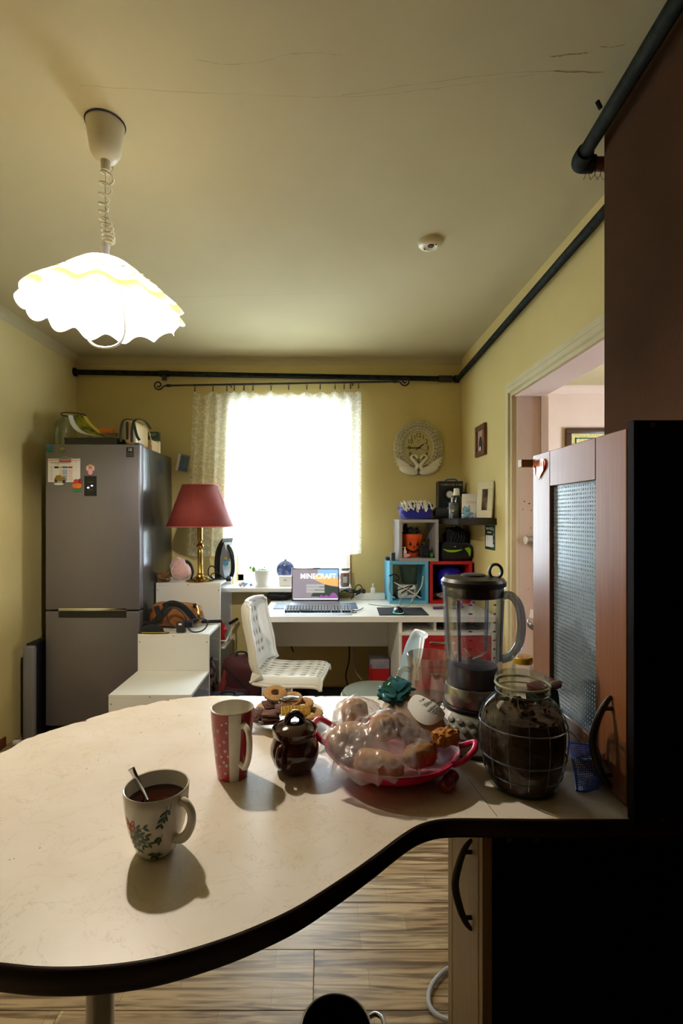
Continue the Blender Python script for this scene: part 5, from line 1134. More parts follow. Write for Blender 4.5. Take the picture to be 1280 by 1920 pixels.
# ---------------------------------------------------------------- wall clock
ck0 = P(783, 841, YB); RX_, RZ_ = .185, .212
clk = thing('wall_clock', 'oval cream wall clock with a scalloped frame and two swans', 'clock', ck0)
def oval(r0, r1, d, n=64, y0=0):
    k = MB(); k.lathe([(r0, 0), (r1, 0)], n); return k
def front(mb): return mb.xf(RX(PI/2))           # local z -> towards the room (-Y)
k = MB(); k.lathe([(0, .0), (.94, .0), (.97, .012), (.9, .024), (.72, .032), (.66, .03), (.62, .026), (0, .026)], 64, sx=RX_, sy=RZ_); front(k); k.build('back_plate', 'clock_shadow', clk)
k = MB(); k.lathe([(0, .027), (.6, .027), (.605, .026)], 64, sx=RX_, sy=RZ_*1.0); front(k); k.build('dial', 'clock_face', clk)
k = MB(); k.tube([(RX_*.63*math.cos(a*PI/36), RZ_*.65*math.sin(a*PI/36), .03) for a in range(72)], .006, 8, closed=True); front(k); k.build('dial_rim', 'clock_cream', clk)
for (ring, n_, rad) in ((.93, 34, .0185), (.83, 30, .0165), (.73, 26, .0145)):
    for i in range(n_):
        a = -.30*PI+1.6*PI*i/(n_-1); c_ = (RX_*ring*math.cos(a), RZ_*ring*math.sin(a), .016+(.93-ring)*.08)
        if i == 0 or True:
            k = MB(); k.lathe([(rad, -.008), (rad, .007), (rad*.82, .011), (rad*.6, .003), (.0, .002)], 16, c=c_); front(k); sc1 = k.build('scallop', 'clock_cream', clk)
            k = MB(); k.ball((c_[0], c_[1], c_[2]+.006), .0036, 8, 6); front(k); k.build('bead', 'gem', sc1)
nums = {12: (0, .47), 1: (.20, .40), 2: (.34, .235), 3: (.385, .0), 4: (.33, -.235), 5: (.20, -.40), 6: (0, -.485), 7: (-.20, -.40), 8: (-.34, -.235), 9: (-.385, 0), 10: (-.345, .235), 11: (-.215, .40)}
for n_, (u, v) in nums.items():
    sz = .05 if n_ not in (5, 7) else .03
    t_ = txt('numeral', str(n_), sz, 'print_dark', clk, (RX_*u*1.0, -.0285, RZ_*v*.98), sx=.9)
txt('dial_mark', 'QUARTZ', .009, 'print_grey', clk, (0, -.0285, RZ_*.2)); disc_front((0, -.0275, RZ_*.27), .006, 'gold_dull', 'dial_emblem', clk, w=False)
def hand(a, ln, tail, wd, y, m_='black_matte', nm='hand'):
    k = MB(); d = Vector((math.sin(a), 0, math.cos(a))); s_ = Vector((d.z, 0, -d.x))
    k.add([-d*tail-s_*wd*.6+Vector((0, y, 0)), -d*tail+s_*wd*.6+Vector((0, y, 0)), d*ln*.6+s_*wd+Vector((0, y, 0)), d*ln+Vector((0, y, 0)), d*ln*.6-s_*wd+Vector((0, y, 0))], [(0, 1, 2, 3, 4)])
    o = k.build(nm, m_, clk, smooth=False); o.modifiers.new('t', 'SOLIDIFY').thickness = .001
hand(math.radians(53), .062, .028, .0045, -.032, nm='hour_hand'); hand(math.radians(270), .108, .02, .004, -.034, nm='minute_hand'); hand(math.radians(112), .085, .045, .0012, -.036, 'print_dark', nm='second_hand')
disc_front((0, -.036, 0), .006, 'black_matte', 'hub', clk, w=False)
for s_ in (-1, 1):
    bd = MB(); bd.ball((s_*.075, -.035, -.168), (.075, .022, .034), 28, 16); bd.xf(TR(s_*.085, 0, -.158) @ RY(s_*-.28) @ TR(-s_*.085, 0, .158)); sw = bd.build('swan', 'clock_swan', clk)
    nk = spline([(s_*.03, -.045, -.17), (s_*.012, -.05, -.14), (s_*.035, -.05, -.105), (s_*.058, -.05, -.08), (s_*.055, -.05, -.062), (s_*.035, -.05, -.055), (s_*.018, -.05, -.066), (s_*.012, -.05, -.082)], 6)
    MB().tube(nk, [.016-.009*min(1, i/26) for i in range(len(nk))], 10).build('neck', 'clock_swan', sw)
    MB().ball((s_*.02, -.05, -.066), (.011, .009, .01), 12, 8).build('head', 'clock_swan', sw)
    for i, (ex, ez, ln) in enumerate(((.186, -.07, 1), (.184, -.10, 1), (.172, -.128, 1), (.152, -.15, 1))):
        f0 = Vector((s_*.07, -.045, -.15)); f1 = Vector((s_*ex, -.035, ez)); pp_ = [f0.lerp(f1, t/6) for t in range(7)]
        MB().tube(pp_, [.006, .012, .014, .014, .012, .008, .002], 8, flat=.45).build('feather', 'clock_swan', sw)
# picture seen in the next room
fp = thing('gilt_picture', 'dark framed picture with a gilt mount hanging in the next room', 'picture', (X(1110, 4.66), 4.66, Z(880, 4.66)))
gx0, gx1, gz0, gz1 = X(1060, 4.66), X(1060, 4.66)+.62, Z(803, 4.66)-.5, Z(803, 4.66)
for (a_, b_, c_, d_) in ((gx0, gx1, gz0, gz0+.05), (gx0, gx1, gz1-.05, gz1), (gx0, gx0+.05, gz0+.05, gz1-.05), (gx1-.05, gx1, gz0+.05, gz1-.05)): MB().rbox(a_, b_, 4.64, 4.68, c_, d_, .006).build('frame_bar', mat('frame_brown', '3f2418', .35) if 'frame_brown' not in MATS else 'frame_brown', fp, w=True)
MB().box(gx0+.04, gx1-.04, 4.66, 4.675, gz0+.04, gz1-.04).build('gilt_mount', mat('gilt', 'a89a4a', .45, .3, var=('d4c88c', 60, .15), bump=(80, .6)), fp, w=True, smooth=False)
for (a_, b_, c_, d_) in ((gx0+.09, gx1-.09, gz1-.10, gz1-.09), (gx0+.09, gx0+.10, gz0+.09, gz1-.09)): MB().box(a_, b_, 4.655, 4.66, c_, d_).build('mount_line', 'green_dark', fp, w=True, smooth=False)
# rail and paper clip on the door jamb
rl = thing('metal_rail', 'short grey metal rail end on the pink door jamb', 'rail', (X(990, 2.76), 2.76, Z(1013, 2.76)))
MB().tube([(X(985, 2.76)-LOC[rl].x, 0, 0), (.16, 0, 0)], .021, 20).build('rail_tube', 'steel', rl); MB().tube([(X(985, 2.76)-LOC[rl].x-.004, 0, 0), (X(985, 2.76)-LOC[rl].x+.003, 0, 0)], .0225, 20).build('end_cap', 'white_plastic', rl)
hk = thing('jamb_handle', 'curved pale metal handle with a white paper tag on the door jamb', 'handle', (X(995, 2.74), 2.74, Z(1168, 2.74)))
MB().tube(spline([(X(989, 2.74)-LOC[hk].x, 0, .02), (X(990, 2.74)-LOC[hk].x, -.01, .0), (.0, -.02, -.02), (.03, -.02, -.034), (.08, 0, -.04)], 6), [.006+.014*min(1, i/8) for i in range(25)], 12, flat=.6).build('grip', 'steel', hk)
k = MB(); k.box(-.018, .04, -.012, -.009, .03, .075); k.xf(RY(.15)); k.build('paper_tag', 'paper', hk, smooth=False)
# ---------------------------------------------------------------- kitchen cabinets
UC = thing('wall_cabinet', 'dark wood kitchen cabinet with a dimpled glass door standing on the worktop', 'cabinet', (.65, .82, .88))
ux0, ux1, uy0, uy1, uz0, uz1 = .50, .812, .80, 1.225, .881, 1.533
for (nm, b_) in (('near_side_panel', (ux0, ux1, uy0, uy0+.018, uz0, uz1)), ('far_side_panel', (ux0+.02, ux1, uy1-.018, uy1, uz0, uz1-.01)), ('top_panel', (ux0+.02, ux1, uy0+.018, uy1-.018, uz1-.03, uz1-.012)), ('bottom_panel', (ux0+.02, ux1, uy0+.018, uy1-.018, uz0, uz0+.018)), ('back_panel', (ux1-.008, ux1, uy0+.018, uy1-.018, uz0+.018, uz1-.03))):
    MB().rbox(*b_, .001, 1).build(nm, 'wenge', UC, w=True)
MB().box(ux0-.012, ux0+.10, uy1+.001, uy1+.022, uz1-.032, uz1-.014).build('cornice_end', 'tan_board', UC, w=True, smooth=False)
dx = .513; dth = .018
zd0, zd1 = .886, 1.527; gy0, gy1, gz0_, gz1_ = .937, 1.128, .955, 1.447
rb_ = MB(); xa, xb = dx+.018, dx+.0205
rb_.box(xa, xb, gy0-.02, gy1+.02, gz0_-.02, gz0_-.001); rb_.box(xa, xb, gy0-.02, gy1+.02, gz1_+.001, gz1_+.02); rb_.box(xa, xb, gy0-.02, gy0-.001, gz0_, gz1_); rb_.box(xa, xb, gy1+.001, gy1+.02, gz0_, gz1_)
door = rb_.build('door', 'edging_dark', UC, w=True, smooth=False)
for (nm, b_) in (('near_stile', (dx, dx+dth, .842, gy0, zd0, zd1)), ('far_stile', (dx, dx+dth, gy1, 1.217, zd0, zd1)), ('top_rail', (dx, dx+dth, gy0+.0012, gy1-.0012, gz1_, zd1)), ('bottom_rail', (dx, dx+dth, gy0+.0012, gy1-.0012, zd0, gz0_))):
    MB().rbox(*b_, .0012, 1).build(nm, 'wood_door', door, w=True)
MB().box(dx+.009, dx+.013, gy0-.006, gy1+.006, gz0_-.006, gz1_+.006).build('glass_pane', 'dimple_glass', door, w=True, smooth=False)
MB().box(dx-.001+.018, dx+.021, .842, .857, zd0, zd1).build('door_edge', 'edging_dark', door, w=True, smooth=False)
def bow(par, x, y, z0, z1, out, m_='dark_metal', nm='handle'):
    h = z1-z0
    pp_ = spline([(x, y, z1), (x-.012, y, z1-h*.10), (x-out*.75, y, z1-h*.27), (x-out, y, z1-h*.5), (x-out*.75, y, z1-h*.73), (x-.012, y, z1-h*.90), (x, y, z0)], 6)
    n = len(pp_); MB().tube(pp_, [.0022+.0048*math.sin(PI*min(1, max(0, i/(n-1))))**.55 for i in range(n)], 10, flat=.75).build(nm, m_, par, w=True)
    for zz in (z1-h*.14, z0+h*.14): MB().tube([(x+.001, y, zz), (x-.02, y, zz)], .004, 8).build(nm+'_post', m_, par, w=True)
bow(door, dx, .885, .893, 1.058, .034)
for (px, py) in ((1223, 797), (1241, 1537)): disc_front((X(px, .80), .80, Z(py, .80)), .0045, 'dark_metal', 'screw_cap', UC)
ht = MB(); hc = Vector((dx-.0016, 1.178, Z(877, 1.178))); hv = []
for i in range(28):
    t = 2*PI*i/28; hv.append(hc+Vector((0, -.0021*16*math.sin(t)**3, .0017*(13*math.cos(t)-5*math.cos(2*t)-2*math.cos(3*t)-math.cos(4*t)))))
ht.add(hv, [tuple(range(28))]); hm_ = thing('heart_magnet', 'small shiny red and copper heart sticker on the glass-door cabinet', 'sticker', hc)
o = ht.build('heart', mat('copper_foil', 'd88a70', .25, .7), hm_, w=True, smooth=False); o.modifiers.new('t', 'SOLIDIFY').thickness = .0015
for (yy, zz) in ((.02, -.004), (-.024, .004)):
    k = MB(); k.ball(hc+Vector((-.001, yy, zz)), (.0012, .009, .013), 10, 8); k.build('red_print', 'red_gloss', hm_, w=True)
LC = thing('base_cabinet', 'tan kitchen base cabinet with dark side under the worktop', 'cabinet', (.53, .84, 0))
bx0, bx1, by0, by1, bz1 = .285, .815, .84, 1.072, .851
for (nm, b_) in (('near_side_panel', (bx0, bx1, by0, by0+.018, 0, bz1)), ('far_side_panel', (bx0, bx1, by1-.018, by1, 0, bz1)), ('back_panel', (bx1-.01, bx1, by0+.018, by1-.018, .1, bz1)), ('bottom_panel', (bx0, bx1-.01, by0+.018, by1-.018, .10, .118)), ('plinth', (bx0+.05, bx0+.065, by0+.018, by1-.018, 0, .10)), ('top_rail', (bx0, bx0+.08, by0+.018, by1-.018, bz1-.018, bz1))):
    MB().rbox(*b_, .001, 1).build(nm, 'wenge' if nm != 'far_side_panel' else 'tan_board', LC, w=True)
d1 = MB().rbox(.268, .2845, .862, 1.034, .105, .845, .0012, 1).build('door', 'tan_board', LC, w=True)
MB().rbox(.268, .2845, 1.037, 1.071, .105, .845, .0012, 1).build('far_stile', 'tan_board', LC, w=True)
MB().box(.269, .285, .842, .8615, .105, .845).build('near_stile', 'tan_board', LC, w=True, smooth=False)
bow(d1, .268, .90, .627, .792, .03)
for px in (954, 1005): disc_front((X(px, .84), .84, Z(1574, .84)), .0045, 'dark_metal', 'screw_cap', LC)
# ---------------------------------------------------------------- peninsula worktop
near_px = [(1000, 1535), (900, 1534), (850, 1534), (815, 1537), (780, 1548), (745, 1570), (700, 1604), (640, 1646), (560, 1697), (480, 1735), (400, 1765), (300, 1793), (200, 1808), (100, 1812), (0, 1804)]
far_px = [(0, 1412), (50, 1385), (120, 1362), (200, 1337), (260, 1322), (330, 1310), (400, 1304.5)]
nearw = [T(a, b_) for a, b_ in near_px]; farw = [T(a, b_) for a, b_ in far_px]
endw = [Vector((-.52, .573, .88)), Vector((-.68, .64, .88)), Vector((-.80, .74, .88)), Vector((-.84, .85, .88)), Vector((-.78, .96, .88))]
curve = spline(nearw+endw+farw, 6)
YFAR = T(500, 1305).y
outline = [Vector((.817, .816, .88))]+curve+[Vector((-.1, YFAR, .88)), Vector((.3, YFAR-.002, .88)), Vector((.8605, YFAR-.002, .88)), Vector((.851, 1.24, .88)), (Vector((.828, .95, .88)))]
n_near = 1+6*(len(nearw)+len(endw)-1)
tb = thing('peninsula_table', 'cream marbled laminate worktop with a curved dark edge on a chrome leg', 'table', (0, .95, 0))
ZT = .88
lam = []; random.seed(17)
dense = []
for i, p in enumerate(outline):
    q_ = outline[(i+1) % len(outline)]; m_n = max(1, int((q_-p).length/.008)) if n_near <= i < len(outline)-3 else 1
    for t in range(m_n): dense.append((p.lerp(q_, t/m_n), i >= n_near and i < len(outline)-4))
cen = Vector((-.1, 1.0, .88))
for (p, chip) in dense:
    d = (cen-p).normalized(); c_ = 0
    if chip:
        nz = noise.noise(Vector((p.x*55, p.y*55, 3)))+.6*noise.noise(Vector((p.x*130, p.y*130, 8))); c_ = max(0, nz-.05)*.011
        if nz > .55: c_ += .004
    lam.append(p+d*c_)
MB().prism([(p.x, p.y) for p in lam], ZT-.0016, ZT).build('laminate_top', 'laminate', tb, w=True, smooth=False)
MB().prism([(p.x, p.y) for p in outline], ZT-.029, ZT-.0016).build('core_board', 'particle_board', tb, w=True, smooth=False)
ed = MB(); vs = []; path = outline[:n_near]
for i, p in enumerate(path):
    a = path[max(0, i-1)]; b_ = path[min(len(path)-1, i+1)]; t = (b_-a).normalized(); nn = Vector((t.y, -t.x, 0)); nn = nn if nn.dot(p-cen) > 0 else -nn
    if i < 4: nn = Vector((0, -1, 0))
    for (o_, z_) in ((0, ZT-.0005), (.0035, ZT-.001), (.005, ZT-.004), (.005, ZT-.026), (.0035, ZT-.03), (-.004, ZT-.03)): vs.append(p+nn*o_+Vector((0, 0, z_-p.z)))
ed.add(vs, [(i*6+j, i*6+j+1, (i+1)*6+j+1, (i+1)*6+j) for i in range(len(path)-1) for j in range(5)])
ed.build('edge_strip', 'edging_dark', tb, w=True, angle=60)
lg = Vector((X(188, 1.02), 1.02, 0))
MB().lathe([(.027, .02), (.027, .846)], 28, c=lg).build('leg', 'steel', tb, w=True); MB().lathe([(0, 0), (.06, 0), (.06, .008), (.03, .02), (0, .02)], 28, c=lg).build('leg_foot', 'steel', tb, w=True); MB().lathe([(0, .84), (.05, .84), (.05, .851), (0, .851)], 28, c=lg).build('leg_flange', 'steel', tb, w=True)
cr = MB(); cr.box(-.0005, .0005, 0, .12, -.0001, .0004); cr.xf(TR(T(932, 1531)) @ RZ(.12)); cr.build('joint_line', 'crack', tb, w=True, smooth=False)
sp2 = MB(); random.seed(8)
for (px, py, s_) in [(735/2.78, 1000+1038/2.78, 2.2), (850/2.78, 1000+990/2.78, 1.6), (1040/2.78, 1000+1046/2.78, 2), (935/2.78, 1000+948/2.78, 2.4), (75, 1590, 1.5), (18, 1612, 1.3), (26, 1610, 1.2), (162, 1441, 1.4), (184, 1425, 1.6), (187, 1414, 1.2), (590, 1503, 1.2), (605, 1460, 1.1), (820, 1580-60, .9)]:
    c_ = T(px, py, ZT+.0003); n = 8; r = s_*.0009; sp2.add([c_+Vector((r*random.uniform(.6, 1.4)*math.cos(2*PI*i/n), r*random.uniform(.6, 1.4)*math.sin(2*PI*i/n), 0)) for i in range(n)], [tuple(range(n))])
sp2.build('dark_specks', 'crack', tb, w=True, smooth=False, kind='stuff')
# ---------------------------------------------------------------- mugs
def rad(prof, z):
    for (r0, z0), (r1, z1) in zip(prof, prof[1:]):
        if z0 <= z <= z1: return r0+(r1-r0)*(z-z0)/(z1-z0+1e-9)
    return prof[-1][0]
def on_surf(prof, a, z, off=.0004):
    r = rad(prof, z)+off; return Vector((r*math.sin(a), -r*math.cos(a), z))       # a=0 faces -Y
def leaf_on(mb, prof, a, z, ang, ln, wd):
    r = rad(prof, z); n = 6; vs = []
    for i in range(n+1):
        t = i/n; h = wd*math.sin(PI*t)**.8
        for s_ in (-1, 1):
            u = math.cos(ang)*t*ln-math.sin(ang)*s_*h; v = math.sin(ang)*t*ln+math.cos(ang)*s_*h
            vs.append(on_surf(prof, a+u/r, z+v))
    mb.add(vs, [(2*i, 2*i+1, 2*i+3, 2*i+2) for i in range(n)])
def line_on(mb, prof, pts, wd):
    pts = spline([(a, z, 0) for a, z in pts], 6); vs = []
    for i, p in enumerate(pts):
        q_ = pts[min(i+1, len(pts)-1)]; o_ = pts[max(i-1, 0)]; r = rad(prof, p.y); d = Vector(((q_.x-o_.x)*r, q_.y-o_.y, 0)).normalized()
        for s_ in (-1, 1): vs.append(on_surf(prof, p.x-d.y*s_*wd/r, p.y+d.x*s_*wd))
    mb.add(vs, [(2*i, 2*i+1, 2*i+3, 2*i+2) for i in range(len(pts)-1)])
b1 = Vector((-.250, .742, ZT))
m1_ = thing('mistletoe_mug', 'white mug with painted mistletoe and a red bow, holding tea', 'mug', b1)
mp1 = [(.024, 0), (.028, .003), (.034, .018), (.0405, .038), (.0445, .06), (.0465, .08), (.0475, .0945)]
MB().lathe([(0, .001), (.022, .001)]+mp1+[(.0468, .0962), (.0452, .0955), (.0442, .08), (.042, .06), (.037, .035), (.029, .014), (0, .009)], 56).build('mug_body', 'ceramic', m1_)
MB().disc((0, 0, .074), .0435, 40).build('tea', 'tea', m1_)
ha = math.radians(-27)
hv = spline([(.042, 0, .083), (.056, 0, .084), (.066, 0, .075), (.068, 0, .060), (.061, 0, .043), (.05, 0, .031), (.036, 0, .026)], 7)
k = MB(); k.tube(hv, [.0068]*len(hv), 12, flat=.75); k.xf(RZ(ha)); k.build('handle', 'ceramic', m1_)
pr = MB(); br_ = MB()
random.seed(31)
def sprig(a0, z0, a1, z1, n, side=1):
    line_on(br_, mp1, [(a0, z0), ((a0+a1)/2+.05*side, (z0+z1)/2), (a1, z1)], .0006)
    for i in range(n):
        t = (i+1)/n; a = a0+(a1-a0)*t; z = z0+(z1-z0)*t; base = math.atan2(z1-z0, (a1-a0)*.042)
        leaf_on(pr, mp1, a, z, base+.6, .0095, .0019); leaf_on(pr, mp1, a, z, base-.6, .0095, .0019)
for s_ in ((-.62, .052, -.05, .046, 3), (-.62, .052, -.2, .030, 3), (-.62, .052, -.42, .022, 3), (-.62, .052, .05, .034, 3), (-.6, .055, -.1, .058, 2), (-.64, .05, -.62, .025, 3), (-.62, .052, -.3, .038, 2), (.62, .086, .45, .062, 3), (.75, .088, .6, .072, 2), (.50, .046, .38, .037, 2), (.42, .016, .2, .012, 2), (.1, .016, .3, .010, 2), (1.55, .088, 1.6, .07, 2), (2.4, .05, 2.6, .03, 3), (-2.2, .06, -2.0, .03, 3), (3.0, .075, 3.2, .04, 4)): sprig(*s_)
pr.build('leaf_print', 'print_mistletoe', m1_, kind='stuff'); br_.build('twig_print', 'print_branch', m1_, kind='stuff')
bw_ = MB()
for (da, dz) in ((.16, .004), (-.16, .004), (.17, -.003), (-.15, -.004)): line_on(bw_, mp1, [(-.62, .058), (-.62+da, .058+dz+.004), (-.62+da*1.25, .058+dz), (-.62+da*.6, .058+dz-.004), (-.62, .058)], .0008)
line_on(bw_, mp1, [(-.62, .058), (-.6, .046), (-.52, .03)], .0008); line_on(bw_, mp1, [(-.62, .058), (-.68, .046), (-.66, .034)], .0008)
bw_.build('bow_print', 'print_red', m1_, kind='stuff')
sn = thing('teaspoon', 'metal teaspoon standing in the mistletoe mug', 'spoon', b1+Vector((-.02, 0, .012)))
pp_ = [Vector((.010, -.006, .02)), Vector((-.012, .0, .065)), Vector((-.034, .004, .1075)), Vector((-.040, .0045, .118))]
MB().tube(spline([p-Vector((-.02, 0, .012)) for p in pp_], 6), [.0024+.0042*(i/18) for i in range(19)], 10, flat=.4).build('handle', 'chrome', sn)
MB().ball((.031, -.007, .0075), (.0125, .0095, .0045), 16, 8).build('bowl', 'chrome', sn)
b2 = Vector((-.176, .955, ZT))
m2_ = thing('snowflake_mug', 'tall red and white striped mug with snowflakes beside the sugar pot', 'mug', b2)
mp2 = [(.0275, 0), (.029, .003), (.0325, .03), (.036, .065), (.039, .095), (.0405, .118), (.041, .130)]
def stripe(a):
    a = (a+PI) % (2*PI)-PI
    return 0 if (.02 < a < .62 or 2.3 < a or a < -2.7) else 1
mb = MB(); n = 96
fullp = [(.0, .001), (.0265, .001)]+mp2
for j in range(len(fullp)-1):
    for i in range(n):
        a0, a1 = 2*PI*i/n, 2*PI*(i+1)/n; mb.cur = stripe((a0+a1)/2)
        f_ = lambda r, z, a: Vector((r*math.sin(a), -r*math.cos(a), z))
        mb.add([f_(*fullp[j], a0), f_(*fullp[j], a1), f_(*fullp[j+1], a1), f_(*fullp[j+1], a0)], [(0, 1, 2, 3)])
mb.build('mug_body', ['ceramic', 'ceramic_red'], m2_)
MB().lathe([(.041, .130), (.0402, .1315), (.0388, .131), (.0378, .12), (.035, .07), (.028, .012), (0, .01)], 56).build('mug_lining', 'ceramic', m2_)
hv = spline([(.036, 0, .107), (.05, 0, .11), (.062, 0, .102), (.066, 0, .085), (.063, 0, .06), (.055, 0, .042), (.045, 0, .033), (.032, 0, .034)], 7)
k = MB(); k.tube(hv, .0062, 12, flat=.85); k.xf(RZ(math.radians(-52))); k.build('handle', 'ceramic', m2_)
fl = MB(); random.seed(6)
for (a, z, s_) in [(-.55, .098, .011), (-.25, .08, .0085), (-.1, .098, .006), (-.5, .072, .006), (-.2, .062, .0075), (-.45, .05, .006), (-.3, .04, .006), (-.15, .034, .008), (-.6, .03, .005), (-.25, .018, .006), (-.05, .052, .005), (-.8, .08, .008), (-.85, .05, .007), (1.0, .09, .008), (1.2, .06, .007), (1.6, .1, .009), (1.9, .05, .008), (-1.4, .09, .009), (-1.8, .06, .008), (-.32, .112, .004), (-.1, .116, .004)]:
    for b_ in range(3):
        an = b_*PI/3+.2; r = rad(mp2, z); line_on(fl, mp2, [(a-math.cos(an)*s_/2/r, z-math.sin(an)*s_/2), (a, z), (a+math.cos(an)*s_/2/r, z+math.sin(an)*s_/2)], .0004)
fl.build('snowflake_print', 'ceramic', m2_, kind='stuff')
# ---------------------------------------------------------------- sugar pot
b3 = Vector((X(552, .97), .978, ZT))
sp3 = thing('sugar_pot', 'glossy dark brown ceramic sugar pot with a knobbed lid', 'pot', b3)
MB().lathe([(0, .001), (.031, .001), (.034, .004), (.042, .016), (.0485, .034), (.048, .046), (.043, .060), (.040, .066), (.0425, .070), (.0445, .082), (.0425, .084), (.040, .078), (.037, .066), (.044, .045), (.04, .02), (0, .01)], 48).build('pot_body', 'glaze_brown', sp3)
ld_ = MB().lathe([(0, .076), (.039, .077), (.0392, .081), (.034, .086), (.022, .092), (.010, .094), (0, .094)], 44).build('lid', 'glaze_brown', sp3)
k = MB(); k.tube(spline([(-.016, -.004, .089), (-.012, -.003, .103), (0, 0, .110), (.012, .003, .103), (.016, .004, .089)], 7), .0068, 12); k.build('knob', 'glaze_brown', ld_)
for s_ in (-.42, 2.72):
    k = MB(); k.tube(spline([(0, -.04, .064), (0, -.056, .062), (0, -.062, .048), (0, -.056, .032), (0, -.042, .026)], 6), .0075, 12); k.xf(RZ(s_)); k.build('handle', 'glaze_brown', sp3)
# ---------------------------------------------------------------- plate of biscuits
b4 = Vector((X(540, 1.21), 1.205, ZT))
pt = thing('white_plate', 'white plate with a fluted rim under the biscuits', 'plate', b4)
MB().lathe([(0, .002), (.05, .002), (.058, .004), (.088, .016), (.092, .0175), (.0915, .0195), (.086, .018), (.058, .008), (0, .006)], 72, fn=lambda r, z, a: (r*(1+.012*math.cos(a*24)*(r > .08)), z)).build('dish', 'ceramic', pt)
from mathutils.bvhtree import BVHTree
def rayz(bv, x, y, up=False):
    h = bv.ray_cast(Vector((x, y, -.3 if up else .5)), Vector((0, 0, 1 if up else -1))); return h[0].z if h[0] else None
def make_settle(base):
    """set things down one after another: each rests on the dish and on what already lies there."""
    stat = []
    def topz(x, y):
        z = base(math.hypot(x, y))
        for bv in stat:
            h = rayz(bv, x, y); z = h if h is not None and h > z else z
        return z
    def settle(mb, x, y, clear):
        z = max(topz(x+v.x, y+v.y)+clear-v.z for v in mb.v)
        bv0 = BVHTree.FromPolygons(mb.v, mb.f)                      # and no edge below pokes into its underside
        for i in range(-14, 15):
            for j in range(-14, 15):
                q_ = rayz(bv0, i*.003, j*.003, True)
                if q_ is not None: z = max(z, topz(x+i*.003, y+j*.003)+clear-q_)
        o_ = Vector((x, y, z)); bv = BVHTree.FromPolygons([v+o_ for v in mb.v], mb.f); stat.append(bv); return o_, bv
    return settle
def step_fn(pf, rmax):
    def f(r):
        if r > rmax: return 0
        for (r0, z0), (r1, z1) in zip(pf, pf[1:]):
            if r <= r1: return z0+(z1-z0)*(r-r0)/(r1-r0)
        return pf[-1][1]
    return f
on_plate = make_settle(step_fn([(0, .006), (.058, .008), (.086, .018), (.0915, .0195)], .0935))
def ring_biscuit(x, y, rx, ry, lab, r=.029):
    k = MB(); k.lathe([(.009, .001), (r*.9, .0), (r, .003), (r*.97, .007), (r*.6, .0095), (.0105, .008), (.009, .001)], 60, fn=lambda q_, z, a: (q_*(1+.035*math.cos(a*20)*(q_ > r*.85)), z)); k.xf(RX(rx) @ RY(ry))
    o_, _ = on_plate(k, x, y, .0003); t = thing('ring_biscuit', lab, 'biscuit', b4+o_, 0, 'biscuits on the white plate'); k.build('biscuit', 'biscuit', t)
def chocolate_biscuit(x, y, rot, seed, lab):
    k = MB(); k.rbox(-.021, .021, -.015, .015, 0, .0065, .003, 2); M_ = RZ(rot[2]) @ RX(rot[0]) @ RY(rot[1]); k.xf(M_)
    c = MB(); c.ball((0, 0, .0065), (.018, .012, .0022), 16, 8, amp=.2, seed=seed); c.xf(M_)
    both = MB(); both.add(k.v, k.f); both.add(c.v, c.f); o_, _ = on_plate(both, x, y, .0003)
    t = thing('chocolate_biscuit', lab, 'biscuit', b4+o_, 0, 'biscuits on the white plate'); k.build('biscuit', 'choc', t); c.build('icing', 'choc', t)
chocolate_biscuit(-.038, -.050, (0, 0, .1), 4, 'flat chocolate biscuit at the bottom of the short stack')
chocolate_biscuit(-.037, -.051, (0, .03, .25), 3, 'flat chocolate biscuit in the middle of the short stack')
chocolate_biscuit(-.036, -.050, (.04, 0, -.1), 2, 'flat chocolate biscuit, topmost of the short stack')
ring_biscuit(.056, -.006, .12, 0, 'golden ring biscuit lying flat near the rim of the plate')
ring_biscuit(-.052, .030, .15, 0, 'golden ring biscuit half hidden behind the chocolate biscuits')
ring_biscuit(.034, .012, .22, -.2, 'golden ring biscuit propped against the next ring at the rim')
chocolate_biscuit(-.066, -.012, (.2, -.25, 1.3), 6, 'chocolate biscuit lying at the back of the plate')
chocolate_biscuit(-.075, -.045, (.15, -.3, 1.4), 0, 'chocolate biscuit standing tilted at the plate rim beside the red mug')
chocolate_biscuit(-.006, -.046, (.35, 0, .2), 5, 'chocolate biscuit tucked behind the yellow wafer')
ring_biscuit(.006, .024, .28, -.12, 'golden ring biscuit resting beside the topmost ring biscuit')
chocolate_biscuit(-.040, -.012, (.35, .1, .5), 1, 'chocolate biscuit leaning under the topmost ring biscuit')
ring_biscuit(-.032, .012, .34, .05, 'golden ring biscuit with a scalloped edge, topmost of the pile')
k = MB(); k.rbox(-.034, .034, -.011, .011, 0, .008, .003, 2); c = MB()
for i in range(9): c.tube([(-.031+i*.0077, -.0105, .008), (-.031+i*.0077, .0105, .008)], .0012, 5)
M_ = RZ(.12) @ RX(.75); k.xf(M_); c.xf(M_); both = MB(); both.add(k.v, k.f); both.add(c.v, c.f); o_, _ = on_plate(both, .022, -.058, .0003)
t = thing('yellow_wafer', 'bright yellow sugared wafer bar leaning at the front of the plate', 'wafer', b4+o_); k.build('wafer', 'wafer_yellow', t); c.build('ridges', 'wafer_yellow', t, kind='stuff')
k = MB(); k.ball((0, 0, .006), (.024, .009, .006), 20, 10, amp=.25, freq=4, seed=3); k.xf(RZ(.1)); c = MB(); c.ball((0, -.001, .001), (.02, .010, .0045), 16, 8, amp=.3, seed=1); both = MB(); both.add(k.v, k.f); both.add(c.v, c.f); o_, _ = on_plate(both, .006, -.014, .0003)
t = thing('foil_sweet', 'silver-wrapped sweet lying on the ring biscuits', 'sweet', b4+o_); k.build('wrapper', 'foil', t); c.build('filling', 'bread_crust', t)
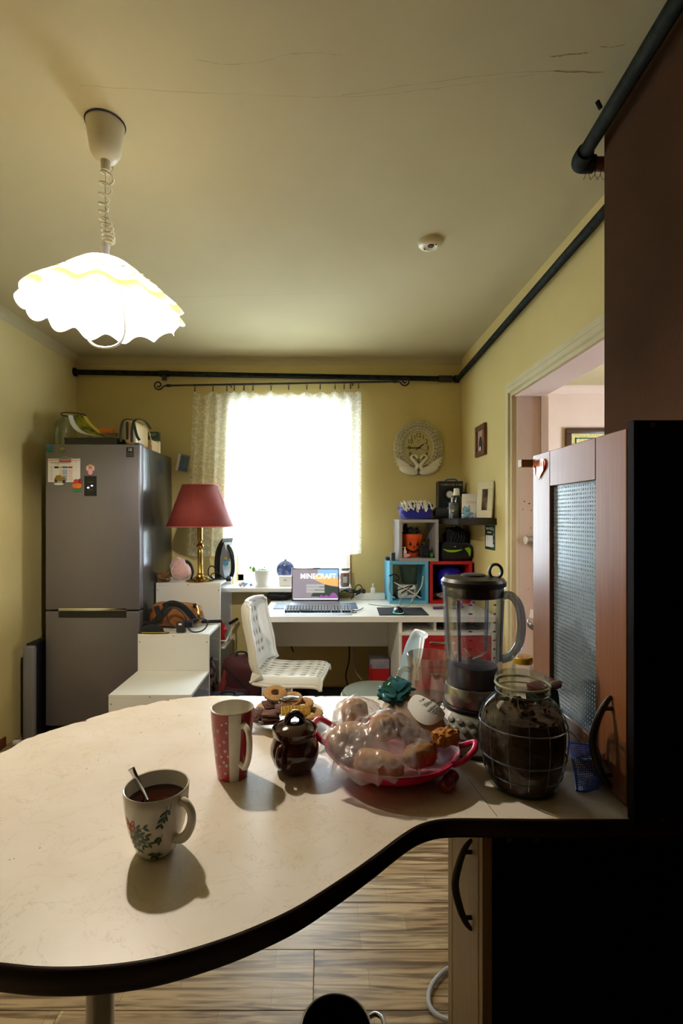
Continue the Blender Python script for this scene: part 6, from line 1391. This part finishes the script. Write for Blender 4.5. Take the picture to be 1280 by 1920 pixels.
# ---------------------------------------------------------------- pink bowl of bread
b5 = Vector((.133, .982, ZT))
bo_ = thing('pink_bowl', 'bright pink plastic bowl with loop handles full of bread', 'bowl', b5)
MB().lathe([(0, .001), (.06, .001), (.068, .003), (.095, .014), (.118, .030), (.129, .044), (.132, .046), (.131, .049), (.127, .048), (.115, .034), (.092, .018), (.066, .007), (0, .005)], 72).build('bowl_shell', 'pink_hot', bo_)
for a in (-.35, PI-.35):
    k = MB(); k.tube(spline([(.122, -.038, .045), (.138, -.036, .052), (.156, -.022, .066), (.160, .0, .070), (.156, .022, .066), (.138, .036, .052), (.122, .038, .045)], 6), .0055, 10); k.xf(RZ(a)); k.build('handle', 'pink_hot', bo_)
# everything is set down in turn so that it rests on the bowl and on what lies below it
bz = step_fn([(0, .005), (.066, .007), (.092, .018), (.115, .034), (.127, .048), (.1325, .049)], .1335)
laid = []
def settle(mb, x, y, clear):
    z = max(bz(math.hypot(x+v.x, y+v.y))+clear-v.z for v in mb.v)   # rests on the bowl, raised until it touches nothing else
    for _ in range(120):
        o_ = Vector((x, y, z)); bv = BVHTree.FromPolygons([v+o_ for v in mb.v], mb.f)
        if not any(bv.overlap(q_) for q_ in laid): break
        z += .001
    laid.append(bv); return o_, bv
roll_pts = []
def roll(label, x, y, r_, rot, m_, seed):
    k = MB(); k.ball((0, 0, 0), r_, 30, 18, p=.8, amp=.12, freq=2.2, seed=seed); k.xf(RZ(rot[2]) @ RY(rot[1]))
    o_, bv = settle(k, x, y, .001); roll_pts.extend([v+o_ for i, v in enumerate(k.v) if v.z > 0 and i % 2 == 0])
    t = thing('bread_roll', label, 'bread', b5+o_); k.build('crust', m_, t)
# packed sliced loaf with label
_d = Vector((-.66, .58, .22)).normalized(); _n = Vector((.15, -.55, .8)); _n = (_n-_d*_n.dot(_d)).normalized(); Ml = Matrix((_n.cross(_d)*-1, -_n, _d)).transposed().to_4x4() @ TR(0, 0, -.045)
kf = MB(); kf.ball((0, 0, .045), (.049, .039, .068), 44, 28, p=.75, amp=.10, freq=4, seed=5); kf.xf(Ml)
o_, loaf_bv = settle(kf, .054, .046, .004)
roll('pale bread roll at the wide end of the clear bag', -.080, -.006, (.043, .034, .030), (0, .1, .4), 'bread_pale', 1)
roll('long golden roll in the middle of the clear bag', -.032, -.066, (.046, .023, .024), (0, .1, -.25), 'bread', 3)
roll('bent brown croissant end under the label of the loaf', .044, -.066, (.032, .020, .021), (0, -.1, .35), 'bread', 6)
roll('short crusty roll beside the long golden roll', -.014, -.016, (.031, .024, .024), (0, 0, .5), 'bread', 4)
roll('round pinkish bun standing in the clear bag behind the pale roll', -.068, .058, (.028, .025, .032), (0, .1, .2), 'bread_pale', 2)
k = MB(); k.ball((0, 0, 0), (.026, .016, .015), 30, 18, p=.6, amp=.3, freq=3, seed=7); k.xf(RZ(.5)); o_p, puff_bv = settle(k, .096, -.050, .0015)
t = thing('puff_pastry', 'golden puff pastry piece on the bowl rim outside the bag', 'pastry', b5+o_p); k.build('crust', 'bread_crust', t)
lf_ = thing('packed_loaf', 'packed brown loaf with an oval white label and green wrapper top', 'bread', b5+o_)
k = MB(); k.ball((0, 0, .045), (.044, .034, .061), 36, 24, p=.72, amp=.05, freq=2, seed=2); k.xf(Ml); k.build('loaf', 'bread', lf_)
kf.build('wrapper_film', 'plastic_film', lf_)
def loafpt(u, v, off): 
    a = u; ph = v; sg = lambda q_: math.copysign(abs(q_)**.75, q_)
    return Ml @ Vector((.051*sg(math.cos(ph))*sg(math.sin(a)), -(.041*sg(math.cos(ph))*sg(math.cos(a))+off), .045+.070*sg(math.sin(ph))))
lb = MB(); n = 28; lc = loafpt(.30, -.34, .007); ring = []
for i in range(n):
    t = 2*PI*i/n; ring.append(loafpt(.30+.8*math.cos(t), -.34+.5*math.sin(t), .004))
mid = [loafpt(.30+.4*math.cos(2*PI*i/n), -.34+.26*math.sin(2*PI*i/n), .007) for i in range(n)]
lb.add(ring+mid+[lc], [(i, (i+1) % n, n+(i+1) % n, n+i) for i in range(n)]+[(n+i, n+(i+1) % n, 2*n) for i in range(n)]); lb.build('label', 'paper', lf_, angle=70)
for (s_, sz, dv, du) in (('Chleb', .017, -.56, .32), ('Pszenno-żytni', .0092, -.40, .30), ('krojony', .011, -.24, .28), ('500 g', .007, -.06, .2)):
    t_ = txt('label_lettering', s_, sz, 'print_dark', lf_, (0, 0, 0)); pos = loafpt(du, dv, .0095); nx = (loafpt(du+.1, dv, .0095)-loafpt(du-.1, dv, .0095)).normalized(); nz = (loafpt(du, dv+.1, .0095)-loafpt(du, dv-.1, .0095)).normalized(); ny = nx.cross(nz).normalized()
    up_ = -nz; rt = -nx; nm_ = rt.cross(up_).normalized(); up_ = nm_.cross(rt)
    R_ = Matrix((rt, up_, nm_)).transposed().to_4x4(); t_.matrix_local = TR(pos+nm_*.002) @ R_
kt_ = MB(); kt_.ball((.014, -.036, .104), (.034, .014, .028), 30, 16, p=.6, amp=.35, freq=4, seed=9); kt_.xf(Ml); top_bv = BVHTree.FromPolygons([v+o_ for v in kt_.v], kt_.f)
kt_.build('wrapper_top', mat('wrap_green', '0f4a36', .18, .3, var=('2a6f86', 30, .12)), lf_)
# clear bag: film draped over the rolls, tucked under the loaf, hanging a little over the front rim
bc = Vector((-.022, -.014, 0)); na, nr_ = 84, 30; tops, bots = [], []
for j in range(nr_+1):
    for i in range(na):
        s_ = j/nr_; a = 2*PI*i/na; dirv = Vector((math.cos(a), math.sin(a), 0))
        R_ = .118*(1+.10*noise.noise(dirv*2.5+Vector((4, 1, 7))))*(1.0-.12*abs(dirv.y))
        if -2.5 < a-2*PI < -1.0: R_ = .123+.012*noise.noise(dirv*9)
        p = bc+dirv*R_*s_; h = math.hypot(p.x, p.y); ang = abs((math.atan2(p.y, p.x)-(PI-.35)+PI) % (2*PI)-PI)
        if ang < .5 and h > .117: p *= .117/h; h = .117
        zb_ = (bz(h)+.0012) if h < .1325 else .0505-(h-.1325)*.9
        tent = max(v.z-.55*math.hypot(v.x-p.x, v.y-p.y) for v in roll_pts)+.0035
        zt_2 = max(tent, zb_+.004+.010*math.sqrt(max(0, 1-s_)))+.011*abs(noise.noise(Vector((p.x*55, p.y*55, 2))))+.006*abs(noise.noise(Vector((p.x*120, p.y*120, 5))))
        if s_ > .93: zt_2 = zb_+(zt_2-zb_)*max(0, (1-s_)/.07)+.0006
        for bv in (loaf_bv, top_bv, puff_bv):
            q_ = rayz(bv, p.x, p.y, True)
            if q_ is not None: zt_2 = min(zt_2, q_-.0012)
        zt_2 = max(zt_2, zb_+.0006); tops.append(Vector((p.x, p.y, zt_2))); bots.append(Vector((p.x, p.y, zb_)))
bgm = MB(); fq = [(j*na+i, j*na+(i+1) % na, (j+1)*na+(i+1) % na, (j+1)*na+i) for j in range(nr_) for i in range(na)]
bgm.add(tops, fq); bgm.add(bots, [f_[::-1] for f_ in fq])
pbg = thing('clear_bread_bag', 'crumpled clear plastic bag of bread rolls lying over the pink bowl', 'bag', b5+Vector((-.022, -.014, .006)))
bgm.xf(TR(.022, .014, -.006)); bgm.build('film', 'plastic_film', pbg, angle=60)
rt_ = thing('red_capsule', 'small red capsule under the pink bowl handle', 'capsule', T(841, 1478)); k = MB(); k.tube([(-.014, -.022, .013), (-.011, -.018, .013), (.012, .018, .013), (.015, .022, .013)], [.006, .0125, .0125, .006], 16); k.build('capsule_shell', 'clear_red', rt_); MB().tube([(-.002, -.003, .013), (.002, .003, .013)], .0132, 16).build('seam_ring', 'red_dark', rt_)
# ---------------------------------------------------------------- pitcher
b6 = Vector((.268, 1.26, ZT))
pi_ = thing('glass_pitcher', 'clear glass pitcher with a little amber tea in it', 'pitcher', b6)
def spout(r, z, a):
    d = math.cos(a-(-.2)); k_ = max(0, d)**10*max(0, (z-.115)/.035); return r+.014*k_, z+.010*k_
MB().lathe([(0, .002), (.05, .002), (.054, .006), (.0555, .05), (.055, .12), (.0565, .148), (.0545, .149), (.0525, .12), (.053, .05), (.05, .012), (0, .010)], 56, fn=spout).build('glass_body', 'glass_pitcher', pi_)
k = MB(); k.tube(spline([(-.052, 0, .112), (-.07, 0, .116), (-.084, 0, .105), (-.086, 0, .075), (-.076, 0, .045), (-.052, 0, .035)], 7), .0065, 12); k.xf(RZ(.25)); k.build('handle', 'glass_pitcher', pi_)
MB().lathe([(0, .011), (.049, .011), (.0515, .02), (.0515, .042), (0, .042)], 44).build('tea', 'tea_clear', pi_)
# ---------------------------------------------------------------- blender
b7 = Vector((.330, 1.096, ZT))
bd_ = thing('blender', 'kitchen blender with a brushed steel base and a clear measuring jug', 'blender', b7)
MB().lathe([(0, 0), (.088, 0), (.088, .006), (0, .006)], 48).build('foot_ring', 'black_plastic', bd_)
def sq(r, z, a): return r*(1+.05*(math.cos(4*a)*-1)*max(0, 1-z/.08)), z
MB().lathe([(.086, .005), (.09, .012), (.088, .035), (.080, .055), (.070, .072), (.062, .08), (0, .08)], 64, fn=sq).build('motor_base', mat('base_silver', 'cfcecb', .38, .2), bd_)
pn = MB(); nn_ = 24; vs = []
for i in range(nn_+1):
    a = -PI/2-1.05+1.75*i/nn_
    for (r, z) in ((.0645, .0805), (.073, .0705), (.0825, .0545), (.0885, .040)): rr_, zz = sq(r, z, a); vs.append(((rr_)*math.cos(a), rr_*math.sin(a), zz))
pn.add(vs, [(i*4+j, (i+1)*4+j, (i+1)*4+j+1, i*4+j+1) for i in range(nn_) for j in range(3)]); pn.build('control_panel', mat('panel_grey', '8e8c82', .45), bd_)
for row, (r, z, cnt, a_0, st, sz) in enumerate(((.0835, .0555, 6, -2.55, .235, .0065), (.0755, .0695, 5, -2.5, .27, .006))):
    for i in range(cnt):
        a = a_0+st*i; rr_, zz = sq(r, z, a); c_ = Vector((rr_*math.cos(a), rr_*math.sin(a), zz)); nrm_ = Vector((math.cos(a)*.85, math.sin(a)*.85, .55)).normalized()
        k = MB(); k.lathe([(sz, 0), (sz, .0012), (sz*.8, .002), (0, .0018)], 14, sx=1.25 if row else 1); k.xf(TR(c_) @ nrm_.to_track_quat('Z', 'Y').to_matrix().to_4x4()); bt_ = k.build('button', mat('button_grey', '77766e', .4) if 'button_grey' not in MATS else 'button_grey', bd_)
a = -.93; rr_, zz = sq(.082, .057, a); k = MB(); k.lathe([(.011, 0), (.011, .003), (0, .0035)], 20); k.xf(TR(rr_*math.cos(a), rr_*math.sin(a), zz) @ Vector((math.cos(a)*.85, math.sin(a)*.85, .55)).to_track_quat('Z', 'Y').to_matrix().to_4x4()); k.build('power_button', 'dark_grey', bd_)
MB().lathe([(.063, .078), (.066, .082), (.066, .088), (.06, .09), (0, .09)], 48).build('collar_ring', 'black_plastic', bd_)
MB().lathe([(.060, .088), (.0615, .092), (.0605, .128), (.059, .130), (0, .130)], 48).build('steel_collar', 'steel', bd_)
jg = MB().lathe([(.058, .128), (.0595, .14), (.0605, .178), (.0615, .184), (.063, .25), (.066, .335), (.0675, .345), (.0655, .345), (.0635, .33), (.0605, .25), (.058, .186), (.052, .182), (0, .181)], 64, fn=lambda r, z, a: (r*(1+.012*math.cos(6*a)*(z > .19)), z)).build('jug', 'clear_plastic', bd_)
MB().lathe([(0, .131), (.052, .131), (.054, .15), (.05, .172), (.03, .178), (0, .178)], 40).build('coupling', mat('coupling_dark', '4a4f62', .35, .3), bd_)
for a in (-2.35, -.75, .8, 2.4): k = MB(); k.tube([(.060*math.cos(a), .060*math.sin(a), .19), (.0625*math.cos(a), .0625*math.sin(a), .25), (.066*math.cos(a), .066*math.sin(a), .32)], .0045, 8); k.build('jug_rib', 'glass_handle', jg)
k = MB(); hd = spline([(.056, -.0, .325), (.078, 0, .327), (.094, 0, .305), (.099, 0, .265), (.094, 0, .225), (.078, 0, .198), (.058, 0, .188)], 8); k.tube(hd, [.009]*len(hd), 14, flat=1.2); k.xf(RZ(-.35)); k.build('handle', 'glass_handle', bd_)
for i in range(7):
    for (a, w_) in ((-1.95, .008), (-1.15, .006)):
        z = .2+.0185*i; r = .0635+(z-.18)*.02
        k = MB(); k.add([(r*math.cos(a+s_*w_/r*.5), r*math.sin(a+s_*w_/r*.5), z+h) for s_, h in ((-1, 0), (1, 0), (1, .0035), (-1, .0035))], [(0, 1, 2, 3)]); k.build('measure_mark', 'print_red', jg, smooth=False)
ldl = MB().lathe([(.058, .322), (.064, .324), (.064, .346), (.069, .347), (.0695, .356), (.064, .363), (.03, .367), (0, .368)], 56).build('lid', mat('lid_black', '131315', .38), bd_)
k = MB(); k.lathe([(.026, .366), (.026, .370), (.022, .3715), (0, .3715)], 32); k.build('filler_cap', 'dark_grey', ldl)
k = MB(); k.tube([(.045+.0135*math.cos(t*PI/12), -.012, .378+.0155*math.sin(t*PI/12)) for t in range(24)], .0032, 8, closed=True, flat=2.0); k.build('pull_ring', 'lid_black', ldl)
for i in range(4):
    a = i*PI/2+.4; k = MB(); k.add([(0, -.004, .183), (0, .004, .183), (.032, .002, .192+.008*(i % 2)), (.032, -.002, .192+.008*(i % 2))], [(0, 1, 2, 3)]); k.xf(RZ(a)); o = k.build('blade', 'chrome', bd_, smooth=False); o.modifiers.new('t', 'SOLIDIFY').thickness = .001
# ---------------------------------------------------------------- storage jar of dried mushrooms
b8 = Vector((.369, .923, ZT))
jr_ = thing('barrel_jar', 'barrel-shaped glass jar with a wire clip lid, filled with dried mushrooms', 'jar', b8)
mj = [(.055, 0), (.060, .004), (.0645, .02), (.071, .04), (.0762, .07), (.0785, .095), (.0765, .118), (.070, .140), (.060, .155), (.050, .163), (.046, .170), (.046, .176)]
MB().lathe([(0, .002)]+mj+[(.0485, .178), (.0485, .184), (.046, .186), (.044, .184)], 64).build('glass_body', 'glass_green', jr_)
for z in (.030, .062, .118): r = rad(mj, z); MB().tube([(r*math.cos(t*PI/28), r*math.sin(t*PI/28), z) for t in range(56)], .0016, 6, closed=True).build('glass_hoop', 'glass_handle', jr_)
for i in range(14):
    a = 2*PI*i/14; MB().tube([((rad(mj, z)+.0003)*math.cos(a), (rad(mj, z)+.0003)*math.sin(a), z) for z in (.02, .04, .07, .095, .118, .14)], .0009, 5).build('glass_seam', 'glass_handle', jr_)
lidg = MB().lathe([(.046, .188), (.0495, .189), (.0495, .196), (.047, .201), (.036, .2045), (.030, .203), (0, .2025)], 56).build('glass_lid', 'glass_green', jr_)
MB().tube([(.0475*math.cos(t*PI/24), .0475*math.sin(t*PI/24), .187) for t in range(48)], .0024, 8, closed=True).build('rubber_ring', mat('rubber_pale', 'b8b49c', .6), jr_)
MB().tube([(.0475*math.cos(t*PI/24), .0475*math.sin(t*PI/24), .174) for t in range(48)], .0012, 6, closed=True).build('neck_wire', 'steel', jr_)
for a in (-.95, .15): k = MB(); k.tube(spline([(.0485, .0, .198), (.0535, 0, .194), (.054, 0, .184), (.052, 0, .172), (.05, .004, .170)], 5), .0012, 6); k.xf(RZ(a)); k.build('clip_wire', 'steel', jr_)
k = MB(); k.lathe([(0, .006)]+[(max(.0, rad(mj, z)-.0045), z) for z in (.007, .02, .04, .07, .095, .118, .132)]+[(.03, .14), (0, .142)], 48)
for i, v in enumerate(k.v): k.v[i] = v*(1+.035*noise.noise(v*60)) if v.z > .01 else v
k.build('mushroom_fill', 'mushroom', jr_, kind='stuff')
random.seed(19); ca, cb_ = MB(), MB()
for i in range(420):
    a = random.uniform(0, 2*PI); z = random.uniform(.012, .15); r = (rad(mj, z)-.0045)*random.uniform(.93, .985) if z < .135 else random.uniform(0, .05)
    c_ = Vector((r*math.cos(a), r*math.sin(a), z)); s_ = random.uniform(.005, .012); n = 7; M_ = TR(c_) @ RZ(a) @ RY(PI/2+random.uniform(-.5, .5)) @ RZ(random.uniform(0, 6))
    mb_ = ca if i % 3 == 0 else cb_; q0 = mb_.mark()
    mb_.add([(s_*random.uniform(.4, 1.1)*math.cos(2*PI*t/n), s_*random.uniform(.3, .8)*math.sin(2*PI*t/n), random.uniform(-.0015, .0015)) for t in range(n)]+[(0, 0, .001)], [(t, (t+1) % n, n) for t in range(n)]); mb_.xf(M_, q0)
for mb_ in (ca, cb_):
    for i, v in enumerate(mb_.v):
        lim = max(.02, rad(mj, min(.17, max(0, v.z)))-.0028); h = math.hypot(v.x, v.y)
        if h > lim: mb_.v[i] = Vector((v.x*lim/h, v.y*lim/h, v.z))
ca.build('mushroom_pieces', 'mushroom_chip', jr_, kind='stuff', smooth=False); cb_.build('mushroom_pieces', 'mushroom_chip_dark', jr_, kind='stuff', smooth=False)
# ---------------------------------------------------------------- behind the jar
b9 = Vector((X(979, 1.30), 1.30, ZT)); yj = thing('yellow_lid_jar', 'small glass jar with a printed yellow metal lid behind the blender', 'jar', b9)
MB().lathe([(0, .001), (.023, .001), (.0265, .005), (.0265, .10), (.022, .115), (.022, .122)], 32).build('glass_body', 'glass', yj); MB().lathe([(.0245, .115), (.0255, .117), (.0255, .130), (.0235, .1325), (0, .1315)], 40).build('lid', 'jar_lid_yellow', yj)
MB().lathe([(0, .1325), (.017, .1328), (0, .1335)], 24).build('lid_print', mat('lid_cream', 'd8bc98', .4, var=('a03a28', 120, .15)), yj)
gx = thing('tea_carton', 'dark green carton with white dots leaning behind the mushroom jar', 'carton', Vector((.481, 1.05, ZT))); Mx = RZ(.25) @ RY(-.16)
k = MB(); k.rbox(-.028, .022, -.022, .022, 0.005, .135, .002, 1); k.xf(Mx); k.build('carton_body', 'green_dark', gx)
for (dx_, dz_) in ((-.018, .118), (-.008, .116), (.003, .113), (.010, .095), (.012, .072), (-.018, .1)):
    k = MB(); k.ball((dx_, -.0225, dz_), (.0055, .0012, .0075), 12, 8); k.xf(Mx); k.build('white_dot', 'paper', gx)
k = MB(); k.rbox(-.026, .036, -.02, .02, .135, .15, .006, 2); k.xf(Mx); k.build('carton_flap', mat('flap_red', '8e1f24', .4), gx); k = MB(); k.ball((.016, -.016, .148), (.022, .008, .006), 16, 8); k.xf(Mx); k.build('flap_edge', 'soft_pink', gx)
fs_ = thing('fly_swatter', 'bright blue plastic mesh fly swatter leaning against the glass-door cabinet', 'fly swatter', Vector((.478, .96, ZT)))
w_, h_ = .052, .088
_A, _B, _C, _D = P(1080, 1490, .895), P(1120, 1478, .885), P(1126, 1398, .93), P(1064, 1392, .99)
def swp(u, v):
    s_ = (u+1)/2; q_ = (_A.lerp(_B, s_)).lerp(_D.lerp(_C, s_), v); q_.x += .004*math.sin(PI*v); q_.x = min(q_.x, .5095); q_.z = max(q_.z, ZT+.003); return q_-Vector((.478, .96, ZT))
g = MB()
for i in range(15): u = -1+2*i/14; g.tube([swp(u, j/8) for j in range(9)], .0009, 4)
for j in range(22): v = j/21; g.tube([swp(-1+2*i/6, v) for i in range(7)], .0009, 4)
g.build('mesh_head', 'blue_plastic', fs_, kind='stuff'); rim_ = [swp(-1, j/8) for j in range(9)]+[swp(-1+2*i/6, 1) for i in range(1, 7)]+[swp(1, 1-j/8) for j in range(1, 9)]+[swp(1-2*i/6, 0) for i in range(1, 6)]
MB().tube(rim_, .0018, 6, closed=True).build('head_rim', 'blue_plastic', fs_); e_ = swp(0, 1); MB().tube(spline([e_, e_+Vector((-.012, .018, .012)), e_+Vector((-.032, .036, .02))], 5), .0022, 6).build('wire_handle', 'steel', fs_)
# ---------------------------------------------------------------- on the floor
b10 = Vector((X(630, 1.19), 1.19, 0)); po = thing('saucepan', 'dark saucepan with a bent metal handle on the floor under the table', 'saucepan', b10)
MB().lathe([(0, .001), (.075, .001), (.082, .008), (.083, .145), (.086, .15), (.085, .153), (.081, .15), (.08, .012), (0, .01)], 56).build('pan_body', mat('pan_dark', '16181c', .18, .6), po); MB().tube([(.0845*math.cos(t*PI/28), .0845*math.sin(t*PI/28), .151) for t in range(56)], .0022, 6, closed=True).build('rim', 'steel', po)
for a in (.25, PI+.25): k = MB(); k.tube(spline([(.082, -.022, .128), (.105, -.024, .135), (.118, -.012, .138), (.12, .0, .139), (.118, .012, .138), (.105, .024, .135), (.082, .022, .128)], 6), .0058, 10); k.xf(RZ(a)); k.build('handle', 'steel', po)
hs = [P(850, 1812, 1.5), P(826, 1826, 1.49), P(808, 1850, 1.47), P(803, 1878, 1.44), P(813, 1905, 1.41), P(840, 1925, 1.39)]
hs = [Vector((p.x, (EYE-.012)*FPX/(py-CY), .012)) for p, py in zip(hs, (1812, 1826, 1850, 1876, 1898, 1912))]
hs = [Vector(((px-CX)*v.y/FPX, v.y, .012)) for v, px in zip(hs, (850, 826, 808, 803, 813, 842))]
tag(MB().tube(spline([hs[0]+Vector((.10, .03, 0))]+hs+[hs[-1]+Vector((.06, .015, 0))], 8), .0065, 10).build('grey_hose', 'cable_grey'), 'grey hose curving out from under the base cabinet onto the floor', 'hose')
